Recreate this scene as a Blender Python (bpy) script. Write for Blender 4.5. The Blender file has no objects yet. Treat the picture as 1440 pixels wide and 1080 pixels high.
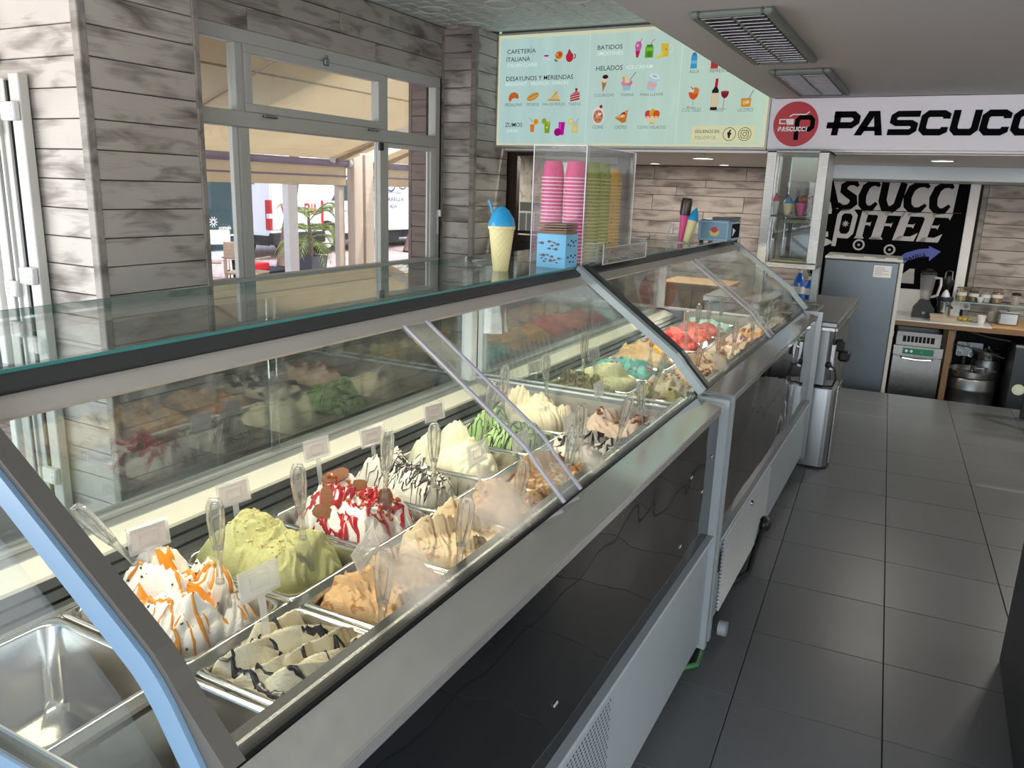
import bpy, bmesh, math, random
import numpy as np
from mathutils import Vector, Matrix
R_ = math.radians
PI = math.pi
scene = bpy.context.scene
COL = scene.collection

# ------------------------------------------------------------------ camera
cam_d = bpy.data.cameras.new('camera')
cam_d.sensor_width = 36.0
cam_d.lens = 1109.79 / 1440 * 36
cam_d.clip_start = 0.02
cam_d.clip_end = 300
cam = bpy.data.objects.new('camera', cam_d)
COL.objects.link(cam)
pit, rol, yaw = R_(13.96895), R_(1.97228), R_(-27.35256)
fw = Vector((math.sin(yaw) * math.cos(pit), math.cos(yaw) * math.cos(pit), -math.sin(pit)))
r1 = Vector((math.cos(yaw), -math.sin(yaw), 0))
u1 = r1.cross(fw)
r2 = math.cos(rol) * r1 + math.sin(rol) * u1
u2 = r2.cross(fw)
M = Matrix((r2, u2, -fw)).transposed().to_4x4()
M.translation = Vector((0, 0, 1.6))
cam.matrix_world = M
scene.camera = cam

# ------------------------------------------------------------------ world, sun, exposure
w = bpy.data.worlds.new('sky')
scene.world = w
w.use_nodes = True
nt = w.node_tree
bg = nt.nodes['Background']
sky = nt.nodes.new('ShaderNodeTexSky')
sky.sky_type = 'NISHITA'
sky.sun_disc = False
sky.sun_elevation = R_(52)
sky.sun_rotation = R_(100)
sky.air_density = 1.0
sky.dust_density = 3.0
sky.ozone_density = 1.0
nt.links.new(sky.outputs[0], bg.inputs[0])
bg.inputs[1].default_value = 0.42
sd = bpy.data.lights.new('sun', 'SUN')
sd.energy = 2.2
sd.angle = R_(1.5)
sd.color = (1, 0.96, 0.9)
so = bpy.data.objects.new('sun', sd)
COL.objects.link(so)
so.location = (6, 3, 12)
so.rotation_euler = Vector((-0.62, -0.25, -1.0)).to_track_quat('-Z', 'Y').to_euler()
def daylight_fill(name, loc, target, sx, sy, energy, col):
    ld = bpy.data.lights.new(name, 'AREA'); ld.shape = 'RECTANGLE'; ld.size = sx; ld.size_y = sy; ld.energy = energy; ld.color = col
    o = bpy.data.objects.new(name, ld); COL.objects.link(o); o.location = loc
    o.rotation_euler = (Vector(target) - Vector(loc)).to_track_quat('-Z', 'Y').to_euler()
# daylight lamps added to brighten the room: terrace door (left), shop front behind the camera
daylight_fill('daylight_fill_terrace', (-5.2, -.9, 1.15), (-1.0, 1.9, 2.4), 3.8, 2.2, 240, (.95, .98, 1.0))
daylight_fill('daylight_fill_front', (1.25, -1.55, 1.15), (1.0, 3, 1.2), 3.6, 2.0, 95, (.90, .96, 1.0))
scene.view_settings.view_transform = 'Standard'
scene.view_settings.look = 'None'
scene.view_settings.gamma = 1
scene.view_settings.use_curve_mapping = False
scene.view_settings.exposure = 0.16
cy = scene.cycles
cy.use_denoising = True
cy.max_bounces = 9
cy.diffuse_bounces = 5
cy.glossy_bounces = 5
cy.transmission_bounces = 8
cy.transparent_max_bounces = 40
cy.caustics_reflective = False
cy.caustics_refractive = False
cy.sample_clamp_indirect = 4.0
cy.use_light_tree = True

# ------------------------------------------------------------------ materials
def lin(c):
    if isinstance(c, str):
        c = [int(c[i:i + 2], 16) / 255 for i in (0, 2, 4)]
    return tuple((x / 12.92 if x <= 0.04045 else ((x + 0.055) / 1.055) ** 2.4) for x in c) + (1.0,)

class NT:
    def __init__(s, name):
        s.m = bpy.data.materials.new(name)
        s.m.use_nodes = True
        s.t = s.m.node_tree
        s.t.nodes.clear()
        s.out = s.n('ShaderNodeOutputMaterial')
    def n(s, typ, **kw):
        o = s.t.nodes.new(typ)
        for k, v in kw.items():
            setattr(o, k, v)
        return o
    def l(s, a, b):
        s.t.links.new(a, b)
    def math(s, op, a, b=None, clamp=False):
        o = s.n('ShaderNodeMath', operation=op)
        o.use_clamp = clamp
        for i, x in enumerate((a, b)):
            if x is None:
                continue
            if isinstance(x, (int, float)):
                o.inputs[i].default_value = x
            else:
                s.l(x, o.inputs[i])
        return o.outputs[0]
    def mix(s, fac, a, b):
        o = s.n('ShaderNodeMix', data_type='RGBA')
        for idx, x in ((0, fac), (6, a), (7, b)):
            if isinstance(x, (int, float)):
                o.inputs[idx].default_value = x
            elif isinstance(x, tuple):
                o.inputs[idx].default_value = x
            else:
                s.l(x, o.inputs[idx])
        return o.outputs[2]
    def coords(s, scale=(1, 1, 1), rand=True):
        tc = s.n('ShaderNodeTexCoord')
        v = tc.outputs['Object']
        if rand:
            oi = s.n('ShaderNodeObjectInfo')
            k = s.math('MULTIPLY', oi.outputs['Random'], 37.0)
            va = s.n('ShaderNodeVectorMath', operation='ADD')
            s.l(v, va.inputs[0]); s.l(k, va.inputs[1])
            v = va.outputs[0]
        mp = s.n('ShaderNodeMapping')
        mp.inputs['Scale'].default_value = scale
        s.l(v, mp.inputs[0])
        return mp.outputs[0]
    def noise(s, vec, scale=5, detail=4, rough=.55, dist=0):
        o = s.n('ShaderNodeTexNoise')
        o.inputs['Scale'].default_value = scale
        o.inputs['Detail'].default_value = detail
        o.inputs['Roughness'].default_value = rough
        o.inputs['Distortion'].default_value = dist
        s.l(vec, o.inputs['Vector'])
        return o.outputs['Fac']
    def ramp(s, fac, stops):
        o = s.n('ShaderNodeValToRGB')
        e = o.color_ramp.elements
        while len(e) < len(stops):
            e.new(0.5)
        for el, (p, c) in zip(e, stops):
            el.position = p
            el.color = c if len(c) == 4 else lin(c)
        s.l(fac, o.inputs[0])
        return o.outputs[0]
    def bump(s, h, strength=.3, dist=.01):
        o = s.n('ShaderNodeBump')
        o.inputs['Strength'].default_value = strength
        o.inputs['Distance'].default_value = dist
        s.l(h, o.inputs['Height'])
        return o.outputs[0]
    def bsdf(s, col=None, rough=.5, metal=0., spec=.5, normal=None, **kw):
        b = s.n('ShaderNodeBsdfPrincipled')
        for key, x in (('Base Color', col), ('Roughness', rough), ('Metallic', metal), ('Specular IOR Level', spec)):
            if x is None:
                continue
            if isinstance(x, (int, float, tuple)):
                b.inputs[key].default_value = x
            else:
                s.l(x, b.inputs[key])
        if normal is not None:
            s.l(normal, b.inputs['Normal'])
        for k, x in kw.items():
            b.inputs[k.replace('_', ' ')].default_value = x
        return b.outputs[0]
    def done(s, sh):
        s.l(sh, s.out.inputs[0])
        return s.m

def plain(name, col, rough=.5, metal=0., spec=.5, var=.08, vscale=6, bump=0, bscale=40, stretch=(1, 1, 1), **kw):
    t = NT(name)
    c = lin(col) if isinstance(col, str) else col
    v = t.coords(stretch)
    base = c
    if var:
        n = t.noise(v, vscale, 4)
        dark = tuple(x * (1 - var * 1.6) for x in c[:3]) + (1,)
        lite = tuple(min(1, x * (1 + var)) for x in c[:3]) + (1,)
        base = t.mix(n, dark, lite)
    nm = t.bump(t.noise(v, bscale, 3), bump, .004) if bump else None
    return t.done(t.bsdf(base, rough, metal, spec, nm, **kw))

def glow(name, col, strength):
    t = NT(name)
    e = t.n('ShaderNodeEmission')
    e.inputs[0].default_value = lin(col) if isinstance(col, str) else col
    e.inputs[1].default_value = strength
    return t.done(e.outputs[0])

def pane(name, tint=(1, 1, 1), refl=.9, base=.04, rough=0.0, haze=0.0, hazecol=(.8, .8, .8), fogs=None, smear=0):
    """thin clear sheet: transparent + mirror by angle (Schlick), optional haze and fogged patches"""
    t = NT(name)
    lw = t.n('ShaderNodeLayerWeight'); lw.inputs[0].default_value = .5
    f5 = t.math('POWER', lw.outputs['Facing'], 5.0)
    f = t.math('ADD', t.math('MULTIPLY', f5, refl), base, clamp=True)
    tr = t.n('ShaderNodeBsdfTransparent'); tr.inputs[0].default_value = tuple(tint) + (1,)
    gl = t.n('ShaderNodeBsdfGlossy'); gl.inputs['Roughness'].default_value = rough
    mx = t.n('ShaderNodeMixShader'); t.l(f, mx.inputs[0]); t.l(tr.outputs[0], mx.inputs[1]); t.l(gl.outputs[0], mx.inputs[2])
    sh = mx.outputs[0]
    if haze or fogs or smear:
        tc = t.n('ShaderNodeTexCoord')
        fac = None
        if smear:
            n = t.noise(t.coords((1, 1, 1), False), 9, 5, .6, .8)
            fac = t.math('ADD', t.math('MULTIPLY', t.math('SUBTRACT', n, .5, True), smear), haze)
        elif haze:
            vv = t.n('ShaderNodeValue'); vv.outputs[0].default_value = haze; fac = vv.outputs[0]
        for (c, sc, k) in (fogs or []):
            mp = t.n('ShaderNodeVectorMath', operation='SUBTRACT'); t.l(tc.outputs['Object'], mp.inputs[0]); mp.inputs[1].default_value = c
            m2 = t.n('ShaderNodeVectorMath', operation='DIVIDE'); t.l(mp.outputs[0], m2.inputs[0]); m2.inputs[1].default_value = sc
            ln = t.n('ShaderNodeVectorMath', operation='LENGTH'); t.l(m2.outputs[0], ln.inputs[0])
            nz = t.noise(tc.outputs['Object'], 22, 3)
            d = t.math('ADD', ln.outputs['Value'], t.math('MULTIPLY', t.math('SUBTRACT', nz, .5), .7))
            mr = t.n('ShaderNodeMapRange'); mr.interpolation_type = 'SMOOTHSTEP'
            mr.inputs['From Min'].default_value = .15; mr.inputs['From Max'].default_value = 1.1
            mr.inputs['To Min'].default_value = k; mr.inputs['To Max'].default_value = 0
            t.l(d, mr.inputs['Value'])
            fac = mr.outputs[0] if fac is None else t.math('MAXIMUM', fac, mr.outputs[0])
        df = t.n('ShaderNodeBsdfDiffuse'); df.inputs[0].default_value = tuple(hazecol) + (1,)
        tl = t.n('ShaderNodeBsdfTranslucent'); tl.inputs[0].default_value = tuple(hazecol) + (1,)
        m4 = t.n('ShaderNodeMixShader'); m4.inputs[0].default_value = .55; t.l(df.outputs[0], m4.inputs[1]); t.l(tl.outputs[0], m4.inputs[2])
        m3 = t.n('ShaderNodeMixShader'); t.l(fac, m3.inputs[0]); t.l(sh, m3.inputs[1]); t.l(m4.outputs[0], m3.inputs[2])
        sh = m3.outputs[0]
    return t.done(sh)

def steel(name, col='b8b8b6', rough=.28, stretch=(2, 60, 60), amt=.05, bumps=.0, met=1.0):
    t = NT(name)
    v = t.coords(stretch)
    n = t.noise(v, 6, 4)
    big = t.noise(t.coords((1, 1, 1)), 5, 3)
    c = lin(col)
    base = t.mix(big, tuple(x * .8 for x in c[:3]) + (1,), c)
    r = t.math('ADD', t.math('MULTIPLY', n, amt * 2), rough - amt)
    return t.done(t.bsdf(base, r, met, .5, t.bump(n, bumps, .001) if bumps else None))

def plank_mat(name, light='c4beb7', mid='aaa49d', dark='4c423b', amount=.58):
    """whitewashed boards with dark brushed streaks along local x"""
    t = NT(name)
    v1 = t.coords((1.6, 34, 34)); v2 = t.coords((2.6, 9, 9)); v3 = t.coords((2, 2, 2))
    grain = t.noise(v1, 3.4, 6, .62)
    patch = t.noise(v2, 1.3, 3, .5, .5)
    wide = t.noise(v3, 1.6, 2)
    m = t.math('ADD', t.math('MULTIPLY', grain, .30), t.math('MULTIPLY', patch, .80))
    base = t.mix(wide, lin(mid), lin(light))
    base = t.mix(t.math('MULTIPLY', grain, .5), base, lin(mid))
    k = t.ramp(m, [(.30 + .12 * amount, (1, 1, 1, 1)), (.50 + .11 * amount, (0, 0, 0, 1))])
    k2 = t.math('MULTIPLY', t.math('MULTIPLY', k, t.math('ADD', grain, .35)), .95, True)
    col = t.mix(k2, base, lin(dark))
    return t.done(t.bsdf(col, .62, 0, .35, t.bump(grain, .2, .002)))

MT = {}
MT['plank'] = plank_mat('whitewashed_plank')
MT['plank_warm'] = plank_mat('whitewashed_plank_back', 'c6bdb8', 'a39993', '5d534e', .75)
MT['plank_trim'] = plank_mat('whitewashed_trim', 'a8a29c', '8a847e', '565049', .8)
MT['brown_board'] = plank_mat('brown_outdoor_board', '8c7c78', '7a6b67', '685a56', .5)
MT['wall_core'] = plain('dark_joint', '2a2624', .8)
MT['white_paint'] = plain('white_paint', 'e2e0dd', .55, var=.03)
MT['soffit'] = plain('soffit_paint', 'bab8b4', .6, var=.05, vscale=2)
MT['sign_white'] = plain('sign_white', 'd9d8de', .35, var=.02)
MT['beam_white'] = plain('beam_paint', 'c4d0d6', .45, var=.03)
MT['alu'] = plain('window_aluminium', 'bfc0bb', .42, .0, .5, var=.05)
MT['alu_white'] = plain('white_aluminium', 'd8d9d8', .4, var=.03)
MT['black'] = plain('black_plastic', '101112', .45, var=.1)
MT['dark'] = plain('dark_shade', '0b0b0c', .8, var=.1)  # near-black painted in for shade in gaps, vents and under the counter
MT['rubber'] = plain('black_rubber', '161718', .55, var=.1)
MT['gasket'] = plain('grey_gasket', '2a2e2e', .4, var=.06)
MT['seat_black'] = plain('black_seat_profile', '0e0f10', .25, var=.05)
MT['frame_grey'] = plain('case_frame_grey', '5a5d5c', .4, .3, var=.06)
MT['case_white'] = plain('case_white_enamel', '8a9294', .32, var=.03)
MT['case_blue'] = plain('pale_blue_enamel_and_sky', '6d8aa2', .35, var=.03)  # reflected sky put into the near end's blue; the low cabinet's own blue
MT['cream'] = plain('cream_plastic', 'e9e4d2', .45, var=.04, stretch=(1, 1, 1))
MT['steel'] = steel('brushed_steel', 'b9b8b4', .26)
MT['steel_pan'] = steel('pan_steel', 'd2cfc8', .17, (3, 3, 3), .05)
MT['fridge_steel'] = steel('fridge_steel', '6a7278', .36, (2, 2, 40), .05, .0, .8)
MT['steel_dark'] = steel('dull_steel', '8f9394', .38)
MT['steel_ledge'] = steel('ledge_steel', 'c6c5c0', .10, (30, 3, 30), .05, .0, .74)
MT['steel_louver'] = steel('louver_steel', '8d8c88', .3)
MT['chrome'] = steel('polished_steel', 'd2d2d0', .12, (3, 3, 3), .04)
MT['wood'] = plain('oiled_wood', '7d6144', .5, var=.25, vscale=5, stretch=(3, 20, 20))
MT['wood_light'] = plain('light_wood', 'c29c70', .55, var=.2, vscale=4, stretch=(12, 12, 2))
MT['wood_dark'] = plain('dark_brown_wood', '38281f', .45, var=.25, vscale=5, stretch=(20, 20, 2))
MT['paper'] = plain('white_paper', 'd8d8d6', .7, var=.03)
MT['pinkcard'] = plain('pale_pink_card', 'd9cbc8', .6, var=.1, vscale=30)
MT['acrylic'] = pane('clear_acrylic', (.97, .98, .98), .9, .05, 0.02, .03, (.9, .9, .92))
MT['acrylic_frost'] = pane('frosted_acrylic', (.95, .94, .93), .8, .06, .08, .30, (.85, .84, .84))
MT['glass_window'] = pane('window_glass', (.95, .97, .96), .9, .045)
MT['glass_top'] = pane('counter_top_glass', (.88, .95, .93), .9, .055)
MT['glass_back'] = pane('service_glass', (.86, .90, .89), .9, .15)
MT['glass_end'] = pane('end_glass', (.95, .975, .965), .9, .05, 0, .01, (.75, .78, .74), None, .05)
MT['glass_front1'] = pane('front_glass', (.96, .98, .97), .65, .04, 0, 0, (.93, .86, .76),
    [((.36, .97 - 1.506, 1.0), (.09, .085, .12), .42), ((.355, 1.27 - 1.506, 1.01), (.09, .12, .12), .48), ((.38, 1.68 - 1.506, .99), (.08, .07, .09), .42)])
MT['glass_front2'] = pane('front_glass', (.96, .98, .97), .42, .04, 0, 0, (.93, .86, .76),
    [((.37, 2.92 - 3.6875, 1.0), (.09, .10, .11), .42), ((.38, 4.2 - 3.6875, 1.0), (.08, .14, .08), .3)])
MT['teal_edge'] = plain('teal_glass_edge', '3f7d78', .15, var=.15, vscale=14)
# clear thick plastic of spatulas
def clear_plastic():
    t = NT('clear_moulded_plastic')
    g = t.n('ShaderNodeBsdfGlass'); g.inputs['IOR'].default_value = 1.42; g.inputs['Roughness'].default_value = .02; g.inputs['Color'].default_value = (.97, .965, .95, 1)
    tr = t.n('ShaderNodeBsdfTransparent'); tr.inputs[0].default_value = (.95, .95, .94, 1)
    df = t.n('ShaderNodeBsdfDiffuse'); df.inputs[0].default_value = (.9, .88, .85, 1)
    m0 = t.n('ShaderNodeMixShader'); m0.inputs[0].default_value = .35; t.l(g.outputs[0], m0.inputs[1]); t.l(tr.outputs[0], m0.inputs[2])
    m1 = t.n('ShaderNodeMixShader'); m1.inputs[0].default_value = .06; t.l(m0.outputs[0], m1.inputs[1]); t.l(df.outputs[0], m1.inputs[2])
    return t.done(m1.outputs[0])
MT['clear'] = clear_plastic()

def floor_mat():
    t = NT('grey_floor_tile')
    n1 = t.noise(t.coords((1, 1, 1)), 2.4, 5, .6, .6)
    n2 = t.noise(t.coords((1.2, 6, 1)), 9, 4)
    c = t.mix(n1, lin('4e5152'), lin('606365'))
    c = t.mix(t.math('MULTIPLY', n2, .25), c, lin('474a4b'))
    r = t.math('ADD', t.math('MULTIPLY', n1, .16), .30)
    return t.done(t.bsdf(c, r, 0, .5, t.bump(n2, .05, .002)))
MT['tile'] = floor_mat()
MT['grout'] = plain('dark_grout', '1f1e1d', .85)

def black_glass():
    t = NT('black_front_glass')
    n = t.noise(t.coords((1, .8, 1.2), False), 2.2, 2, .4)
    return t.done(t.bsdf((.004, .0045, .005, 1), .03, 0, .5, t.bump(n, .22, .05), IOR=1.5))
MT['black_glass'] = black_glass()

def tin_mat():
    t = NT('embossed_tin_ceiling')
    v = t.coords((1, 1, 1), False)
    n = t.noise(v, 30, 4)
    c = t.mix(n, lin('c6cec8'), lin('e2e8e3'))
    return t.done(t.bsdf(c, .5, .0, .4, t.bump(n, .25, .004)))
MT['tin'] = tin_mat()

def pavers():
    t = NT('pink_street_pavers')
    v = t.coords((1, 1, 1), False)
    b = t.n('ShaderNodeTexBrick')
    b.inputs['Color1'].default_value = lin('d6bdb8'); b.inputs['Color2'].default_value = lin('c8afae'); b.inputs['Mortar'].default_value = lin('8f7d7c')
    b.inputs['Scale'].default_value = 2.6; b.inputs['Mortar Size'].default_value = .02
    t.l(v, b.inputs[0])
    return t.done(t.bsdf(b.outputs[0], .75))
MT['pavers'] = pavers()

def fabric(name, col):
    t = NT(name)
    n = t.noise(t.coords((1, 1, 1), False), 3, 4)
    c = lin(col)
    cc = t.mix(n, tuple(x * .86 for x in c[:3]) + (1,), c)
    d = t.n('ShaderNodeBsdfDiffuse'); t.l(cc, d.inputs[0])
    tl = t.n('ShaderNodeBsdfTranslucent'); t.l(cc, tl.inputs[0])
    m = t.n('ShaderNodeMixShader'); m.inputs[0].default_value = .62
    t.l(d.outputs[0], m.inputs[1]); t.l(tl.outputs[0], m.inputs[2])
    return t.done(m.outputs[0])
MT['awning'] = fabric('cream_awning_fabric', 'f0e2c6')
MT['curtain'] = fabric('white_fabric', 'e8e8e6')
MT['post_white'] = plain('weathered_white_post', 'f2f0ee', .7, var=.08, vscale=10)
MT['post_cream'] = plain('cream_steel_post', 'd2c2b2', .5, var=.06)
MT['purple_bar'] = plain('mauve_roller_bar', '8a7f98', .4, .3)
MT['van_white'] = plain('white_van_paint', 'e3e8ec', .25, var=.02, Coat_Weight=.4)
MT['van_glass'] = plain('tinted_van_glass', '3d5560', .08, var=.1)
MT['red'] = plain('red_plastic', 'b3242c', .3, var=.1)
MT['tyre'] = plain('tyre_rubber', '1c1c1e', .8)
MT['teal_board'] = plain('dark_teal_board', '33474d', .35, var=.2, vscale=3)
MT['leaf'] = plain('palm_leaf', '8c9c5a', .5, var=.3, vscale=8)
MT['trunk'] = plain('tree_bark', '7c6459', .85, var=.3, vscale=12, bump=.5)
MT['pot'] = plain('slate_pot', '4a4f57', .6, var=.1)
MT['white_plastic'] = plain('white_plastic', 'e6e6e6', .4, var=.02)
MT['blue_plastic'] = plain('blue_plastic', '2f74ad', .35, var=.05)
MT['sky_blue'] = plain('sky_blue_enamel', '6fb2d8', .35, var=.04)
MT['wafer'] = plain('wafer_cream_plastic', 'd9cf9c', .5, var=.06)
MT['dome_blue'] = plain('blue_slush_plastic', '1f8fc0', .35, var=.08)
MT['kraft'] = plain('brown_kraft_napkin', '8d786a', .8, var=.15)
MT['pink'] = plain('pink_plastic', 'd0508c', .4, var=.06)
MT['choc'] = plain('dark_chocolate', '2c1a16', .3, var=.15)
MT['print_dark'] = plain('printed_dark', '22282a', .5, var=0)
MT['print_grey'] = plain('printed_grey', '6f8a88', .5, var=0)
MT['print_black'] = plain('printed_black', '07080a', .7, 0, .04, var=0)
MT['print_red'] = plain('printed_red', 'b01f2c', .4, var=0)
MT['print_white'] = plain('printed_white', 'e2e2e2', .45, var=0)
MT['print_blue'] = plain('printed_violet_blue', '4a57a6', .5, var=.12, vscale=9)
MT['print_navy'] = plain('printed_navy', '2f4572', .5, var=0)
MT['poster_grey'] = plain('painted_pale_grey', 'b8b4b3', .5, var=.05)
MT['marble'] = plain('white_worktop', 'd6d6d2', .25, var=.04)
MT['green_panel'] = plain('green_control_panel', '1d7a58', .35, var=.03)
MT['lamp'] = glow('downlight_glow', (1, .95, .85, 1), 14)
MT['led'] = glow('led_strip_glow', (1, .93, .78, 1), 4)

# ------------------------------------------------------------------ mesh helpers
class MB:
    def __init__(s):
        s.v = []; s.f = []; s.s = []
    def add(s, vs, fs, smooth=False):
        b = len(s.v)
        s.v += [tuple(p) for p in vs]
        s.f += [tuple(b + i for i in f) for f in fs]
        s.s += [smooth] * len(fs)
        return s
    def box(s, a, b, c=0.0):
        x0, y0, z0 = [min(p, q) for p, q in zip(a, b)]
        x1, y1, z1 = [max(p, q) for p, q in zip(a, b)]
        if c <= 0:
            vs = [(x0, y0, z0), (x1, y0, z0), (x1, y1, z0), (x0, y1, z0), (x0, y0, z1), (x1, y0, z1), (x1, y1, z1), (x0, y1, z1)]
            return s.add(vs, [(3, 2, 1, 0), (4, 5, 6, 7), (0, 1, 5, 4), (1, 2, 6, 5), (2, 3, 7, 6), (3, 0, 4, 7)])
        c = min(c, (x1 - x0) * .45, (y1 - y0) * .45, (z1 - z0) * .45)
        def ring(z, d):
            return [(x0 + d, y0, z), (x1 - d, y0, z), (x1, y0 + d, z), (x1, y1 - d, z), (x1 - d, y1, z), (x0 + d, y1, z), (x0, y1 - d, z), (x0, y0 + d, z)]
        def inner(z):
            return [(x0 + c, y0 + c, z), (x1 - c, y0 + c, z), (x1 - c, y0 + c, z), (x1 - c, y1 - c, z), (x1 - c, y1 - c, z), (x0 + c, y1 - c, z), (x0 + c, y1 - c, z), (x0 + c, y0 + c, z)]
        base = len(s.v)
        vs = [(x0 + c, y0 + c, z0), (x1 - c, y0 + c, z0), (x1 - c, y1 - c, z0), (x0 + c, y1 - c, z0)] + ring(z0 + c, c) + ring(z1 - c, c) + [(x0 + c, y0 + c, z1), (x1 - c, y0 + c, z1), (x1 - c, y1 - c, z1), (x0 + c, y1 - c, z1)]
        fs = [(3, 2, 1, 0), (20, 21, 22, 23)]
        for i in range(8):
            j = (i + 1) % 8
            fs.append((4 + i, 4 + j, 12 + j, 12 + i))
        for k in range(4):
            a_, b_ = 2 * k, 2 * k + 1
            fs.append((k, (k + 1) % 4, 4 + b_, 4 + a_))
            fs.append((20 + k, 12 + a_, 12 + b_, 20 + (k + 1) % 4))
            fs.append(((k + 1) % 4, 4 + (b_ + 1) % 8, 4 + b_))
            fs.append((20 + (k + 1) % 4, 12 + b_, 12 + (b_ + 1) % 8))
        return s.add(vs, fs)
    def prism(s, pts, axis, t0, t1, smooth=False):
        n = len(pts)
        def P(p, t):
            return {'x': (t, p[0], p[1]), 'y': (p[0], t, p[1]), 'z': (p[0], p[1], t)}[axis]
        vs = [P(p, t0) for p in pts] + [P(p, t1) for p in pts]
        fs = [tuple(range(n))[::-1], tuple(range(n, 2 * n))]
        b = len(s.f)
        s.add(vs, fs)
        s.add([], [])
        off = len(s.v) - 2 * n
        for i in range(n):
            j = (i + 1) % n
            s.f.append((off + i, off + j, off + n + j, off + n + i)); s.s.append(smooth)
        return s
    def strip(s, pts, axis, t0, t1, th):
        """bent sheet: open polyline extruded, with thickness th"""
        P2 = [Vector(p) for p in pts]
        n = len(P2); nr = []
        for i in range(n):
            d = (P2[min(i + 1, n - 1)] - P2[max(i - 1, 0)]).normalized()
            nr.append(Vector((-d.y, d.x)))
        poly = [tuple(p) for p in P2] + [tuple(p + q * th) for p, q in reversed(list(zip(P2, nr)))]
        m = len(poly)
        def P(p, t):
            return {'x': (t, p[0], p[1]), 'y': (p[0], t, p[1]), 'z': (p[0], p[1], t)}[axis]
        vs = [P(p, t0) for p in poly] + [P(p, t1) for p in poly]
        fs = []
        for i in range(m):
            j = (i + 1) % m
            fs.append((i, j, m + j, m + i))
        for i in range(n - 1):
            a, b, c, d = i, i + 1, m - 2 - i, m - 1 - i
            fs.append((d, c, b, a)); fs.append((m + a, m + b, m + c, m + d))
        return s.add(vs, fs)
    def lathe(s, prof, c=(0, 0, 0), n=20, smooth=True, cap0=True, cap1=True):
        vs = []; fs = []
        for (r, z) in prof:
            for k in range(n):
                a = 2 * PI * k / n
                vs.append((c[0] + r * math.cos(a), c[1] + r * math.sin(a), c[2] + z))
        for i in range(len(prof) - 1):
            for k in range(n):
                j = (k + 1) % n
                fs.append((i * n + k, i * n + j, (i + 1) * n + j, (i + 1) * n + k))
        if cap0: fs.append(tuple(range(n))[::-1])
        if cap1: fs.append(tuple(range((len(prof) - 1) * n, len(prof) * n)))
        return s.add(vs, fs, smooth)
    def tube(s, pts, r, n=8, closed=False, flat=None):
        P = [Vector(p) for p in pts]
        m = len(P); vs = []
        rr = r if isinstance(r, (list, tuple)) else [r] * m
        up = None
        for i in range(m):
            if closed:
                d = (P[(i + 1) % m] - P[i - 1])
            else:
                d = P[min(i + 1, m - 1)] - P[max(i - 1, 0)]
            d = d.normalized() if d.length > 1e-9 else Vector((0, 0, 1))
            if up is None:
                up = Vector((0, 0, 1)) if abs(d.z) < .9 else Vector((1, 0, 0))
            a = d.cross(up)
            if a.length < 1e-6:
                a = d.cross(Vector((0, 1, 0)))
            a.normalize(); b = a.cross(d).normalized(); up = b
            for k in range(n):
                t = 2 * PI * k / n
                vs.append(P[i] + (a * math.cos(t) + b * math.sin(t) * (flat or 1)) * rr[i])
        fs = []
        for i in range(m if closed else m - 1):
            i2 = (i + 1) % m
            for k in range(n):
                j = (k + 1) % n
                fs.append((i * n + k, i * n + j, i2 * n + j, i2 * n + k))
        if not closed:
            fs.append(tuple(range(n))[::-1]); fs.append(tuple(range((m - 1) * n, m * n)))
        return s.add(vs, fs, True)
    def cyl(s, a, b, r, n=16, r2=None):
        return s.tube([a, b], [r, r if r2 is None else r2], n)
    def ball(s, c, rx, ry, rz, nu=12, nv=8):
        vs = [(c[0], c[1], c[2] - rz)]; fs = []
        for i in range(1, nv):
            p = -PI / 2 + PI * i / nv
            for k in range(nu):
                a = 2 * PI * k / nu
                vs.append((c[0] + rx * math.cos(p) * math.cos(a), c[1] + ry * math.cos(p) * math.sin(a), c[2] + rz * math.sin(p)))
        vs.append((c[0], c[1], c[2] + rz))
        for k in range(nu):
            j = (k + 1) % nu
            fs.append((0, 1 + j, 1 + k))
            t = 1 + (nv - 2) * nu
            fs.append((t + k, t + j, len(vs) - 1))
            for i in range(nv - 2):
                a = 1 + i * nu
                fs.append((a + k, a + j, a + nu + j, a + nu + k))
        return s.add(vs, fs, True)
    def bar(s, a, b, w, h):
        """rectangular bar from a to b, width w (horizontal), height h"""
        a = Vector(a); b = Vector(b); d = (b - a).normalized()
        up = Vector((0, 0, 1)) if abs(d.z) < .95 else Vector((0, 1, 0))
        x = d.cross(up).normalized(); y = x.cross(d).normalized()
        vs = []
        for p in (a, b):
            for sx, sy in ((-1, -1), (1, -1), (1, 1), (-1, 1)):
                vs.append(p + x * sx * w / 2 + y * sy * h / 2)
        return s.add(vs, [(3, 2, 1, 0), (4, 5, 6, 7), (0, 1, 5, 4), (1, 2, 6, 5), (2, 3, 7, 6), (3, 0, 4, 7)])
    def poly(s, pts3):
        return s.add(pts3, [tuple(range(len(pts3)))])
    def xf(s, fn, start=0):
        s.v = s.v[:start] + [tuple(fn(Vector(p))) for p in s.v[start:]]
        return s
    def mesh(s, name, off=(0, 0, 0), sharp=40):
        me = bpy.data.meshes.new(name)
        me.from_pydata([(p[0] - off[0], p[1] - off[1], p[2] - off[2]) for p in s.v], [], s.f)
        bm = bmesh.new(); bm.from_mesh(me)
        bmesh.ops.recalc_face_normals(bm, faces=bm.faces)
        bm.to_mesh(me); bm.free()
        me.polygons.foreach_set('use_smooth', s.s)
        if any(s.s):
            me.set_sharp_from_angle(angle=R_(sharp))
        me.update()
        return me

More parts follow.
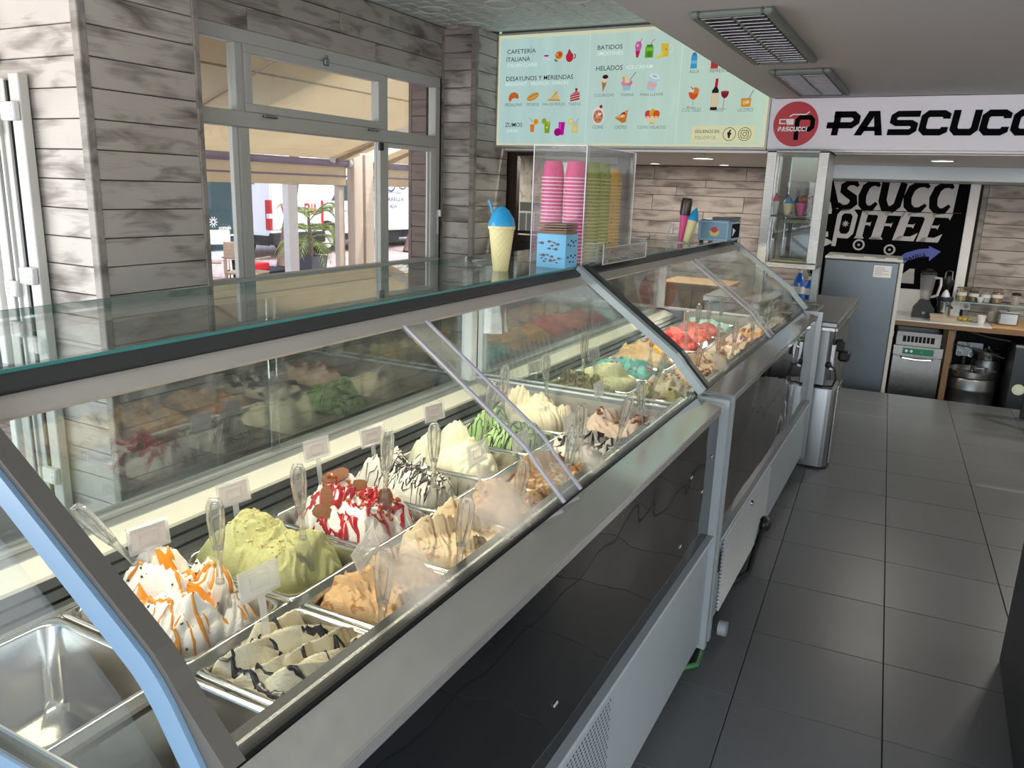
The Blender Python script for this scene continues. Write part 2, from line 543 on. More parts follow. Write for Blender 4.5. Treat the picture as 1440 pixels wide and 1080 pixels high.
def link(name, me, mt, parent=None, loc=None, rot=None, **props):
    o = bpy.data.objects.new(name, me)
    COL.objects.link(o)
    if mt is not None and me is not None and not me.materials:
        me.materials.append(MT[mt] if isinstance(mt, str) else mt)
    if parent is not None: o.parent = parent
    if loc is not None: o.location = loc
    if rot is not None: o.rotation_euler = rot
    for k, v in props.items(): o[k] = v
    return o

def put(name, mb, mt, parent=None, off=(0, 0, 0), sharp=40, loc=None, rot=None, **props):
    return link(name, mb.mesh(name, off, sharp), mt, parent, loc, rot, **props)

def thing(name, label, cat, loc=(0, 0, 0), rz=0, group=None):
    o = bpy.data.objects.new(name, None)
    o.empty_display_size = .05
    COL.objects.link(o)
    o.location = loc; o.rotation_euler = (0, 0, rz)
    o['label'] = label; o['category'] = cat
    if group: o['group'] = group
    return o

def kids(o):
    return [c for c in o.children]

def dup(root, loc, rot=None, label=None, group=None):
    r = root.copy(); COL.objects.link(r); r.location = loc
    if rot is not None: r.rotation_euler = rot
    if label: r['label'] = label
    if group: r['group'] = group
    for ch in list(root.children):
        c = ch.copy(); COL.objects.link(c); c.parent = r
        for g in list(ch.children):
            d = g.copy(); COL.objects.link(d); d.parent = c
    return r

def text_geo(txt, x, z, wd, ht, mb, y=0.0, bold=0.0, shear=0.0):
    """flat lettering in the x-z plane at depth y, facing -y; x,z = lower left, wd x ht = size"""
    cu = bpy.data.curves.new('lettering', 'FONT')
    cu.body = txt; cu.offset = bold; cu.resolution_u = 3; cu.shear = shear
    ob = bpy.data.objects.new('lettering', cu)
    me = bpy.data.meshes.new_from_object(ob)
    co = np.array([v.co[:2] for v in me.vertices]) if len(me.vertices) else np.zeros((1, 2))
    mn = co.min(0); mx = co.max(0); s = mx - mn; s[s == 0] = 1
    kz = ht / .69                      # cap height of the built-in face
    vs = [(x + (v.co.x - mn[0]) / s[0] * wd, y, z + v.co.y * kz) for v in me.vertices]
    mb.add(vs, [tuple(p.vertices)[::-1] for p in me.polygons])
    bpy.data.objects.remove(ob); bpy.data.meshes.remove(me); bpy.data.curves.remove(cu)
    return mb

def ribbon(pts, w, fn, mb, closed=False):
    """flat thick polyline with mitred joints; fn maps (u, v) to 3-D"""
    P = [Vector(p) for p in pts]; n = len(P); L = []; Rr = []
    ww = w if isinstance(w, (list, tuple)) else [w] * n
    for i in range(n):
        if closed:
            d0 = (P[i] - P[i - 1]).normalized(); d1 = (P[(i + 1) % n] - P[i]).normalized()
        else:
            d0 = (P[i] - P[i - 1]).normalized() if i else (P[1] - P[0]).normalized()
            d1 = (P[i + 1] - P[i]).normalized() if i < n - 1 else d0
        m = (Vector((-d0.y, d0.x)) + Vector((-d1.y, d1.x)))
        m = m.normalized() if m.length > 1e-6 else Vector((-d0.y, d0.x))
        c = max(.35, m.dot(Vector((-d1.y, d1.x))))
        L.append(P[i] + m * ww[i] / 2 / c); Rr.append(P[i] - m * ww[i] / 2 / c)
    vs = [fn(p.x, p.y) for p in L] + [fn(p.x, p.y) for p in Rr]
    fs = []
    for i in range(n if closed else n - 1):
        j = (i + 1) % n
        fs.append((i, j, n + j, n + i))
    return mb.add(vs, fs)

def arc(cx, cy, rx, ry, a0, a1, n=12):
    return [(cx + rx * math.cos(R_(a0 + (a1 - a0) * i / n)), cy + ry * math.sin(R_(a0 + (a1 - a0) * i / n))) for i in range(n + 1)]

# tile frame of the floor and of the back room: turned 2.756 degrees against the counter
RT = R_(2.756)
EX = Vector((math.cos(RT), math.sin(RT), 0)); EY = Vector((-math.sin(RT), math.cos(RT), 0))
def TW(tx, ty, z=0.0):
    return tuple(EX * tx + EY * ty + Vector((0, 0, z)))

# ------------------------------------------------------------------ room shell
def struct(name, mb, mt, parent=None, **kw):
    o = put(name, mb, mt, parent, **kw)
    if parent is None: o['kind'] = 'structure'
    return o
rng = random.Random(5)

floor = struct('floor', MB().box((-4.0, -1.6, -.06), (3.2, 7.305, -.006)), 'grout', rot=(0, 0, RT))
put('floor_field', MB().box((-4.0, -1.6, -.006), (-1.61, 7.305, -.001)).box((-1.61, -1.6, -.006), (3.2, -.315, -.001)).box((2.45, -.315, -.006), (3.2, 7.305, -.001)), 'tile', floor)
tile_me = MB().box((-.2235, -.2235, -.006), (.2235, .2235, 0), .0012).mesh('floor_tile')
tile_cut = MB().box((-.2235, -.2235, -.006), (.2235, .19, 0), .0012).mesh('floor_tile')
for i in range(9):
    for k in range(17):
        x = .193 + .45 * (i - 4) + .225; y = 2.387 + .45 * (k - 6) + .225
        link('floor_tile', tile_cut if k == 16 else tile_me, 'tile', floor, (x, y, 0))
lower = struct('floor_lower', MB().box((-4.0, 7.2, -.42), (3.2, 8.6, -.34)), 'tile', rot=(0, 0, RT))
struct('trim_1', MB().box((-4.0, 7.300, -.34), (3.2, 7.312, -.002)), 'grout', rot=(0, 0, RT))

plank_cache = {}
def plank(parent, c, L, h, rz=0., mt='plank', th=.016):
    key = (round(L, 3), round(h, 3), mt)
    if key not in plank_cache:
        plank_cache[key] = MB().box((-L / 2, -th / 2, -h / 2), (L / 2, th / 2, h / 2), .0025).mesh('plank')
    j = rng.uniform(-.0015, .0015)
    c = (c[0] + j * abs(math.sin(rz)), c[1] + j * abs(math.cos(rz)), c[2])
    return link('plank', plank_cache[key], mt, parent, c, (0, 0, rz + (PI if rng.random() < .5 else 0)))

# window wall
wl = struct('wall_left', MB().box((-3.46, 2.70, 2.355), (-3.36, 5.7, 2.72)).box((-3.46, 2.70, -.05), (-3.36, 5.7, 1.02)).box((-3.46, 5.15, 1.02), (-3.36, 5.7, 2.355)), 'wall_core')
for r, cuts in enumerate(([2.72, 3.62, 4.55, 5.19], [2.72, 4.05, 5.19], [2.72, 3.30, 4.40, 5.19])):
    z = 2.706 - .117 * (r + .5)
    for a, b in zip(cuts[:-1], cuts[1:]):
        plank(wl, (-3.352, (a + b) / 2, z), b - a - .004, .113, PI / 2)
for r in range(8):
    z = .06 + .12 * r + .06
    plank(wl, (-3.352, 3.955, z), 2.46, .116, PI / 2)

def pillar(name, x0, x1, y0, y1, zt, faces):
    o = struct(name, MB().box((x0, y0 + .016, -.02), (x1 - .016, y1, zt)), 'wall_core')
    n = int(zt / .1195) + 1
    for k in range(n):
        z0 = k * .1195 + .02; z1 = min(z0 + .1195, zt)
        if z1 - z0 < .02: continue
        if 'x' in faces:
            plank(o, (x1 - .008, (y0 + y1) / 2, (z0 + z1) / 2), (y1 - y0) - .05, (z1 - z0) - .004, PI / 2)
        if 'y' in faces:
            plank(o, ((x0 + x1) / 2, y0 + .008, (z0 + z1) / 2), (x1 - x0) - .05, (z1 - z0) - .004, 0)
    return o
p1 = pillar('pillar', -3.64, -3.064, 2.14, 2.717, 2.70, 'xy')
put('corner_trim', MB().box((-3.104, 2.134, 0), (-3.058, 2.172, 2.70), .004), 'plank_trim', p1)
put('corner_trim', MB().box((-3.10, 2.690, 0), (-3.056, 2.722, 2.70), .004), 'plank_trim', p1)
p2 = pillar('pillar', -3.36, -3.064, 5.19, 5.735, 2.70, 'xy')
put('corner_trim', MB().box((-3.10, 5.184, 0), (-3.058, 5.222, 2.70), .004), 'plank_trim', p2)
put('corner_trim', MB().box((-3.35, 5.180, 0), (-3.33, 5.20, 2.70), .004), 'plank_trim', p2)
# header above the folding door, left of the near pillar
wd = struct('wall_door_side', MB().box((-5.2, 2.156, 2.03), (-3.64, 2.40, 2.75)), 'wall_core')
for k in range(6):
    z = 2.03 + .1195 * (k + .5)
    plank(wd, (-4.40, 2.148, z), 1.50, .1155, 0)

# ceilings
cl = struct('ceiling', MB().box((-5.2, -1.6, 2.712), (-.98, 5.66, 2.80)), 'tin')
def tin_panel():
    m = MB()
    s = .246
    m.box((-s, -s, -.004), (s, s, .006), .003)
    for x in (-.18, -.06, .06, .18):
        for y in (-.18, -.06, .06, .18):
            if abs(x) < .1 and abs(y) < .1: continue
            m.box((x - .045, y - .045, -.010), (x + .045, y + .045, 0), .006)
    m.lathe([(.118, -.003), (.112, -.012), (.100, -.012), (.094, -.004)], (0, 0, 0), 24, True, False, False)
    m.lathe([(.06, -.003), (.05, -.011), (.0, -.012)], (0, 0, 0), 20, True, False, False)
    return m.mesh('tin_panel')
tp = tin_panel()
for i in range(5):
    for k in range(12):
        link('tin_panel', tp, 'tin', cl, (-3.34 + .25 + .5 * i, 5.42 - .25 - .5 * k, 2.708))
struct('ceiling_soffit', MB().box((-1.05, -1.6, 2.21), (3.0, 5.50, 2.712), .004), 'soffit')
struct('ceiling_back', MB().box((-4.0, 5.66, 1.88), (3.2, 8.6, 1.98)), 'white_paint')
struct('trim_2', MB().box((-.72, 7.40, 1.768), (3.2, 8.44, 1.879), .004), 'beam_white', rot=(0, 0, RT))
struct('trim_3', MB().box((-3.35, 5.62, 2.20), (3.0, 5.68, 2.72)), 'wall_core')

# back wall
wb = struct('wall_back', MB().box((-3.6, 8.466, -.36), (3.2, 8.56, 1.90)), 'wall_core', rot=(0, 0, RT))
rows = [1.875, 1.738, 1.664, 1.580, 1.42, 1.31, 1.18, 1.05, .92, .79, .66, .53, .4, .27]
cutsL = [[-3.4, -2.3, -1.35, -.62], [-3.4, -2.75, -1.75, -.62], [-3.4, -2.05, -1.1, -.62]]
for r, (za, zb) in enumerate(zip(rows[:-1], rows[1:])):
    cu = cutsL[r % 3]
    for a, b in zip(cu[:-1], cu[1:]):
        plank(wb, ((a + b) / 2, 8.458, (za + zb) / 2), b - a - .004, za - zb - .004, 0, 'plank_warm')
for r in range(11):
    za = 1.768 - .115 * r
    for a, b in ([.79, 2.0], [2.0, 3.1]):
        plank(wb, ((a + b) / 2, 8.458, za - .0575), b - a - .004, .111, 0, 'plank_warm')
put('corner_trim', MB().box((.745, 8.44, .3), (.79, 8.466, 1.768), .003), 'plank_trim', wb)
struct('wall_right', MB().box((2.5, 3.5, -.4), (2.6, 8.6, 2.25)), 'white_paint')
struct('wall_side_back', MB().box((-3.46, 5.74, -.4), (-3.36, 8.6, 1.9)), 'plank_warm')

# ------------------------------------------------------------------ window_1 in the window wall
win = struct('window_1', MB().box((-3.40, 2.70, 2.285), (-3.335, 5.15, 2.355), .004).box((-3.40, 2.70, 1.02), (-3.33, 5.15, 1.065), .004)
             .box((-3.40, 5.09, 1.065), (-3.335, 5.15, 2.285), .004).box((-3.40, 2.70, 1.065), (-3.335, 2.76, 2.285), .004).box((-3.41, 2.76, 1.865), (-3.325, 5.09, 1.945), .004), 'alu')
for (y0, y1) in ((3.195, 3.245), (4.445, 4.515)):
    put('mullion', MB().box((-3.40, y0, 1.945), (-3.338, y1, 2.285), .003), 'alu', win)
for (y0, y1, xx) in ((3.20, 3.272, -3.335), (4.425, 4.515, -3.335)):
    put('mullion', MB().box((-3.39, y0, 1.065), (xx, y1, 1.865), .003), 'alu', win)
# tilting transom sash
m = MB()
y0, y1, z0, z1 = 3.245, 4.445, 1.945, 2.285
for a, b in (((y0, z0), (y1, z0 + .045)), ((y0, z1 - .045), (y1, z1)), ((y0, z0 + .045), (y0 + .05, z1 - .045)), ((y1 - .05, z0 + .045), (y1, z1 - .045))):
    m.box((-3.385, a[0], a[1]), (-3.322, b[0], b[1]), .003)
put('sash', m, 'alu', win)
put('sash', MB().box((-3.38, 2.76, 1.065), (-3.35, 2.80, 1.865), .002).box((-3.38, 3.165, 1.065), (-3.35, 3.2, 1.865), .002), 'alu_white', win)
put('sash', MB().box((-3.378, 5.045, 1.065), (-3.345, 5.09, 1.865), .002).box((-3.375, 5.025, 1.07), (-3.36, 5.045, 1.86), .002).box((-3.378, 4.515, 1.835), (-3.345, 5.045, 1.865), .002), 'alu_white', win)
put('window_latch', MB().box((-3.322, 3.86, 2.262), (-3.305, 3.90, 2.30), .004).box((-3.315, 3.868, 2.30), (-3.308, 3.892, 2.318), .002), 'steel_dark', win)
put('window_hinge', MB().box((-3.325, 3.36, 1.925), (-3.305, 3.46, 1.938), .003), 'steel_dark', win)
put('window_hinge', MB().box((-3.325, 4.28, 1.925), (-3.305, 4.38, 1.938), .003), 'steel_dark', win)
put('window_handle', MB().box((-3.335, 5.105, 1.24), (-3.318, 5.125, 1.42), .004).box((-3.32, 5.107, 1.37), (-3.295, 5.123, 1.42), .004), 'alu_white', win)
put('window_stop', MB().box((-3.335, 4.40, 1.81), (-3.318, 4.445, 1.86), .003), 'black', win)
for (a, b, c, d) in ((2.76, 3.195, 1.945, 2.285), (3.29, 4.40, 1.985, 2.245), (4.515, 5.09, 1.945, 2.285), (2.80, 3.20, 1.065, 1.865), (3.272, 4.425, 1.065, 1.865), (4.515, 5.045, 1.065, 1.84)):
    put('pane', MB().box((-3.371, a, c), (-3.366, b, d)), 'glass_window', win)
struct('trim_4', MB().box((-3.36, 2.72, .99), (-3.30, 5.19, 1.018), .004), 'alu')

# folding door stack beside the near pillar
door = struct('door_1', MB().box((-3.47, 2.085, 0), (-3.40, 2.128, 1.99), .004), 'alu')
put('door_profile', MB().box((-3.555, 2.075, 0), (-3.485, 2.12, 1.97), .004).box((-3.54, 2.062, 0), (-3.525, 2.076, 1.95), .002), 'alu', door)
put('door_profile', MB().box((-3.63, 2.065, 0), (-3.57, 2.11, 1.96), .004), 'alu', door)
put('door_edge', MB().box((-3.70, 2.05, 0), (-3.655, 2.09, 1.95), .004), 'post_white', door)
put('door_gasket', MB().box((-3.486, 2.078, 0), (-3.472, 2.10, 1.96)).box((-3.57, 2.07, 0), (-3.556, 2.09, 1.95)), 'black', door)
for z in (1.80, 1.12, .94, .2):
    h = MB().box((-3.50, 2.055, z), (-3.405, 2.085, z + .075), .006)
    for q in range(3): h.cyl((-3.425, 2.052, z + .016 + q * .022), (-3.425, 2.056, z + .016 + q * .022), .006, 8)
    put('door_hinge', h, 'alu_white', door)
    h = MB().box((-3.60, 2.045, z - .06), (-3.52, 2.066, z + .01), .006)
    for q in range(3): h.cyl((-3.575, 2.042, z - .044 + q * .02), (-3.575, 2.046, z - .044 + q * .02), .006, 8)
    put('door_hinge', h, 'alu_white', door)
put('door_leaf', MB().box((-3.93, 1.30, 0), (-3.88, 1.36, 1.95), .004).box((-3.93, 2.00, 0), (-3.88, 2.05, 1.95), .004).box((-3.93, 1.36, 0), (-3.88, 2.0, .09), .004).box((-3.93, 1.36, 1.88), (-3.88, 2.0, 1.95), .004), 'alu_white', door)
put('pane', MB().box((-3.909, 1.36, .09), (-3.903, 2.0, 1.88)), 'glass_window', door)
put('door_closer', MB().box((-3.80, 2.09, 2.03), (-3.60, 2.14, 2.075), .006).box((-3.70, 2.08, 2.16), (-3.61, 2.14, 2.22), .01), 'black', door)

# ------------------------------------------------------------------ ceiling vents
def vent(x0, x1, y0, y1, n, label):
    cx, cy_ = (x0 + x1) / 2, (y0 + y1) / 2
    t = thing('ceiling_vent', label, 'vent', (cx, cy_, 2.21), 0, 'vents in the lowered ceiling')
    hx, hy = (x1 - x0) / 2, (y1 - y0) / 2
    f = MB()
    b = .034
    for a, c in (((-hx, -hy), (-hx + b, hy)), ((hx - b, -hy), (hx, hy)), ((-hx + b, -hy), (hx - b, -hy + b)), ((-hx + b, hy - b), (hx - b, hy))):
        f.box((a[0], a[1], -.024), (c[0], c[1], 0), .007)
    put('frame', f, plain_cache('vent_frame', '606a63'), t)
    put('backing', MB().box((-hx + b, -hy + b, -.004), (hx - b, hy - b, -.001)), 'dark', t)
    put('divider', MB().box((-.006, -hy + b, -.02), (.006, hy - b, -.004)), plain_cache('vent_frame', '606a63'), t)
    L = hx - b - .008
    th = R_(20)
    m = MB()
    pit_ = (2 * hy - 2 * b) / n
    hw = pit_ * .52
    m.add([], [])
    for sx in (0,):
        vs = []
        for (yy, zz) in ((-hw * math.cos(th), -hw * math.sin(th)), (hw * math.cos(th), hw * math.sin(th))):
            for dz in (0, .0016):
                for xx in (-L / 2, L / 2):
                    vs.append((xx, yy, zz + dz))
        m.add(vs, [(0, 1, 5, 4), (2, 6, 7, 3), (0, 2, 3, 1), (4, 5, 7, 6), (0, 4, 6, 2), (1, 3, 7, 5)])
    me = m.mesh('slat')
    for c in (-1, 1):
        for k in range(n):
            link('slat', me, 'sign_white', t, (c * (L / 2 + .007), -hy + b + pit_ * (k + .5), -.0135))
PC = {}
def plain_cache(name, col, rough=.5, **kw):
    if name not in PC: PC[name] = plain(name, col, rough, **kw)
    return PC[name]
vent(-.855, -.572, 2.885, 3.975, 18, 'grey framed double louvre vent over the tiled aisle, nearest and largest in the ceiling')
vent(-.84, -.548, 4.27, 5.235, 16, 'grey framed double louvre vent just in front of the long white coffee sign')

# ------------------------------------------------------------------ backlit menu
def menu_mat():
    t = NT('backlit_menu_face')
    v = t.coords((1, 1, 1), False)
    sx = t.n('ShaderNodeSeparateXYZ'); t.l(v, sx.inputs[0])
    gx = t.math('MULTIPLY', t.math('ADD', sx.outputs['X'], 1.0), .5)
    c = t.mix(gx, lin('bcdcda'), lin('c8e0cd'))
    n = t.noise(t.coords((3, 1, .6), False), 3, 2)
    e = t.n('ShaderNodeEmission'); t.l(c, e.inputs[0])
    t.l(t.math('ADD', t.math('MULTIPLY', n, .15), .64), e.inputs[1])
    return t.done(e.outputs[0])
def gcol(name, col, k=.85):
    k *= .78
    if name not in PC: PC[name] = glow(name, col, k)
    return PC[name]
menu = thing('menu_board', 'wide backlit mint green menu board with food drawings under the ceiling', 'menu board', (-2.05, 5.5, 1.90))
MO = (-2.05, 5.5, 1.90)
put('case_frame', MB().box((-3.062, 5.50, 1.893), (-1.045, 5.62, 1.91), .003).box((-3.062, 5.50, 2.685), (-1.045, 5.62, 2.70), .003).box((-3.062, 5.50, 1.91), (-3.052, 5.62, 2.685)).box((-1.058, 5.495, 1.893), (-1.045, 5.62, 2.70)), 'alu', menu, MO)
put('back_panel', MB().box((-3.052, 5.53, 1.91), (-1.058, 5.62, 2.685)), 'white_paint', menu, MO)
put('lit_face', MB().box((-3.052, 5.506, 1.91), (-1.058, 5.514, 2.685)), menu_mat(), menu, MO)
bm_ = MB()
rr = random.Random(3)
for x in np.arange(-3.05, -1.07, .06):
    h = .018 + .012 * rr.random(); bm_.box((x, 5.5045, 2.685 - h), (x + .061, 5.506, 2.685))
    h = .012 + .008 * rr.random(); bm_.box((x, 5.5045, 1.91), (x + .061, 5.506, 1.91 + h))
for z in np.arange(1.91, 2.68, .05):
    bm_.box((-3.052, 5.5045, z), (-3.052 + .012 + .008 * rr.random(), 5.506, z + .051))
    bm_.box((-1.058 - .02 - .012 * rr.random(), 5.5045, z), (-1.058, 5.506, z + .051))
put('cream_border', bm_, gcol('menu_cream', 'dfe3c2', .9), menu, MO)
ln = MB()
for (xa, xb) in ((-2.322, -2.328), (-1.655, -1.672)):
    ln.box((xa - .003, 5.5045, 1.94), (xa, 5.506, 2.66))
put('fold_line', ln, gcol('menu_line', 'd7eee4', .95), menu, MO)
put('follow_panel', MB().box((-1.547, 5.5045, 1.936), (-1.122, 5.506, 2.044)), gcol('menu_cream2', 'e3e2b6', .9), menu, MO)
TXT = [('CAFETERÍA', -2.981, 2.557, 0.235, 0.029, 0), ('ITALIANA', -2.985, 2.503, 0.195, 0.03, 0), ('ITALIAN COFFEE', -2.978, 2.463, 0.248, 0.025, 1), ('DESAYUNOS Y MERIENDAS', -2.983, 2.369, 0.543, 0.03, 0), ('BREAKFAST · BRUNCH · SNACKS', -2.985, 2.334, 0.511, 0.024, 1), ('MEDIALUNAS', -2.986, 2.19, 0.144, 0.021, 2), ('PITUFOS', -2.803, 2.19, 0.099, 0.02, 2), ('PAN DE MOLDE', -2.672, 2.19, 0.177, 0.019, 2), ('TARTAS', -2.467, 2.188, 0.095, 0.019, 2), ('ZUMOS', -2.981, 2.043, 0.145, 0.03, 0), ('JUICES', -2.967, 2.004, 0.091, 0.021, 1), ('BATIDOS', -2.264, 2.555, 0.184, 0.028, 0), ('SMOOTHIES', -2.262, 2.517, 0.19, 0.024, 1), ('HELADOS', -2.266, 2.417, 0.196, 0.031, 0), ('ICE-CREAM', -2.04, 2.421, 0.185, 0.023, 1), ('CUCURUCHO', -2.271, 2.244, 0.15, 0.02, 2), ('TARRINA', -2.074, 2.243, 0.099, 0.019, 2), ('PARA LLEVAR', -1.928, 2.242, 0.162, 0.019, 2), ('GOFRE', -2.269, 2.028, 0.082, 0.022, 2), ('CREPES', -2.101, 2.027, 0.09, 0.022, 2), ('COPAS HELADOS', -1.933, 2.027, 0.204, 0.021, 2), ('AGUA', -1.596, 2.379, 0.067, 0.022, 2), ('REFRESCOS', -1.458, 2.379, 0.14, 0.022, 2), ('COCTELES', -1.624, 2.136, 0.127, 0.023, 2), ('VINOS', -1.421, 2.134, 0.071, 0.022, 2), ('LICORES', -1.252, 2.132, 0.1, 0.022, 2), ('SÍGUENOS EN', -1.524, 1.998, 0.163, 0.021, 0), ('FOLLOW US', -1.52, 1.959, 0.139, 0.021, 2)]
for (s_, x, z, wd_, h_, st) in TXT:
    put(('heading', 'pale_heading', 'caption')[st], text_geo(s_, x, z, wd_, h_, MB(), 5.5035, (.004, .002, -.006)[st]), ('print_dark', gcol('menu_pale', 'e4f6ee', 1.0), 'print_grey')[st], menu, MO)

ICO = {}
def ico(col):
    if col not in ICO: ICO[col] = MB()
    return ICO[col]
lay = [0]
def Y_():
    lay[0] += 1
    return 5.5036 - .000006 * lay[0]
def disc(col, cx, cz, rx, rz=None, n=16, a0=0, a1=360, rot=0):
    rz = rx if rz is None else rz
    y = Y_(); cr, sr = math.cos(R_(rot)), math.sin(R_(rot))
    pts = arc(0, 0, rx, rz, a0, a1, n)
    ico(col).poly([(cx + u * cr - v * sr, y, cz + u * sr + v * cr) for u, v in (pts[:-1] if a1 - a0 == 360 else pts)])
def pg(col, *pts):
    y = Y_(); ico(col).poly([(u, y, v) for u, v in pts])
def ln_(col, wd_, *pts):
    y = Y_(); ribbon(pts, wd_, lambda u, v: (u, y, v), ico(col))
def icons():
    # hot drinks
    x, z = -2.659, 2.529
    disc('e8eef8', x, z - .022, .036, .010); disc('dfe6f4', x, z, .026, .030, 14, 180, 360); disc('dfe6f4', x, z + .002, .026, .008); disc('8a4a3a', x, z + .003, .021, .006); ln_('dfe6f4', .006, *arc(x + .028, z - .008, .011, .010, -90, 90, 8))
    x, z = -2.563, 2.525
    disc('6aa05a', x - .018, z - .028, .016, .008, rot=-30); disc('e8ddc0', x + .008, z - .02, .022, .010); disc('e07a2c', x + .004, z + .008, .030, .026, rot=20); disc('c85a1e', x + .012, z + .012, .014, .012); disc('f0b070', x - .008, z + .012, .008)
    x, z = -2.469, 2.526
    disc('c83246', x - .006, z - .010, .030, .034); ln_('c83246', .008, *arc(x + .026, z - .006, .014, .014, -90, 90, 8)); pg('8f4a38', (x - .024, z + .02), (x + .006, z + .024), (x - .012, z + .045)); ln_('eef6f4', .005, (x + .002, z + .03), (x + .012, z + .045), (x + .006, z + .058))
    # breakfast
    x, z = -2.916, 2.252
    y = Y_()
    ribbon(arc(x + .004, z - .018, .034, .034, 15, 200, 9), [.012, .026, .034, .040, .042, .042, .038, .030, .022, .010], lambda u, v: (u, y, v), ico('d9743a'))
    for a in (50, 90, 130, 165): ln_('a84f22', .003, (x + .004 + .018 * math.cos(R_(a)), z - .018 + .018 * math.sin(R_(a))), (x + .004 + .05 * math.cos(R_(a)), z - .018 + .05 * math.sin(R_(a))))
    x, z = -2.756, 2.254
    disc('dd9a3c', x, z, .052, .024, rot=22); disc('e8b45c', x - .002, z + .005, .044, .014, rot=22)
    for q in (-.026, 0, .026): ln_('8f5522', .005, (x + q - .008, z + q * .4 + .002), (x + q + .012, z + q * .4 + .016))
    x, z = -2.583, 2.251
    pg('e8cf88', (x - .05, z - .026), (x + .048, z - .03), (x + .02, z + .034)); pg('d59a48', (x - .05, z - .026), (x + .048, z - .03), (x + .050, z - .022), (x - .046, z - .016)); pg('f0e0a8', (x - .046, z - .012), (x + .01, z + .034), (x - .012, z + .034)); pg('d8a858', (x - .03, z - .018), (x + .022, z + .026), (x + .03, z + .034), (x + .012, z + .036))
    x, z = -2.42, 2.252
    pg('b83c48', (x - .036, z + .004), (x + .038, z + .022), (x + .038, z - .024), (x - .034, z - .036)); pg('d9606c', (x - .036, z + .006), (x + .038, z + .024), (x + .010, z + .036))
    for q in (-.006, -.022): pg('f2d8d0', (x - .036, z + q), (x + .038, z + q + .016), (x + .038, z + q + .011), (x - .036, z + q - .005))
    disc('a02838', x + .010, z + .044, .010)
    # juices
    x, z = -2.753, 2.049
    pg('e8e8e2', (x - .02, z + .03), (x + .022, z + .03), (x + .016, z - .05), (x - .014, z - .05)); pg('e28a3a', (x - .018, z + .012), (x + .02, z + .012), (x + .015, z - .044), (x - .013, z - .044)); disc('eebb3e', x + .030, z + .030, .022); disc('e09a28', x + .030, z + .030, .014); ln_('7ab0c0', .004, (x + .004, z + .02), (x - .012, z + .05), (x - .03, z + .058))
    x, z = -2.63, 2.049
    pg('a8c040', (x - .024, z + .03), (x + .026, z + .03), (x + .02, z - .052), (x - .018, z - .052)); pg('8cae2c', (x - .022, z + .01), (x + .024, z + .01), (x + .019, z - .048), (x - .017, z - .048)); disc('9cb83a', x - .026, z + .034, .020); ln_('c8d870', .005, (x + .004, z - .02), (x + .022, z + .058)); disc('d8e494', x - .004, z - .01, .008)
    x, z = -2.526, 2.033
    pg('c81fa0', (x - .012, z + .042), (x + .040, z + .042), (x + .032, z - .048), (x - .008, z - .048)); disc('b0148e', x - .018, z - .028, .028); pg('e060c0', (x - .004, z + .034), (x + .008, z + .034), (x + .006, z - .01), (x - .002, z - .01))
    x, z = -2.408, 2.048
    pg('e9d98a', (x - .026, z + .01), (x + .028, z + .01), (x + .024, z - .050), (x - .022, z - .050)); pg('bcdcee', (x - .020, z + .034), (x + .024, z + .034), (x + .028, z + .01), (x - .026, z + .01)); disc('ecd96a', x - .034, z + .030, .022); disc('f4ecae', x - .034, z + .030, .014); ln_('c89ab0', .004, (x + .010, z + .03), (x + .030, z + .056)); disc('f2e6a0', x, z - .02, .012)
    # smoothies
    x, z = -1.967, 2.546
    disc('d86ab0', x + .002, z + .020, .024, .030); pg('d86ab0', (x - .022, z + .02), (x + .026, z + .02), (x + .006, z - .054), (x - .010, z - .054)); pg('c23050', (x - .016, z - .012), (x + .016, z - .012), (x + .004, z - .052), (x - .008, z - .052)); disc('efb4d8', x - .004, z + .024, .010); ln_('b04080', .004, (x + .012, z + .04), (x + .024, z + .066))
    x, z = -1.885, 2.538
    pg('6cb436', (x - .028, z + .02), (x + .028, z + .02), (x + .030, z - .05), (x - .030, z - .05)); pg('8cd050', (x - .022, z + .012), (x + .024, z + .012), (x + .024, z - .006), (x - .022, z - .006)); pg('4f8f30', (x - .020, z + .034), (x + .022, z + .034), (x + .024, z + .02), (x - .022, z + .02)); ln_('d05a80', .004, (x + .008, z + .034), (x + .022, z + .06), (x + .036, z + .064)); disc('549a2c', x, z - .028, .02)
    x, z = -1.785, 2.533
    pg('e8cc48', (x - .020, z + .044), (x + .034, z + .040), (x + .036, z - .040), (x - .010, z - .046)); ln_('f4f0d0', .007, *arc(x + .038, z + .006, .022, .026, -80, 80, 8)); y = Y_()
    ribbon([(x - .052, z - .040), (x - .030, z - .046), (x - .008, z - .030), (x + .004, z - .004)], [.006, .018, .022, .010], lambda u, v: (u, y, v), ico('eedc5a')); disc('5a4a20', x + .018, z + .004, .004)
    # ice creams
    x, z = -2.197, 2.337
    pg('c98a48', (x - .022, z + .010), (x + .022, z + .014), (x - .010, z - .066)); disc('f3e6cc', x + .002, z + .020, .024, .022); disc('3c2a2a', x + .004, z + .038, .022, .014); ln_('9a6430', .003, (x - .012, z + .004), (x + .004, z - .028)); ln_('9a6430', .003, (x + .012, z + .006), (x - .012, z - .026))
    x, z = -2.033, 2.333
    pg('a9d0e2', (x - .030, z - .018), (x + .034, z - .018), (x + .026, z - .052), (x - .022, z - .052)); disc('e6a0b0', x - .016, z - .004, .024, .02); disc('d98aa6', x + .018, z - .002, .024, .02); disc('f3dfc0', x + .004, z + .018, .024, .022); pg('e8b07a', (x - .036, z + .036), (x - .018, z + .042), (x - .012, z + .006), (x - .028, z + .004)); ln_('5a6a70', .004, (x + .022, z + .014), (x + .062, z + .066))
    x, z = -1.844, 2.332
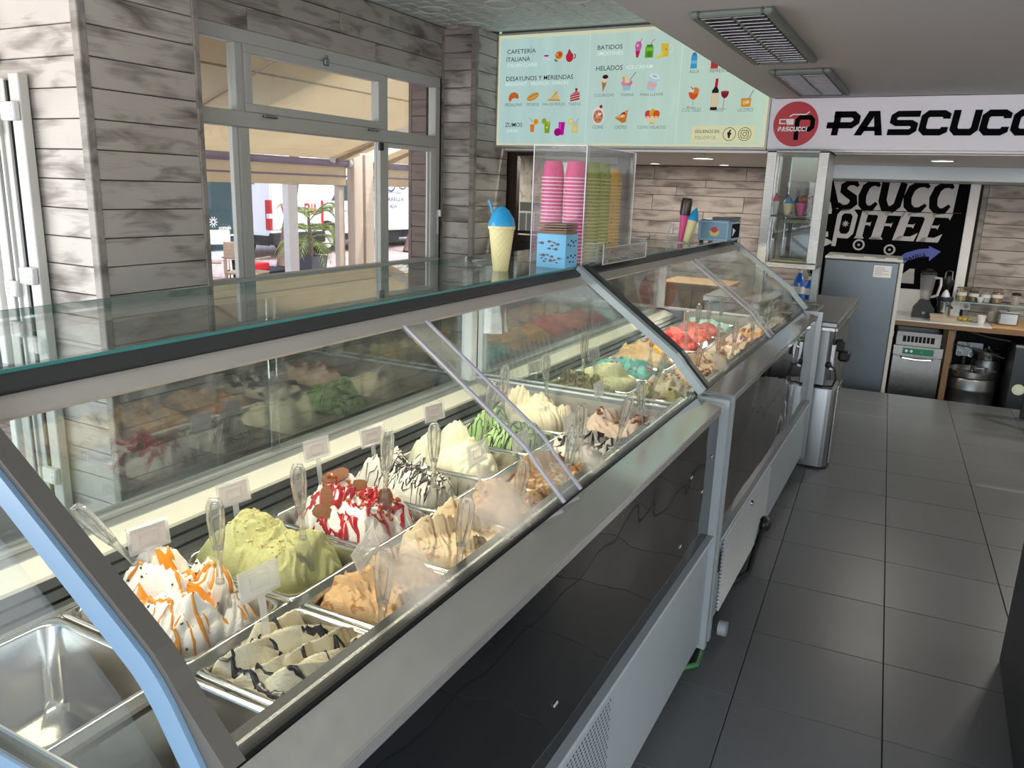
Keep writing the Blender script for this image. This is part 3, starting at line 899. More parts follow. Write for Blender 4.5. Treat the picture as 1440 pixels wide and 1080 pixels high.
    cr = lambda u, v: (x + u * .96 + v * .28, z - u * .28 + v * .96)
    pg('b9dcf0', cr(-.036, .034), cr(.036, .034), cr(.028, -.058), cr(-.028, -.058)); pg('f0c0b8', cr(-.034, -.006), cr(.034, -.006), cr(.031, -.036), cr(-.031, -.036)); pg('cfe9f8', cr(-.034, .012), cr(.034, .012), cr(.034, .004), cr(-.034, .004)); disc('eef8fc', *cr(0, .036), .038, .018, rot=-16); disc('b4cfe0', *cr(0, .037), .020, .007, rot=-16)
    x, z = -2.231, 2.115
    disc('f4f0ee', x, z, .048, .060); disc('d8906a', x, z - .004, .038, .046); disc('efb890', x - .008, z, .012); disc('f6ece6', x + .010, z + .014, .012); disc('a83048', x + .018, z + .062, .012)
    for a in range(0, 360, 60): disc('b04a50', x + .024 * math.cos(R_(a)), z + .030 * math.sin(R_(a)), .006)
    x, z = -2.054, 2.113
    pg('d9803c', (x - .052, z - .012), (x + .044, z + .042), (x + .034, z - .040), (x + .006, z - .048)); pg('f0b468', (x - .048, z - .012), (x + .038, z + .034), (x + .020, z - .012)); disc('b02c38', x + .010, z + .012, .018, .012, rot=30); disc('f4ead8', x + .006, z + .002, .012, .007, rot=30)
    x, z = -1.832, 2.115
    disc('f2e0b8', x, z - .006, .052, .044, 16, 180, 360); disc('d84a5c', x - .030, z + .008, .024, .026); disc('efae38', x + .002, z + .014, .024, .028); disc('e0622c', x + .030, z + .008, .024, .026)
    for q in (-.030, .002, .030): pg('f4e6c8', (x + q - .012, z - .006), (x + q + .012, z - .006), (x + q, z - .022))
    pg('d9c8a0', (x - .010, z - .046), (x + .010, z - .046), (x + .024, z - .058), (x - .024, z - .058)); ln_('f4f4f0', .004, (x - .014, z + .03), (x - .026, z + .058))
    # drinks
    x, z = -1.57, 2.458
    pg('4aa6dc', (x - .020, z + .03), (x + .020, z + .03), (x + .022, z - .05), (x - .022, z - .05)); pg('7cc6ea', (x - .021, z), (x + .021, z), (x + .021, z - .02), (x - .021, z - .02)); pg('3f8cc0', (x - .010, z + .05), (x + .010, z + .05), (x + .018, z + .03), (x - .018, z + .03))
    x, z = -1.432, 2.453
    pg('c04048', (x - .024, z + .05), (x + .024, z + .05), (x + .024, z - .05), (x - .024, z - .05))
    x, z = -1.555, 2.244
    y = Y_()
    disc('e2602c', x, z + .016, .034, .048, 14, 180, 360); disc('e98a3a', x + .010, z + .024, .026, .022); disc('f3f0ea', x - .012, z + .026, .014, .012); ln_('8db8c4', .004, (x, z - .030), (x, z - .080)); disc('a8d0d0', x, z - .082, .022, .005); ln_('4a6a70', .005, (x - .006, z + .03), (x - .022, z + .052)); disc('e8a060', x - .03, z - .078, .010, .006)
    x, z = -1.408, 2.245
    pg('2c2a30', (x - .024, z + .022), (x + .020, z + .022), (x + .018, z - .102), (x - .028, z - .102)); pg('2c2a30', (x - .024, z + .022), (x + .020, z + .022), (x + .008, z + .044), (x - .008, z + .044)); pg('c02844', (x - .010, z + .044), (x + .010, z + .044), (x + .012, z + .096), (x - .006, z + .096)); pg('efd8b4', (x - .024, z + .006), (x + .019, z + .006), (x + .018, z - .082), (x - .027, z - .082))
    x, z = -1.360 + .014, 2.235
    disc('8f2436', x, z + .022, .026, .040, 14, 180, 360); disc('a83a4a', x, z + .022, .026, .007); ln_('a090a0', .004, (x - .001, z - .018), (x - .004, z - .084)); disc('b8c4c4', x - .004, z - .086, .02, .005)
    x, z = -1.205, 2.201
    pg('cfe6ea', (x - .030, z + .036), (x + .034, z + .036), (x + .032, z + .010), (x - .030, z + .010)); pg('e29a38', (x - .032, z + .014), (x + .034, z + .014), (x + .030, z - .040), (x - .028, z - .040)); disc('f0c878', x - .008, z - .014, .014); disc('f4dca0', x + .012, z - .010, .012); ln_('5aa0a8', .005, (x + .016, z + .01), (x + .044, z + .064))
    # social media rings
    for x in (-1.292, -1.192):
        y = Y_(); ribbon(arc(x, 1.991, .041, .041, 0, 360, 28)[:-1], .0035, lambda u, v: (u, y, v), ico('3a3c3a'), True)
    x, z = -1.292, 1.991
    ln_('2a2c2c', .009, *([(x - .002, z - .026), (x - .002, z + .012)] + arc(x + .008, z + .012, .010, .012, 180, 80, 5))); ln_('2a2c2c', .007, (x - .014, z + .001), (x + .014, z + .001))
    x = -1.192
    for rx, wd_ in ((.024, .004),):
        y = Y_(); c = .008
        ribbon([(x - rx, z - rx + c), (x - rx + c, z - rx), (x + rx - c, z - rx), (x + rx, z - rx + c), (x + rx, z + rx - c), (x + rx - c, z + rx), (x - rx + c, z + rx), (x - rx, z + rx - c)], wd_, lambda u, v: (u, y, v), ico('3a3c3a'), True)
    y = Y_(); ribbon(arc(x, z, .012, .012, 0, 360, 16)[:-1], .004, lambda u, v: (u, y, v), ico('3a3c3a'), True); disc('3a3c3a', x + .014, z + .014, .003)
icons()
for c, mb in ICO.items():
    put('printed_drawing', mb, gcol('menu_ink_' + c, c, .8), menu, MO)

# ------------------------------------------------------------------ long white sign with black block letters
sg = thing('shop_sign', 'long white sign with a red disc and black block letters over the aisle', 'sign', (.3, 5.52, 1.90))
SO = (.3, 5.52, 1.90)
put('panel', MB().box((-1.043, 5.500, 1.897), (1.6, 5.54, 2.207), .003), 'sign_white', sg, SO)
put('underside', MB().box((-1.043, 5.54, 1.885), (1.6, 5.66, 1.90)), 'white_paint', sg, SO)
def sgn(u, v): return (u, 5.4985, v)
def blk(ch, x0, x1, z0, z1, mb, y=5.4960, t=.038, sh=.10, fatv=1.0):
    H = z1 - z0; W = x1 - x0
    def fn(u, v): return (x0 + u * W + (v - .5) * H * sh, y, z0 + v * H)
    tu = t / W; tv = t * fatv / H; k = .13
    def rb(pts, ws):
        Wd = [(p[0] * W, p[1] * H) for p in pts]
        ribbon(Wd, ws, lambda a, b: fn(a / W, b / H), mb)
    a, b, c, d = tu / 2, 1 - tu / 2, tv / 2, 1 - tv / 2
    if ch == 'C':
        rb([(b, .66), (b, d - k * .6), (b - k, d), (a + k, d), (a, d - k), (a, c + k), (a + k, c), (b - k, c), (b, c + k * .6), (b, .34)], t)
    elif ch == 'U':
        rb([(a, 1), (a, c + k), (a + k, c), (b - k, c), (b, c + k), (b, 1)], t)
    elif ch == 'S':
        rb([(1, d), (a + k, d), (a, d - k * .8), (a, .5 + k * .6), (a + k, .5), (b - k, .5), (b, .5 - k * .6), (b, c + k * .8), (b - k, c), (0, c)], t * .93)
    elif ch == 'A':
        mb.poly([fn(0, 0), fn(tu * 1.15, 0), fn(.56, .72), fn(.56, 1), fn(.36, 1)]); mb.poly([fn(.52, 1), fn(.74, 1), fn(1.0, 0), fn(1 - tu * 1.1, 0), fn(.56, .80)])
        mb.poly([fn(.24, .36), fn(.82, .36), fn(.86, .18), fn(.14, .18)])
    elif ch == 'P':
        rb([(.28, 0), (.28, 1)], t); rb([(.16, d), (b - k, d), (b, d - k), (b, .56), (b - k, .42), (-.02, .42)], t * .98)
    elif ch == 'I':
        rb([(.5, 0), (.5, 1)], t)
lt = MB()
for ch, x0, x1 in (('P', -.685, -.503), ('A', -.520, -.359), ('S', -.334, -.176), ('C', -.168, -.014), ('U', -.004, .142), ('C', .147, .293), ('C', .302, .448), ('I', .455, .50)):
    blk(ch, x0, x1, 1.983, 2.126, lt)
put('block_lettering', lt, 'print_black', sg, SO)
rd = MB(); rd.prism(arc(-.878, 2.052, .137, .137, 0, 360, 40)[:-1], 'y', 5.4975, 5.5005)
put('red_disc', rd, 'print_red', sg, SO)
bl = MB()
ribbon([(-.868, 1.955), (-.868, 2.075), (-.852, 2.092), (-.792, 2.092), (-.776, 2.076), (-.776, 2.035), (-.792, 2.020), (-.84, 2.020)], .028, lambda u, v: (u, 5.4968, v), bl)
put('black_emblem', bl, 'print_black', sg, SO)
wh = MB()
wh.poly([(-.940, 5.4960, 2.084), (-.890, 5.4960, 2.084), (-.890, 5.4960, 2.048), (-.932, 5.4960, 2.048)])
ribbon([(-.940, 2.080), (-.976, 2.080), (-.976, 2.056), (-.940, 2.056)], .007, lambda u, v: (u, 5.4960, v), wh)
ribbon([(-.918, 2.098), (-.90, 2.110), (-.82, 2.110), (-.80, 2.126)], .007, lambda u, v: (u, 5.4960, v), wh)
for k, ch in enumerate('PASCUCCI'):
    blk(ch, -.985 + k * .0245, -.985 + k * .0245 + (.022 if ch != 'I' else .010), 2.008, 2.036, wh, 5.4955, .0065)
put('white_emblem', wh, 'print_white', sg, SO)

# ------------------------------------------------------------------ downlights
def downlight(x, y, r, label, e):
    t = thing('ceiling_light', label, 'light', (x, y, 1.88), 0, 'round recessed downlights')
    put('ring', MB().lathe([(r, 0), (r * 1.12, -.006), (r * .95, -.009), (r * .9, -.002)], (0, 0, 0), 24, True, False, False), 'white_paint', t)
    put('diffuser', MB().lathe([(r * .92, -.003), (r * .5, -.005)], (0, 0, 0), 20, True), 'lamp', t)
    ld = bpy.data.lights.new('downlight', 'AREA'); ld.shape = 'DISK'; ld.size = r * 1.6; ld.energy = e; ld.color = (1, .93, .82)
    o = bpy.data.objects.new('lamp', ld); COL.objects.link(o); o.parent = t; o.location = (0, 0, -.012)
downlight(-.022, 6.30, .075, 'bright round downlight behind the coffee sign, nearest of them', 11)
downlight(-1.70, 6.45, .085, 'round downlight below the menu board right of the stacked cups', 11)
downlight(-2.50, 7.7, .05, 'small round downlight far back left of the pair below the menu', 5)
downlight(-1.84, 7.75, .045, 'small round downlight far back right of the pair below the menu', 5)
for k_, (x_, y_) in enumerate(((1.35, 6.2), (1.35, 7.1), (-2.75, 6.35))):  # three unseen downlights added to brighten the back room
    downlight(x_, y_, .075, ('added unseen round downlight over the side table right of the aisle', 'added unseen round downlight at the far right before the worktop', 'added unseen round downlight hidden behind the left half of the menu board')[k_], 14)
downlight(.30, 8.0, .05, 'small round downlight over the barista worktop by the painted wall', 5)

# ------------------------------------------------------------------ painted coffee wall
po = thing('wall_mural', 'black and white hand painted coffee lettering panel behind the fridge', 'mural', TW(0, 8.44, .55), RT)
def pw(u, v): return (u, -.001, v - .55)
put('panel', MB().box((-.64, 0, -.5), (.640, .014, 1.218)), 'print_black', po)
put('pale_ground', MB().box((-.63, -.0006, .957), (.60, 0, 1.215)), 'poster_grey', po)
# px -> (u, v): letters laid out by width of each glyph
b1 = MB(); g1 = MB()
def glyph_box(x0, x1, z0, z1, lean=.0):
    return lambda u, v: (x0 + u * (x1 - x0) + (v) * lean, -.0016, z0 + v * (z1 - z0) - .55)
def rg(pts, wd_, x0, x1, z0, z1, mb, lean=0, closed=False):
    W, H = x1 - x0, z1 - z0
    g = glyph_box(x0, x1, z0, z1, lean)
    if mb is b1: wd_ = [q * 1.32 for q in wd_] if isinstance(wd_, list) else wd_ * 1.25
    ribbon([(p[0] * W, p[1] * H) for p in pts], wd_, lambda a, b: g(a / W, b / H), mb, closed)
Z0, Z1 = 1.508, 1.764
rg([(.12, 0), (.5, 1), (.9, 0)], .055, -.655, -.455, Z0, Z1, b1); rg([(.25, .3), (.8, .3)], .03, -.655, -.455, Z0, Z1, b1)
S_ = [(.98, .84), (.78, .96), (.45, .97), (.2, .84), (.22, .66), (.5, .54), (.82, .42), (.9, .22), (.66, .06), (.3, .03), (.02, .18)]
rg(S_, [.02, .035, .04, .045, .045, .05, .05, .05, .045, .04, .03], -.470, -.310, Z0, Z1, b1, .02)
C_ = [(.98, .86), (.80, .97), (.5, .96), (.25, .82), (.13, .5), (.2, .2), (.45, .03), (.75, .06), (.98, .26)]
for a, b in ((-.280, -.120), (.105, .300), (.325, .495)):
    rg(C_, [.02, .036, .044, .05, .052, .05, .046, .04, .022], a, b, Z0, Z1, b1, .015)
rg([(.12, 1), (.10, .35), (.28, .05), (.55, .03), (.78, .2), (.92, 1)], [.05, .052, .052, .05, .05, .046], -.095, .100, Z0, Z1, b1, .01)
b1.poly([(.545, -.0016, 1.767 - .55), (.625, -.0016, 1.767 - .55), (.600, -.0016, Z0 - .55), (.530, -.0016, Z0 - .55)])
put('black_lettering', b1, 'print_black', po)
Z0, Z1 = 1.235, 1.500
rg([(.95, .93), (.4, .93), (.08, .65), (.10, .3), (.4, .07), (.9, .1)], .05, -.625, -.50, Z0, Z1, g1)
rg([(.16, .8), (.3, .95), (.7, .95), (.86, .8), (.80, .2), (.65, .06), (.3, .06), (.14, .22)], .042, -.470, -.270, Z0, Z1, g1, .01, True)
def letF(x0, x1, lean, E=False):
    g = glyph_box(x0, x1, Z0, Z1, lean)
    g1.poly([g(.10, 1), g(.42, 1), g(.36, 0), g(0.02, .0)]); g1.poly([g(.3, 1), g(1.0, 1), g(.96, .78), g(.88, .86), g(.3, .86)])
    g1.poly([g(.36, .58), g(.62, .58), g(.66, .64), g(.64, .44), g(.58, .49), g(.36, .49)])
    if E: g1.poly([g(.2, .16), g(.62, .16), g(.86, .30), g(.80, 0), g(.1, 0)])
    else: g1.poly([g(-.04, 0), g(.46, 0), g(.40, .08), g(.02, .08)])
letF(-.270, -.095, .02); letF(-.135, .110, .03); letF(.055, .290, .04, True); letF(.260, .495, .04, True)
put('pale_lettering', g1, 'poster_grey', po)
st = MB()
for k in range(8):
    a = R_(45 * k + 10)
    c = (-.368, 1.368); d = Vector((math.cos(a), math.sin(a))); n_ = Vector((-d.y, d.x))
    st.poly([pw(c[0] + n_.x * .010, c[1] + n_.y * .010), pw(c[0] + d.x * .036, c[1] + d.y * .036), pw(c[0] - n_.x * .010, c[1] - n_.y * .010)])
for (x, z, r) in ((-.225, 1.175, .045), (.05, 1.145, .043)):
    wh_ = MB(); ribbon(arc(x, z, r, r, 0, 360, 20)[:-1], .016, lambda u, v: (u, -.0016, v - .55), wh_, True); wh_.poly([(x + .012 * math.cos(R_(a)), -.0016, z + .012 * math.sin(R_(a)) - .55) for a in range(0, 360, 45)])
    put('painted_wheel', wh_, 'poster_grey', po)
put('painted_star', st, 'poster_grey', po); st = MB()
st.poly([pw(-.62, 1.26), pw(-.48, 1.20), pw(-.46, 1.18), pw(-.62, 1.1)]); put('painted_band', st, 'poster_grey', po); st = MB()
st.poly([pw(-.462, 1.285), pw(-.425, 1.285), pw(-.432, 1.15), pw(-.470, 1.15)]); put('painted_pole', st, 'poster_grey', po); st = MB()
st.poly([pw(.10, .84), pw(.25, .98), pw(.29, .98), pw(.30, .84)])
put('painted_ramp', st, 'poster_grey', po)
ar = MB()
ribbon([(.06, .91), (.12, 1.01), (.21, 1.09), (.31, 1.13), (.39, 1.14)], .075, lambda u, v: (u, -.0018, v - .55), ar)
ar.poly([(.38, -.0018, 1.20 - .55), (.485, -.0018, 1.155 - .55), (.40, -.0018, 1.06 - .55)])
put('violet_arrow', ar, 'print_blue', po)
tx_ = MB(); text_geo('COLOMBIA', -.02, 0, .36, .05, tx_, -.0022)
def bend(p):
    s = (p.x + .02) / .36
    x = .055 + .32 * s; zc = .905 + .30 * s - .115 * s * s * 1.0
    return (x - p.z * (.5 - .35 * s), p.y, zc + p.z - .55)
tx_.xf(bend)
put('arrow_lettering', tx_, 'print_black', po)
put('white_edge_strip', MB().box((.640, -.02, -.5), (.72, .012, 1.218), .004), 'post_white', po)

# ------------------------------------------------------------------ dark wood frame door left of the cups
d2 = struct('door_2', MB().box((-3.09, 5.74, 0), (-2.99, 5.80, 1.875), .004).box((-2.99, 5.74, 1.845), (-2.05, 5.80, 1.875), .004).box((-2.15, 5.74, 0), (-2.05, 5.80, 1.845), .004).box((-2.99, 5.74, 1.245), (-2.15, 5.79, 1.268), .003).box((-2.99, 5.74, 0), (-2.15, 5.80, 1.08), .003), 'wood_dark')
put('pane', MB().box((-2.99, 5.765, 1.268), (-2.15, 5.77, 1.845)), 'glass_window', d2)
for k in range(6):
    put('white_card', MB().box((-2.985 + k * .066, 5.80, 1.268), (-2.985 + k * .066 + .058, 5.812, 1.405), .003), 'paper', d2)
put('grey_rail', MB().box((-2.99, 5.81, 1.42), (-2.15, 5.83, 1.49), .003), 'alu', d2)
put('open_sign', MB().box((-2.985, 5.725, 1.095), (-2.70, 5.74, 1.235), .003), 'wood_dark', d2)
put('open_lettering', text_geo('OPEN', -2.945, 1.115, .21, .075, MB(), 5.7235, .0), plain_cache('open_ink', '120d0a'), d2)

# ------------------------------------------------------------------ gelato display cases
FA, FK, FB = (-1.075, 1.325), (-.70, 1.055), (-.612, .957)
FRONT = [FA, (-.735, 1.081), (-.712, 1.064), (-.696, 1.048), (-.682, 1.030), FB]
END_POLY = [(-1.45, .91), (-.66, .91), FB, (-.682, 1.030), (-.696, 1.048), (-.712, 1.064), (-.735, 1.081), FA, (-1.45, 1.325)]

def display_case(Y0, Y1, label, seam, fr, first):
    Ym = (Y0 + Y1) / 2; O = (-1.0, Ym, 0.0)
    t = thing('gelato_display_case', label, 'display case', O, 0, 'glass gelato display cases')
    def part(name, mb, mt, parent=t, **kw): return put(name, mb, mt, parent, O, **kw)
    zb = .495 if first else .435
    # carcass
    part('base_panel', MB().box((-.540, Y0, .09), (-.520, Y1, zb - .012), .003).box((-.540, Y0, zb - .014), (-.503, Y1, zb), .004), 'case_white')
    part('carcass', MB().box((-1.46, Y0 + .02, .10), (-.560, Y1 - .02, .66)), 'case_white')
    part('front_panel', MB().box((-.545, Y0, zb), (-.528, Y1, .938)), 'black_glass')
    part('ledge', MB().prism([(-.603, .960), (-.515, .951), (-.512, .948), (-.512, .930), (-.520, .930), (-.603, .945)], 'y', Y0, Y1), 'steel_ledge')
    if first:
        for (y_, z_) in ((2.18, .795), (2.33, .70), (2.12, .60), (2.42, .79), (1.25, .62)):
            part('panel_clip', MB().box((-.528, y_ - .009, z_ - .0035), (-.524, y_ + .009, z_ + .0035), .0015), plain_cache('clip_grey', '8e9496', .5))
    # seat of the front glass: two dark rails with a pale line between
    part('glass_seat', MB().box((-.664, Y0 + .03, .90), (-.640, Y1 - .03, .952), .002).box((-.628, Y0 + .03, .92), (-.604, Y1 - .03, .966), .003), 'seat_black')
    part('seat_line', MB().box((-.641, Y0 + .03, .93), (-.6275, Y1 - .03, .957), .001), 'steel')
    part('inner_front', MB().box((-.664, Y0 + .03, .66), (-.650, Y1 - .03, .90)), 'steel_dark')
    # front glass, two bent panes with a clear joint band
    for a, b in ((Y0 + (.065 if first else .03), seam - .001), (seam + .001, Y1 - .03)):
        o = part('front_glass', MB().strip(FRONT, 'y', a, b, .006), fr)
    jb = [(x + .006, z + .006) for x, z in [(-1.018, 1.2845)] + FRONT[1:]]
    part('joint_band', MB().strip(jb, 'y', seam - .045, seam + .045, .003), 'acrylic_frost2')
    for yy in (seam - .045, seam + .042):
        part('joint_edge', MB().strip([(x + .004, z + .004) for x, z in jb], 'y', yy - .002, yy + .0045, .006), plain_cache('joint_edge', 'a5a3ac', .25))
    # top
    part('top_rail', MB().box((-1.150, Y0, 1.275), (-1.085, Y1, 1.328), .003), 'frame_grey')
    part('top_lip', MB().strip([(-1.066, 1.3285), (-1.043, 1.3115)], 'y', Y0, Y1, .014), 'gasket')
    part('rail_trim', MB().strip([(-1.042, 1.3105), (-1.012, 1.289)], 'y', Y0 + .03, Y1 - .03, .007), plain_cache('rail_trim_grey', 'b5b1aa', .4, metal=.4))
    part('top_glass', MB().box((-1.525, Y0 - .005, 1.330), (-1.062, Y1 + .002, 1.3445)), 'glass_top')
    part('top_glass_edge', MB().box((-1.062, Y0 - .005, 1.3295), (-1.0585, Y1 + .002, 1.345)).box((-1.5265, Y0 - .005, 1.3295), (-1.525, Y1 + .002, 1.345)), 'teal_edge')
    part('top_support', MB().box((-1.50, Y0, 1.31), (-1.455, Y1, 1.329), .003), 'alu')
    # service side
    for a, b, dx in ((Y0 + .05, Ym + .02, 0.0), (Ym - .02, Y1 - .06, .012)):
        part('back_glass', MB().box((-1.474 + dx, a, .903), (-1.469 + dx, b, 1.308)), 'glass_back')
    part('back_frame', MB().box((-1.480, Y0 + .02, .889), (-1.458, Y1 - .02, .903), .003), plain_cache('grey_sill', '9a9c98', .35))
    part('back_post', MB().box((-1.470, Y1 - .085, .905), (-1.425, Y1 - .045, 1.31), .004), 'alu_white')
    part('back_post', MB().box((-1.478, Y0 + .02, .905), (-1.452, Y0 + .05, 1.31), .004), 'alu')
    part('sill_strip', MB().prism([(-1.372, .858), (-1.424, .876), (-1.424, .888), (-1.372, .868)], 'y', Y0 + .03, Y1 - .03), 'cream')
    part('rear_sill', MB().box((-1.525, Y0 + .03, .872), (-1.4245, Y1 - .03, .889), .003), plain_cache('grey_sill', '9a9c98', .35))
    lv = MB()
    for k, (xa, za) in enumerate(((-1.372, .850), (-1.345, .838), (-1.318, .826))):
        lv.prism([(xa, za), (xa + .024, za - .006), (xa + .026, za + .004), (xa + .004, za + .012)], 'y', Y0 + .03, Y1 - .03)
    part('air_louver', lv, 'steel_louver')
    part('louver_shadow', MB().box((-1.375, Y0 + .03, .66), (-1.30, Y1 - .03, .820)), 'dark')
    part('pan_rail', MB().box((-.953, Y0 + .03, .828), (-.925, Y1 - .03, .846), .004), 'steel_pan')
    part('pan_rail', MB().box((-1.300, Y0 + .03, .80), (-1.272, Y1 - .03, .838), .003), 'steel_pan')
    part('well_floor', MB().box((-1.30, Y0 + .03, .655), (-.65, Y1 - .03, .668)), 'steel_dark')
    # ends
    for (ya, yb, nm) in ((Y0, Y0 + .030, 0), (Y1 - .030, Y1, 1)):
        ymid = (ya + yb) / 2
        part('end_plate', MB().prism([(-1.50, .07), (-.500, .07), (-.500, .964), (-.606, .964), (-.64, .906), (-1.50, .906)], 'y', ya if first or not nm else yb - .008, yb), 'case_blue' if first and not nm else ('case_white' if first or not nm else 'steel_dark'))
        part('end_glass', MB().prism(END_POLY, 'y', ymid - .003, ymid + .003), 'glass_end')
        fa_, fb_ = (ya + .042, yb + .037) if first and not nm else (ya, yb)
        part('end_frame', MB().strip([(x + .010, z + .010) for x, z in [(-1.072, 1.320)] + FRONT[1:]], 'y', fa_, fb_, .040 if first and not nm else .024), 'frame_end' if nm else ('near_frame' if first else 'gasket'))
        if first and not nm: part('end_frame_side', MB().strip([(x + .008, z + .008) for x, z in [(-1.072, 1.320)] + FRONT[1:-1] + [(-.60, .90)]], 'y', fa_ - .007, fa_ - .0005, .034), 'case_blue')  # blue strip carries the sky light reflected on the frame's outer face
        yi = (yb + .012) if nm == 0 else (ya - .012)
        part('end_inner', MB().box((-1.30, min(yi, yb if nm == 0 else ya), .66), (-.655, max(yi, yb if nm == 0 else ya), .893)), plain_cache('end_inner_steel', 'c2bfb8', .35, metal=.4))
        part('end_sill', MB().box((-1.44, ymid - .012, .893), (-.655, ymid + .012, .908), .003), 'alu_white' if nm or not first else 'gasket')
    # casters
    for yy in (Y0 + .30, Y1 - .35):
        part('caster', MB().cyl((-.62, yy, .036), (-.585, yy, .036), .036, 14).box((-.625, yy - .02, .036), (-.58, yy + .02, .10), .004), 'rubber')
    # grilles
    if first:
        g = part('vent_frame', MB().box((-.522, 1.235, .10), (-.516, 1.565, .465), .002), 'case_white')
        hm = MB()
        for i in range(20):
            for k in range(26):
                y = 1.252 + i * .0155 + (k % 2) * .0077; z = .118 + k * .013
                hm.add([(-.5155, y - .0052, z), (-.5155, y, z - .004), (-.5155, y + .0052, z), (-.5155, y, z + .004)], [(0, 1, 2, 3)])
        part('vent_holes', hm, 'dark', g, kind='stuff')
    else:
        part('vent_frame', MB().box((-.523, Y0 + .12, .10), (-.517, Y0 + 1.08, .415), .002), 'case_white')
        sl = MB().box((-.519, 0, 0), (-.509, .90, .004), .001)
        me = MB().prism([(-.518, 0), (-.506, -.006), (-.506, -.002), (-.518, .006)], 'y', Y0 + .15, Y0 + 1.05).mesh('vent_slat', O)
        for k in range(20):
            link('vent_slat', me, 'case_white', t, (0, 0, .118 + .0148 * k))
        part('vent_recess', MB().box((-.519, Y0 + .15, .11), (-.5165, Y0 + 1.05, .41)), 'dark')
        part('latch', MB().box((-.518, Y0 + .045, .31), (-.500, Y0 + .075, .40), .006), 'black')
        part('power_plug', MB().ball((-.49, Y0 + .93, .17), .03, .045, .035).tube([(-.49, Y0 + .90, .16), (-.50, Y0 + .80, .09), (-.50, Y0 + .70, .03), (-.56, Y0 + .55, .012)], .012, 8), 'black')
        part('screw_knob', MB().cyl((-.519, Y0 + .62, .375), (-.500, Y0 + .62, .375), .012, 10), 'chrome')
        part('white_foot', MB().cyl((-.50, Y0 + .16, .045), (-.47, Y0 + .16, .045), .028, 14), 'case_white')
    # LED lighting under the top rail
    part('light_strip', MB().box((-1.150, Y0 + .06, 1.268), (-1.120, Y1 - .06, 1.275)), 'led')
    for k in range(3):
        ld = bpy.data.lights.new('case_led', 'AREA'); ld.shape = 'RECTANGLE'
        L = (Y1 - Y0 - .12) / 3
        ld.size = .03; ld.size_y = L * .98; ld.energy = LED; ld.color = (1, .90, .72)
        o = bpy.data.objects.new('case_lamp', ld); COL.objects.link(o); o.parent = t
        o.location = (-1.135 - O[0], Y0 + .06 + L * (k + .5) - O[1], 1.262)
        o.rotation_euler = (0, R_(-16), 0)
    return t
LED = 2.7
MT['acrylic_frost2'] = pane('joint_acrylic', (.95, .96, .95), .9, .05, .03, .16, (.72, .75, .72))
MT['near_frame'] = plain('near_end_frame', '57554f', .4, var=.1)
MT['frame_end'] = plain('end_frame_grey', '98a3a6', .35, .1, var=.06)
display_case(.45, 2.512, 'long glass gelato case nearest, with black glossy front panel and full pans of ice cream', 1.46, 'glass_front1', True)
display_case(2.540, 4.835, 'farther glass gelato case with white slatted vent in its base beside the aisle', 3.78, 'glass_front2', False)

# ------------------------------------------------------------------ pans
ZR = .842
def rrect(hx, hy, r, z, n=5):
    pts = []
    for cx, cy2, a0 in ((hx - r, hy - r, 0), (-hx + r, hy - r, 90), (-hx + r, -hy + r, 180), (hx - r, -hy + r, 270)):
        for k in range(n + 1):
            a = R_(a0 + 90 * k / n)
            pts.append((cx + r * math.cos(a), cy2 + r * math.sin(a), z))
    return pts
def pan_mesh():
    loops = [rrect(.160, .1195, .012, -.010), rrect(.160, .1195, .012, 0), rrect(.158, .1175, .012, .0025), rrect(.149, .1085, .03, .0025), rrect(.1455, .105, .03, -.002), rrect(.138, .098, .032, -.135), rrect(.128, .088, .03, -.150), rrect(.09, .05, .02, -.152)]
    m = MB(); n = len(loops[0]); vs = [p for L in loops for p in L]; fs = []
    for i in range(len(loops) - 1):
        for k in range(n):
            j = (k + 1) % n
            fs.append((i * n + k, i * n + j, (i + 1) * n + j, (i + 1) * n + k))
    fs.append(tuple(range((len(loops) - 1) * n, len(loops) * n)))
    m.add(vs, fs, True)
    return m.mesh('steel_pan', (0, 0, 0), 50)
PAN = pan_mesh()
XB, XF = -1.112, -.787
def pan_y(c, k): return (.622 + .244 * k) if c == 1 else (2.70 + .244 * k)
def add_pan(c, row, k, what):
    side = 'rear' if row == 'b' else 'front'
    lab = f'stainless steel pan in the {side} row {what}'
    return link('steel_pan', PAN, 'steel_pan', None, (XB if row == 'b' else XF, pan_y(c, k), ZR), None, label=lab, category='pan', group='steel gelato pans in the cases')

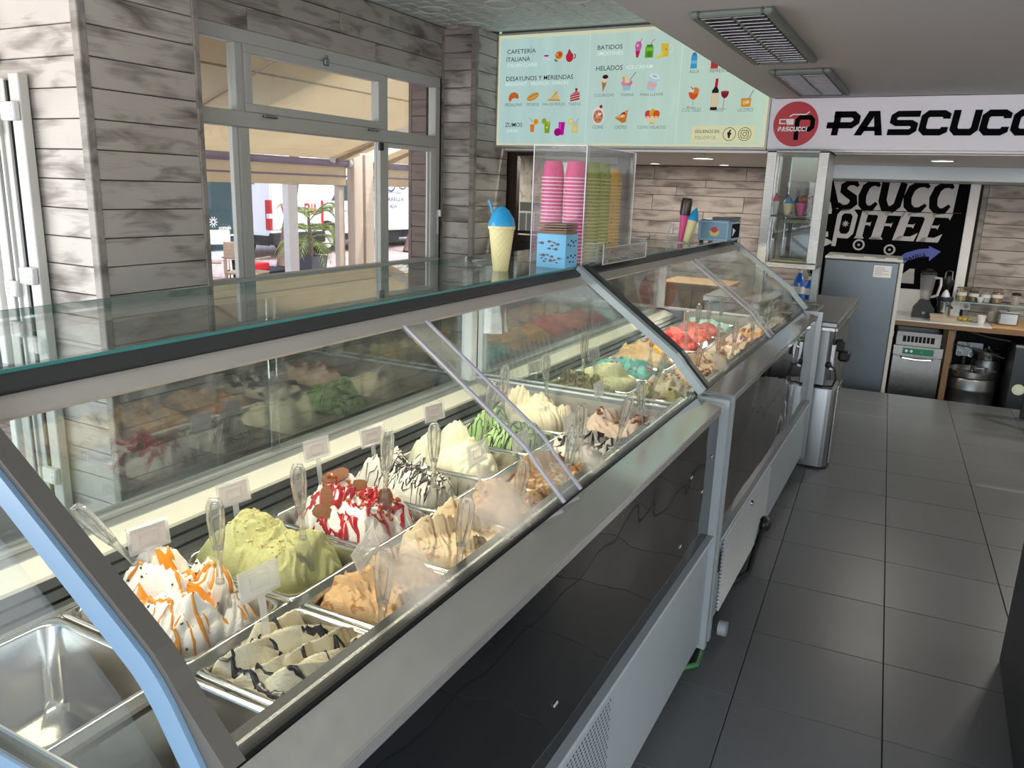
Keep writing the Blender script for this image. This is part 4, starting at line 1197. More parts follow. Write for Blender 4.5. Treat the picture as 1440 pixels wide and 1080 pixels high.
# ------------------------------------------------------------------ ice cream heaps
def fbm(x, y, seed, f=20., n=10):
    r = np.random.RandomState(seed); z = 0; a = 1.; tot = 0
    for i in range(n):
        th = r.rand() * 2 * PI; ff = f * (1.35 ** i) * (.7 + .6 * r.rand())
        z = z + a * np.sin(ff * (x * math.cos(th) + y * math.sin(th)) + r.rand() * 6.28 + 1.3 * np.sin(ff * .5 * (x * math.sin(th) - y * math.cos(th)) + r.rand() * 6))
        tot += a; a *= .74
    return z / tot
class Heap:
    def __init__(s, H=.06, petals=(), seed=1, rough=.004, fill=-.03, px=.135, py=.098, pw=2.6, p=.5, cut=(), stri=.0016, sdir=.6, sf=260, pit=(), fold=.011, fw=24., fdir=None):
        s.__dict__.update(locals())
    def z(s, x, y):
        x = np.asarray(x, float); y = np.asarray(y, float)
        wx = x + .010 * fbm(x, y, s.seed + 50, 26, 4); wy = y + .010 * fbm(x, y, s.seed + 60, 26, 4)
        r = np.abs(wx / s.px) ** s.pw + np.abs(wy / s.py) ** s.pw
        m = np.clip(1 - r, 0, 1) ** s.p
        z = s.fill + (s.H * .55 - s.fill) * m
        for (cx, cy2, L, W, ang, h, sk) in s.petals:
            a = R_(ang); u = (wx - cx) * math.cos(a) + (wy - cy2) * math.sin(a); v = -(wx - cx) * math.sin(a) + (wy - cy2) * math.cos(a)
            u2 = u; v2 = v - .25 * L * (u / L) ** 2
            S = np.clip(1 - (u2 / L) ** 2, 0, 1) ** .55
            tq = v2 / W
            up = np.clip((tq + 1) / (1 + sk), 0, 1); dn = np.clip((1 - tq) / max(1e-3, 1 - sk), 0, 1)
            prof = np.minimum(up ** .8, dn ** .45) * (np.abs(tq) < 1)
            zz = s.fill + (h - s.fill) * S * prof
            z = np.maximum(z, zz) + .0
        for (cx, cy2, rx, ry, ang, d) in s.pit:
            a = R_(ang); u = (x - cx) * math.cos(a) + (y - cy2) * math.sin(a); v = -(x - cx) * math.sin(a) + (y - cy2) * math.cos(a)
            q = np.clip(1 - (u / rx) ** 2 - (v / ry) ** 2, 0, 1)
            z = z - d * q ** .6
        on = np.clip((z - s.fill) / .02, 0, 1)
        fa = s.sdir if s.fdir is None else s.fdir
        q = (x * math.sin(fa) + y * math.cos(fa)) * s.fw + 1.15 * fbm(x, y, s.seed + 5, 17, 4) + s.seed * .37
        tt = q - np.floor(q)
        saw = np.minimum((tt / .84) ** .75, ((1 - tt) / .16) ** .8)
        z = z + on * s.fold * (saw - .45) * (.55 + .6 * fbm(x, y, s.seed + 31, 20, 4))
        q2 = q * 2.6 + 2.2 * fbm(x, y, s.seed + 77, 34, 4)
        t2 = q2 - np.floor(q2)
        z = z + on * s.fold * .38 * (np.minimum(t2 / .8, (1 - t2) / .2) - .5)
        a = s.sdir
        z = z + on * s.rough * fbm(x, y, s.seed, 55, 10) + on * s.stri * np.sin(s.sf * (x * math.sin(a) + y * math.cos(a)) + 5 * fbm(x, y, s.seed + 9, 30, 4))
        edge = np.clip(np.minimum((.1435 - np.abs(x)) / .012, (.103 - np.abs(y)) / .012), 0, 1)
        return s.fill + (z - s.fill) * edge ** .5
    def at(s, x, y): return float(s.z(np.array([x]), np.array([y]))[0])
    def mesh(s, nx=116, ny=88):
        X, Y = np.meshgrid(np.linspace(-.1415, .1415, nx), np.linspace(-.101, .101, ny), indexing='ij')
        Z = s.z(X, Y)
        vs = np.stack([X.ravel(), Y.ravel(), Z.ravel()], 1)
        fs = [(i * ny + j, (i + 1) * ny + j, (i + 1) * ny + j + 1, i * ny + j + 1) for i in range(nx - 1) for j in range(ny - 1)]
        me = bpy.data.meshes.new('ice_cream')
        me.from_pydata(vs.tolist(), [], fs)
        me.polygons.foreach_set('use_smooth', [True] * len(fs))
        return me

def ice_mat(name, c1, c2=None, rough=.42, swirl=0., c3=None, k3=.5, fine=.55):
    t = NT(name)
    v = t.coords((1, 1, 1), False)
    c2 = c2 or c1
    n = t.noise(v, 26, 5, .6, 1.2)
    col = t.mix(n, lin(c1), lin(c2))
    if c3:
        n2 = t.noise(t.coords((1, 2.4, 1.6), False), 14, 3, .5, 2.5)
        m = t.ramp(n2, [(k3 - .04, (0, 0, 0, 1)), (k3 + .05, (1, 1, 1, 1))])
        col = t.mix(m, col, lin(c3))
    nb = t.noise(t.coords((1, 2.2, 1.4), False), 70, 6, .62, 1.6)
    sh = t.bsdf(col, rough, 0, .4, t.bump(nb, fine, .006))
    return t.done(sh)

def sauce(root, hp, name, mt, paths, r=.0035, lift=.0012, flat=.55, jit=.0022, **kw):
    m = MB()
    for P in paths:
        pts = []
        for (a, b) in zip(P[:-1], P[1:]):
            L = math.dist(a, b); n = max(2, int(L / .006))
            for i in range(n):
                f = i / n; pts.append((a[0] + (b[0] - a[0]) * f, a[1] + (b[1] - a[1]) * f))
        pts.append(P[-1])
        jx = jy = 0.; q_ = []
        for p in pts:
            jx = jx * .6 + rng.gauss(0, jit); jy = jy * .6 + rng.gauss(0, jit); q_.append((p[0] + jx, p[1] + jy))
        pts = q_
        xs = np.clip([p[0] for p in pts], -.136, .136); ys = np.clip([p[1] for p in pts], -.097, .097)
        zs = hp.z(xs, ys)
        rad = [r * (.55 + .45 * rng.random() + .35 * math.sin(i_ * .9 + len(P))) if i_ not in (0, len(pts) - 1) else r * .3 for i_ in range(len(pts))]
        m.tube([(x, y, z + lift) for x, y, z in zip(xs, ys, zs)], rad, 8, flat=flat)
    return put(name, m, mt, root, **kw)
def bits(root, hp, name, mt, n, area, size, seed, flat=.6, **kw):
    r = random.Random(seed); m = MB()
    for _ in range(n):
        x = area[0] + (area[1] - area[0]) * r.random(); y = area[2] + (area[3] - area[2]) * r.random()
        z = hp.at(x, y); s = size * (.5 + r.random()); a = r.random() * 6
        b0 = len(m.v)
        m.box((-s, -s * .7, -s * flat), (s, s * .7, s * flat), s * .25)
        q = Matrix.Rotation(a, 3, 'Z') @ Matrix.Rotation(r.uniform(-.7, .7), 3, 'X')
        m.xf(lambda p: q @ p + Vector((x, y, z + s * .2)), b0)
    return put(name, m, mt, root, kind='stuff', **kw)
def zig(x0, x1, y, n, amp, r, dy=0):
    return [(x0 + (x1 - x0) * i / n, y + dy * i / n + (amp if i % 2 else -amp) * (.6 + .7 * r.random())) for i in range(n + 1)]
def gelato(c, row, k, label, hp, mt, cat='ice cream'):
    return link('gelato', hp.mesh(), mt, None, (XB if row == 'b' else XF, pan_y(c, k), ZR), None, label=label, category=cat, group='gelato heaps in the display cases')

def biscuit_mesh():
    m = MB(); pts = []
    for a in range(0, 360, 15):
        s = 1.0 + (.035 if (a // 15) % 2 else -.01)
        ca, sa = math.cos(R_(a)), math.sin(R_(a))
        pts.append((.031 * s * math.copysign(abs(ca) ** .55, ca), .0155 * s * math.copysign(abs(sa) ** .55, sa)))
    m.prism(pts, 'z', -.004, .004)
    m.prism([(p[0] * .84, p[1] * .74) for p in pts], 'z', .004, .0054)
    for q in (-.014, -.005, .004, .013): m.box((q - .0025, -.006, .0054), (q + .0025, .006, .0064))
    return m.mesh('biscuit')
BISC = biscuit_mesh()
MT['biscuit'] = plain('caramel_biscuit', '7c4a22', .65, var=.15, vscale=60, bump=.3)
MT['orange_sauce'] = plain('passion_fruit_sauce', 'd98a1c', .18, var=.2, vscale=40)
MT['red_sauce'] = plain('strawberry_sauce', 'a81424', .15, var=.15, vscale=40)
MT['choc_sauce'] = plain('chocolate_sauce', '231a1c', .22, var=.1)
MT['nuts'] = plain('chopped_pistachio', 'c9b878', .6, var=.3, vscale=90)
MT['crumb'] = plain('biscuit_crumb', 'a4592c', .7, var=.3, vscale=90)
MT['seed'] = plain('passion_seed', '241c14', .3)
MT['milk_choc'] = plain('milk_chocolate_chunk', '8a5238', .4, var=.2)
W = 'f1ebe0'
R2 = random.Random(21)

# --- nearest case, rear row
add_pan(1, 'b', 0, 'standing empty in the near corner of the case')
h = Heap(.085, [(-.03, -.03, .11, .045, 15, .085, .5), (.03, .035, .10, .042, -8, .078, .3), (-.07, .03, .07, .04, 70, .09, .4), (.075, -.04, .06, .035, 40, .06, .5), (.10, .03, .05, .05, 80, .05, .4)], 3, .0045, -.06, .118, .090, 2.6, .40, stri=.0012, fold=.020, fw=17, fdir=1.1, pit=((.055, .012, .048, .020, 10, .035), (-.035, -.045, .045, .016, 30, .03)))
g = gelato(1, 'b', 1, 'white meringue-like ice cream heap with orange passion fruit sauce and seeds', h, ice_mat('white_gelato', 'f4ede2', 'efe4d4'))
sauce(g, h, 'orange_sauce', 'orange_sauce', [[(-.06, -.09), (-.02, -.055), (.03, -.04), (.07, -.065), (.12, -.075)], [(-.09, -.03), (-.05, -.01), (0, .0), (.05, -.02), (.10, -.03), (.13, -.02)], [(-.08, .03), (-.03, .045), (.03, .05), (.06, .07), (.11, .08)], [(.03, .02), (.06, .015), (.085, .02)], [(-.1, -.06), (-.04, -.07), (.02, -.085)], [(.05, .06), (.09, .045), (.125, .05)]], .0062, .0006, .5)
sauce(g, h, 'orange_trickle', 'orange_sauce', [[(.06 + .015 * q, -.075 + .03 * q), (.085 + .01 * q, -.078 + .03 * q), (.108, -.082 + .031 * q)] for q in range(6)] + [[(-.05 + .03 * q, -.05), (-.045 + .03 * q, -.075), (-.05 + .032 * q, -.092)] for q in range(5)] + [zig(-.06, .06, .03, 6, .02, R2)], .0036, .0006, .6)
pl = MB()
for (x, y, rx, ry) in ((.055, .012, .040, .016), (-.035, -.045, .036, .013), (.085, .06, .022, .016), (-.07, .04, .022, .016)):
    pts = []
    for a in range(0, 360, 30):
        px_, py_ = x + rx * math.cos(R_(a)), y + ry * math.sin(R_(a)); pts.append((px_, py_, h.at(px_, py_) + .003))
    pl.add([(x, y, h.at(x, y) + .007)] + pts, [(0, 1 + i, 1 + (i + 1) % 12) for i in range(12)], True)
put('sauce_pool', pl, 'orange_sauce', g)
bits(g, h, 'seeds', 'seed', 46, (-.09, .1, -.07, .07), .0021, 4)
add_pan(1, 'b', 1, 'under the white passion fruit heap')

h = Heap(.09, [(-.04, -.02, .10, .06, 70, .088, .35), (-.07, .02, .08, .05, 100, .08, .5), (.02, .01, .09, .04, 110, .07, .55), (.065, .03, .07, .055, 60, .062, .0), (.06, -.03, .05, .03, 20, .045, .4)], 8, .002, -.055, .105, .088, 2.4, .45, stri=.0012, sf=330, fold=.017, fw=15, fdir=2.2)
g = gelato(1, 'b', 2, 'pistachio green ice cream heap sprinkled with chopped nuts', h, ice_mat('pistachio_gelato', 'b2b073', 'c2c186'))
bits(g, h, 'chopped_nuts', 'nuts', 190, (-.10, .05, -.05, .075), .0024, 7)
add_pan(1, 'b', 2, 'under the pistachio heap')

h = Heap(.08, [(-.02, -.04, .10, .045, 10, .075, .4), (.05, .02, .08, .04, 30, .065, .45), (-.06, .04, .08, .045, 60, .08, .4), (.09, -.03, .05, .05, 80, .05, .2), (.1, .05, .05, .04, 60, .045, .5)], 12, .0045, -.055, .118, .092, 2.8, .42, stri=.0012, fold=.020, fw=18)
g = gelato(1, 'b', 3, 'white ice cream heap with red strawberry sauce and caramel biscuits', h, ice_mat('white_gelato2', 'f5efe8', 'efe6dc'))
sauce(g, h, 'strawberry_sauce', 'red_sauce', [zig(-.09, .10, -.04, 9, .022, R2, .02), zig(-.10, .07, .03, 9, .022, R2, .01), zig(-.02, .12, .055, 8, .02, R2), [(.03, -.05), (.07, -.065), (.12, -.085)], [(.02, 0), (.07, -.005), (.12, 0)], [(.04, .07), (.09, .085), (.13, .088)], zig(-.08, .02, -.01, 8, .02, R2), [(-.08, -.09), (-.03, -.085), (.05, -.095)], zig(.0, .09, .02, 7, .018, R2)], .0078, .0006, .4)
sauce(g, h, 'strawberry_blobs', 'red_sauce', [zig(.0, .06, .03, 5, .014, R2), zig(-.06, 0, -.02, 4, .012, R2), [(.015, -.05), (.04, -.075), (.05, -.096)]], .013, -.001, .45)
bits(g, h, 'crumbs', 'crumb', 150, (-.10, .10, -.03, .075), .0050, 3)
def orient(n, l):
    n = Vector(n).normalized(); l = Vector(l); l = (l - n * l.dot(n)).normalized(); m_ = n.cross(l)
    return Matrix((l, m_, n)).transposed().to_euler()
for (x, y, dz, nn, ll) in ((-.012, -.072, .010, (.55, -.65, .55), (.7, .35, -.35)), (-.030, -.042, .014, (.55, -.6, .6), (.25, -.1, -.9)), (.070, .045, .012, (.75, -.6, .25), (.1, .15, -1)), (-.075, .035, .012, (.5, -.5, .7), (.5, .5, .4)), (-.050, .075, .010, (.6, -.5, .6), (.7, .6, .1))):
    link('biscuit', BISC, 'biscuit', g, (x, y, h.at(x, y) + dz - (.006 if x > -.04 else .016)), orient(nn, ll))
add_pan(1, 'b', 3, 'under the strawberry and biscuit heap')

h = Heap(.075, [(-.05, .01, .06, .05, 90, .085, .2), (.0, .03, .05, .045, 90, .065, .0), (.02, -.01, .075, .06, 60, .05, .3), (.06, .02, .06, .06, 90, .032, .5), (-.07, -.05, .06, .04, 60, .07, .5)], 15, .0015, -.055, .108, .086, 2.4, .45, stri=.0006, fold=.020, fw=15, fdir=.3)
g = gelato(1, 'b', 4, 'white cream gelato with thin dark chocolate drizzle, behind the strawberry heap', h, ice_mat('cream_gelato', 'f3eee0', 'ece6d4'))
sauce(g, h, 'chocolate_drizzle', 'choc_sauce', [zig(-.11, .10, -.055 + .022 * q, 16, .022, R2, .01 * (q % 3 - 1)) for q in range(6)] + [zig(-.08, .08, .01 * q - .02, 12, .03, R2) for q in range(3)], .0019)
add_pan(1, 'b', 4, 'under the white chocolate-drizzled heap')

h = Heap(.06, [(-.07, -.03, .07, .045, 60, .075, .3), (-.03, .0, .07, .05, 75, .08, .3), (-.05, .055, .06, .045, 30, .085, .3), (.03, .02, .09, .04, 100, .055, .5), (.07, .04, .07, .04, 110, .045, .5), (.05, -.05, .07, .05, 30, .04, .3)], 18, .0015, -.055, .118, .088, 2.6, .45, stri=.0006, fold=.022, fw=15, fdir=1.9)
g = gelato(1, 'b', 5, 'smooth pale yellow cream gelato in rounded folds without topping', h, ice_mat('fior_gelato', 'f3ecc8', 'f6f0d8'))
add_pan(1, 'b', 5, 'under the pale yellow cream heap')

h = Heap(.075, [(-.04, -.03, .06, .06, 80, .09, .0), (-.03, .04, .06, .05, 100, .095, .0), (.05, 0, .07, .07, 60, .06, .0), (.09, .04, .05, .04, 60, .045, 0)], 22, .007, -.045, .126, .094, 2.4, .5, stri=.003)
g = gelato(1, 'b', 6, 'bright green mint gelato covered in dark chocolate drizzle', h, ice_mat('mint_gelato', 'a5cf7c', 'bfe09a', .5, 0, None, .5, .6))
sauce(g, h, 'chocolate_drizzle', 'choc_sauce', [zig(-.12, .12, -.075 + .017 * q, 14, .024, R2) for q in range(10)], .0022)
add_pan(1, 'b', 6, 'under the green mint heap')

h = Heap(.085, [(-.06, 0, .08, .05, 60, .10, .2), (0, .03, .08, .05, 40, .075, .4), (.05, -.02, .07, .055, 70, .055, .2), (.08, .05, .05, .045, 40, .04, .3)], 25, .004, -.05, .115, .090, 2.6, .45, fold=.02, fw=18)
gelato(1, 'b', 7, 'off-white vanilla gelato heap at the far rear end of the nearest case', h, ice_mat('vanilla_gelato', 'ece2c6', 'e4d8b8'))
add_pan(1, 'b', 7, 'under the off-white vanilla heap')

# --- nearest case, front row
add_pan(1, 'f', 0, 'standing empty beside the chocolate-striped cream')
rr_ = random.Random(77)
h = Heap(-.016, [(-.125 + .0185 * q + rr_.uniform(-.004, .004), .052 * math.sin(q * 2.1), rr_.uniform(.060, .09), rr_.uniform(.020, .028), 60 + 24 * math.sin(q * 1.3), rr_.uniform(.014, .036), .5) for q in range(15)] + [(-.05, .03, .09, .024, 30, .036, .5), (.05, -.02, .08, .022, 42, .032, .5), (.06, .06, .06, .02, 20, .030, .4), (-.09, -.05, .06, .03, 40, .02, .5)], 31, .0014, -.045, .15, .112, 5, .3, stri=.0004, fold=.003, fw=20, fdir=-.2)
g = gelato(1, 'f', 1, 'cream gelato in long folds striped with dark chocolate sauce, in the front row', h, ice_mat('stracciatella_gelato', 'f0e6cb', 'e8d9b2', .42, 0, 'd9bc86', .64))
put('chocolate_layer', MB().box((-.139, -.099, -.034), (.139, .099, -.020)), 'choc_sauce', g)
sauce(g, h, 'chocolate_stripes', 'choc_sauce', [[(-.13, -.085 + .028 * q), (-.08, -.075 + .028 * q + .01), (-.02, -.062 + .028 * q), (.04, -.052 + .026 * q), (.10, -.045 + .024 * q), (.13, -.05 + .024 * q)] for q in range(0, 6, 2)], .0050, .0004, .35)
sauce(g, h, 'thick_chocolate', 'choc_sauce', [[(-.06, .03), (-.02, .05), (.03, .045), (.06, .06)], [(.05, .0), (.09, .02), (.12, .05)], [(-.12, -.07), (-.06, -.08), (.02, -.09)]], .008, .0006, .45)
add_pan(1, 'f', 1, 'under the chocolate-striped cream')

h = Heap(.035, [(-.08, -.05, .12, .022, 12, .035, .3), (-.06, -.015, .12, .022, 14, .040, .3), (-.03, .02, .11, .024, 10, .045, .3), (.05, -.04, .06, .045, 60, .046, .1), (.08, .03, .07, .05, 70, .05, .1), (-.06, .06, .09, .03, 10, .05, .3)], 35, .003, -.045, .15, .112, 5, .3, stri=.0022, sf=420)
gelato(1, 'f', 2, 'ridged light brown caramel gelato behind fogged glass, third in the front row', h, ice_mat('caramel_gelato', 'cf9f66', 'e0bc8c', .45, 0, 'b9793c', .62))
add_pan(1, 'f', 2, 'under the light brown caramel gelato')
h = Heap(.055, [(-.07, -.03, .08, .05, 50, .07, .2), (-.02, .03, .08, .045, 40, .075, .2), (.04, -.04, .06, .04, 60, .055, .2), (.08, .02, .06, .05, 30, .055, .2), (-.08, .06, .07, .04, 30, .075, .2)], 38, .0035, -.045, .145, .108, 4, .35)
gelato(1, 'f', 3, 'cream and caramel swirled gelato with golden streaks, fourth in the front row', h, ice_mat('cream_caramel_gelato', 'edd8b4', 'e6c99c', .45, 0, 'c48d4a', .60))
add_pan(1, 'f', 3, 'under the cream and caramel swirl')
h = Heap(.05, [(-.06, .0, .1, .04, 20, .065, .2), (.04, .03, .08, .045, 40, .055, .2), (.05, -.05, .07, .04, 20, .05, .2)], 41, .005, -.045, .145, .108, 4, .35)
g = gelato(1, 'f', 4, 'nut brown hazelnut gelato half hidden by frost on the glass', h, ice_mat('hazelnut_gelato', 'c69a6a', 'd8b58a', .5, 0, '8e5a30', .6))
bits(g, h, 'nut_bits', 'crumb', 70, (-.1, .12, -.08, .08), .004, 9)
add_pan(1, 'f', 4, 'under the hazelnut gelato')
h = Heap(.05, [(-.05, .0, .1, .05, 30, .07, .2), (.05, .03, .08, .045, 50, .05, .2), (.06, -.05, .07, .04, 20, .045, .2)], 44, .004, -.045, .145, .108, 4, .35)
gelato(1, 'f', 5, 'caramel brown gelato with cream swirls just right of the glass joint', h, ice_mat('dulce_gelato', 'a9743f', 'c08d58', .45, 0, 'e8d3ac', .56))
add_pan(1, 'f', 5, 'under the brown and cream swirl')
h = Heap(.05, [(-.05, .0, .1, .05, 30, .07, .2), (.05, .03, .08, .045, 50, .055, .2), (.06, -.05, .07, .04, 20, .05, .2)], 47, .004, -.045, .145, .108, 4, .35)
g = gelato(1, 'f', 6, 'white gelato with black cookie pieces and dark sauce', h, ice_mat('cookie_gelato', 'efe9dc', 'e4dccb'))
bits(g, h, 'cookie_pieces', 'choc_sauce', 60, (-.12, .12, -.09, .09), .010, 2, .4)
sauce(g, h, 'dark_sauce', 'choc_sauce', [zig(-.12, .12, -.04 + .04 * q, 8, .02, R2) for q in range(3)], .005)
add_pan(1, 'f', 6, 'under the black cookie gelato')
h = Heap(.06, [(-.06, .0, .09, .055, 30, .075, .2), (.05, .03, .08, .045, 50, .06, .2), (.05, -.05, .08, .05, 20, .055, .2)], 50, .0035, -.045, .14, .104, 4, .35)
g = gelato(1, 'f', 7, 'pinkish beige gelato topped with milk chocolate chunks at the far end', h, ice_mat('pink_beige_gelato', 'e6cdb8', 'dcbfa6'))
bits(g, h, 'chocolate_chunks', 'milk_choc', 85, (-.10, .11, -.02, .09), .0085, 6, .45)
add_pan(1, 'f', 7, 'under the chocolate chunk gelato')

# --- farther case
def simple(c, row, k, label, what, col1, col2, col3=None, seed=1, H=.06, k3=.58, top=None, rough=.004):
    r = random.Random(seed)
    pet = [(r.uniform(-.08, .08), r.uniform(-.05, .05), r.uniform(.06, .10), r.uniform(.035, .055), r.uniform(0, 110), H * r.uniform(.85, 1.25), r.uniform(.1, .5)) for _ in range(6)]
    hp = Heap(H, pet, seed, rough, -.045, .142, .105, 4, .36)
    g_ = link('gelato', hp.mesh(66, 50), ice_mat('gelato_%d' % seed, col1, col2, .45, 0, col3, k3), None, (XB if row == 'b' else XF, pan_y(c, k), ZR), None, label=label, category='ice cream', group='gelato heaps in the display cases')
    if top: bits(g_, hp, top[0], top[1], top[2], (-.12, .12, -.09, .09), top[3], seed)
    add_pan(c, row, k, what)
simple(2, 'b', 0, 'olive brown dark chocolate and cream gelato seen through the end glass', 'under the olive brown chocolate heap', 'd6c684', '5d4a2c', '4a3823', 61, .085, .46)
simple(2, 'b', 1, 'pale yellow folded gelato behind the olive brown heap', 'under the pale yellow folded heap', 'f0e6b8', 'f4ecca', 'd0ae66', 62, .08, .64)
simple(2, 'b', 2, 'turquoise blue gelato dotted with pink sweets', 'under the turquoise heap', '5fbfbc', '79d0ca', None, 63, .06, .6, ('pink_sweets', 'pink', 26, .007), .008)
simple(2, 'b', 3, 'peach orange gelato behind the turquoise one', 'under the peach orange heap', 'e3b27c', 'efc898', None, 64, .07)
simple(2, 'b', 4, 'mango yellow sorbet in the rear row of the far case', 'under the mango yellow sorbet', 'eab032', 'f0c454', 'c8761c', 65, .055)
simple(2, 'b', 5, 'strawberry red sorbet in the rear row of the far case', 'under the strawberry red sorbet', 'd8453c', 'e8685c', 'a61e22', 66, .055)
simple(2, 'b', 6, 'coral pink sorbet behind the red one', 'under the coral pink sorbet', 'e2685a', 'ef8f80', None, 67, .05)
simple(2, 'b', 7, 'deep berry sorbet near the far end of the rear row', 'under the deep berry sorbet', 'b4474a', 'd07a74', None, 68, .045)
simple(2, 'b', 8, 'pale mint blue gelato at the very end of the rear row', 'under the pale mint blue gelato', '9fd0c8', 'b7ded6', None, 69, .04)
simple(2, 'f', 0, 'yellow gelato with brown nut crumbs in front, first of the far case', 'under the yellow nut-crumbed gelato', 'dcc36a', 'e8d68c', 'b48a34', 71, .07, .62, ('nut_crumbs', 'crumb', 40, .006))
simple(2, 'f', 1, 'cream gelato with caramel streaks second in front in the far case', 'under the second front cream gelato', 'ead9b8', 'e2c79c', 'b98a54', 72, .055)
simple(2, 'f', 2, 'beige gelato with hazelnut pieces third in front in the far case', 'under the beige hazelnut-pieced gelato', 'e3c7a4', 'd8b68c', None, 73, .06, .6, ('hazelnut_pieces', 'milk_choc', 50, .006))
simple(2, 'f', 3, 'light coffee gelato fourth in front in the far case', 'under the light coffee gelato', 'd2b08c', 'e0c6a4', '9a6a40', 74, .055)
simple(2, 'f', 4, 'cream gelato with brown crumble by the far glass joint', 'under the brown-crumbled cream', 'efe0c8', 'e2cca8', None, 75, .055, .6, ('crumble', 'crumb', 60, .007))
simple(2, 'f', 5, 'pale peach gelato right of the far glass joint', 'under the pale peach gelato', 'ecd0b0', 'f0dcc4', 'd08a58', 76, .055)
simple(2, 'f', 6, 'pinkish gelato near the far end of the front row', 'under the pinkish front gelato', 'e6c2b4', 'eed2c6', 'b5604a', 77, .05)
simple(2, 'f', 7, 'orange cream gelato next to last in the front row', 'under the orange cream gelato', 'e8b078', 'f0c898', None, 78, .05)
simple(2, 'f', 8, 'white gelato at the very end of the front row', 'under the last white front gelato', 'efe8dc', 'e6dccb', None, 79, .045)

# ------------------------------------------------------------------ spatulas and tag holders
def spatula_parts():
    hb = MB()
    loop = [(.0045, .062), (.008, .085), (.0105, .115), (.0105, .140), (.006, .153), (-.006, .153), (-.0105, .140), (-.0105, .115), (-.008, .085), (-.0045, .062)]
    hb.tube([(x, 0, z) for x, z in loop], .0052, 8, True)
    hb.tube([(0, 0, -.005), (0, 0, .02), (0, 0, .045), (0, 0, .066)], [.008, .0055, .006, .0085], 8)
    hb.prism([(-.0065, .064), (.0065, .064), (.0085, .115), (.008, .146), (-.008, .146), (-.0085, .115)], 'y', -.0012, .0012)
    bb = MB()
    bb.prism([(-.007, .004), (.007, .004), (.016, -.03), (.018, -.075), (-.018, -.075), (-.016, -.03)], 'y', -.0016, .0016)
    return hb.mesh('handle'), bb.mesh('blade')
SH, SB = spatula_parts()
def spatula(x, y, z, rz, tx_, ty_, label, s=1.0):
    t = thing('spatula', label, 'spatula', (x, y, z), 0, 'clear gelato spatulas')
    t.rotation_euler = (R_(tx_), R_(ty_), R_(rz)); t.scale = (s, s, s)
    link('handle', SH, 'clear', t); link('blade', SB, 'clear', t)
spatula(-1.205, .862, .905, 30, 6, -38, 'clear plastic spatula leaning left out of the white passion fruit heap', 1.0)
for (x, y, z, rz, a, b, lab) in (
    (-1.02, .885, .915, 35, 2, 0, 'clear looped spatula upright between the passion fruit and pistachio heaps'),
    (-1.03, 1.105, .908, 35, 2, -2, 'clear looped spatula standing in the rear corner beside the pistachio heap'),
    (-1.03, 1.375, .905, 35, 0, 3, 'clear looped spatula behind the strawberry and biscuit heap'),
    (-.985, 1.51, .895, 35, 0, 0, 'clear looped spatula between the drizzled white and pale yellow gelato'),
    (-1.08, 1.925, .905, 30, 6, 8, 'clear looped spatula in the green mint gelato behind the glass joint'),
    (-1.17, 2.20, .885, 35, 0, 2, 'short looking clear spatula left of the off-white vanilla heap'),
    (-1.10, 2.39, .90, 40, 0, -4, 'tall clear spatula leaning on the far steel end wall by the vanilla heap'),
    (-.695, .915, .893, 30, 0, 3, 'clear looped spatula in the caramel gelato close to the front glass'),
    (-.69, 1.14, .90, 30, 0, 6, 'clear looped spatula in the cream and caramel swirl'),
    (-.715, 1.42, .885, 30, 0, 5, 'clear spatula blurred by frost in the hazelnut gelato'),
    (-.72, 1.69, .885, 25, -12, 8, 'clear spatula lying low in the caramel brown gelato behind the joint'),
    (-.765, 1.90, .89, 35, 0, -2, 'clear looped spatula in the black cookie gelato'),
    (-.725, 2.075, .885, 25, 6, 10, 'clear spatula before the chocolate chunk gelato'),
    (-.715, 2.26, .89, 35, 0, -4, 'clear spatula at the far front corner of the nearest case'),
    (-1.11, 2.73, .92, 35, 0, 0, 'clear spatula in the olive brown heap of the far case'),
    (-.80, 2.62, .92, 60, -10, 32, 'clear spatula slanting across the yellow nut-crumbed gelato'),
    (-.99, 3.18, .91, 35, 0, 2, 'clear spatula rising from the turquoise gelato'),
    (-.735, 2.95, .90, 35, 0, 6, 'clear spatula in the second front pan of the far case by the fog patch'),
    (-.74, 3.32, .90, 35, 0, 0, 'clear spatula in the beige hazelnut-pieced gelato'),
    (-.98, 3.70, .90, 35, 0, -3, 'clear spatula beside the mango sorbet'),
    (-1.00, 3.95, .905, 35, 0, 2, 'clear spatula between mango and strawberry sorbet'),
    (-.99, 4.15, .90, 35, 0, 0, 'clear spatula upright in the strawberry red sorbet'),
    (-.98, 4.36, .90, 35, 0, 4, 'clear spatula beside the coral pink sorbet'),
    (-.74, 3.62, .89, 30, 0, 2, 'clear spatula left of the far glass joint'),
    (-.72, 3.95, .90, 30, 0, -2, 'clear spatula right of the far glass joint in the peach gelato'),
    (-.72, 4.20, .89, 30, 0, 6, 'clear spatula in the pinkish front gelato'),
    (-.73, 4.45, .89, 30, 0, 0, 'clear spatula in the orange cream gelato'),
    (-.74, 4.62, .89, 30, 0, 4, 'last clear spatula at the far end of the far case')):
    spatula(x, y, z, rz, a, b, lab)

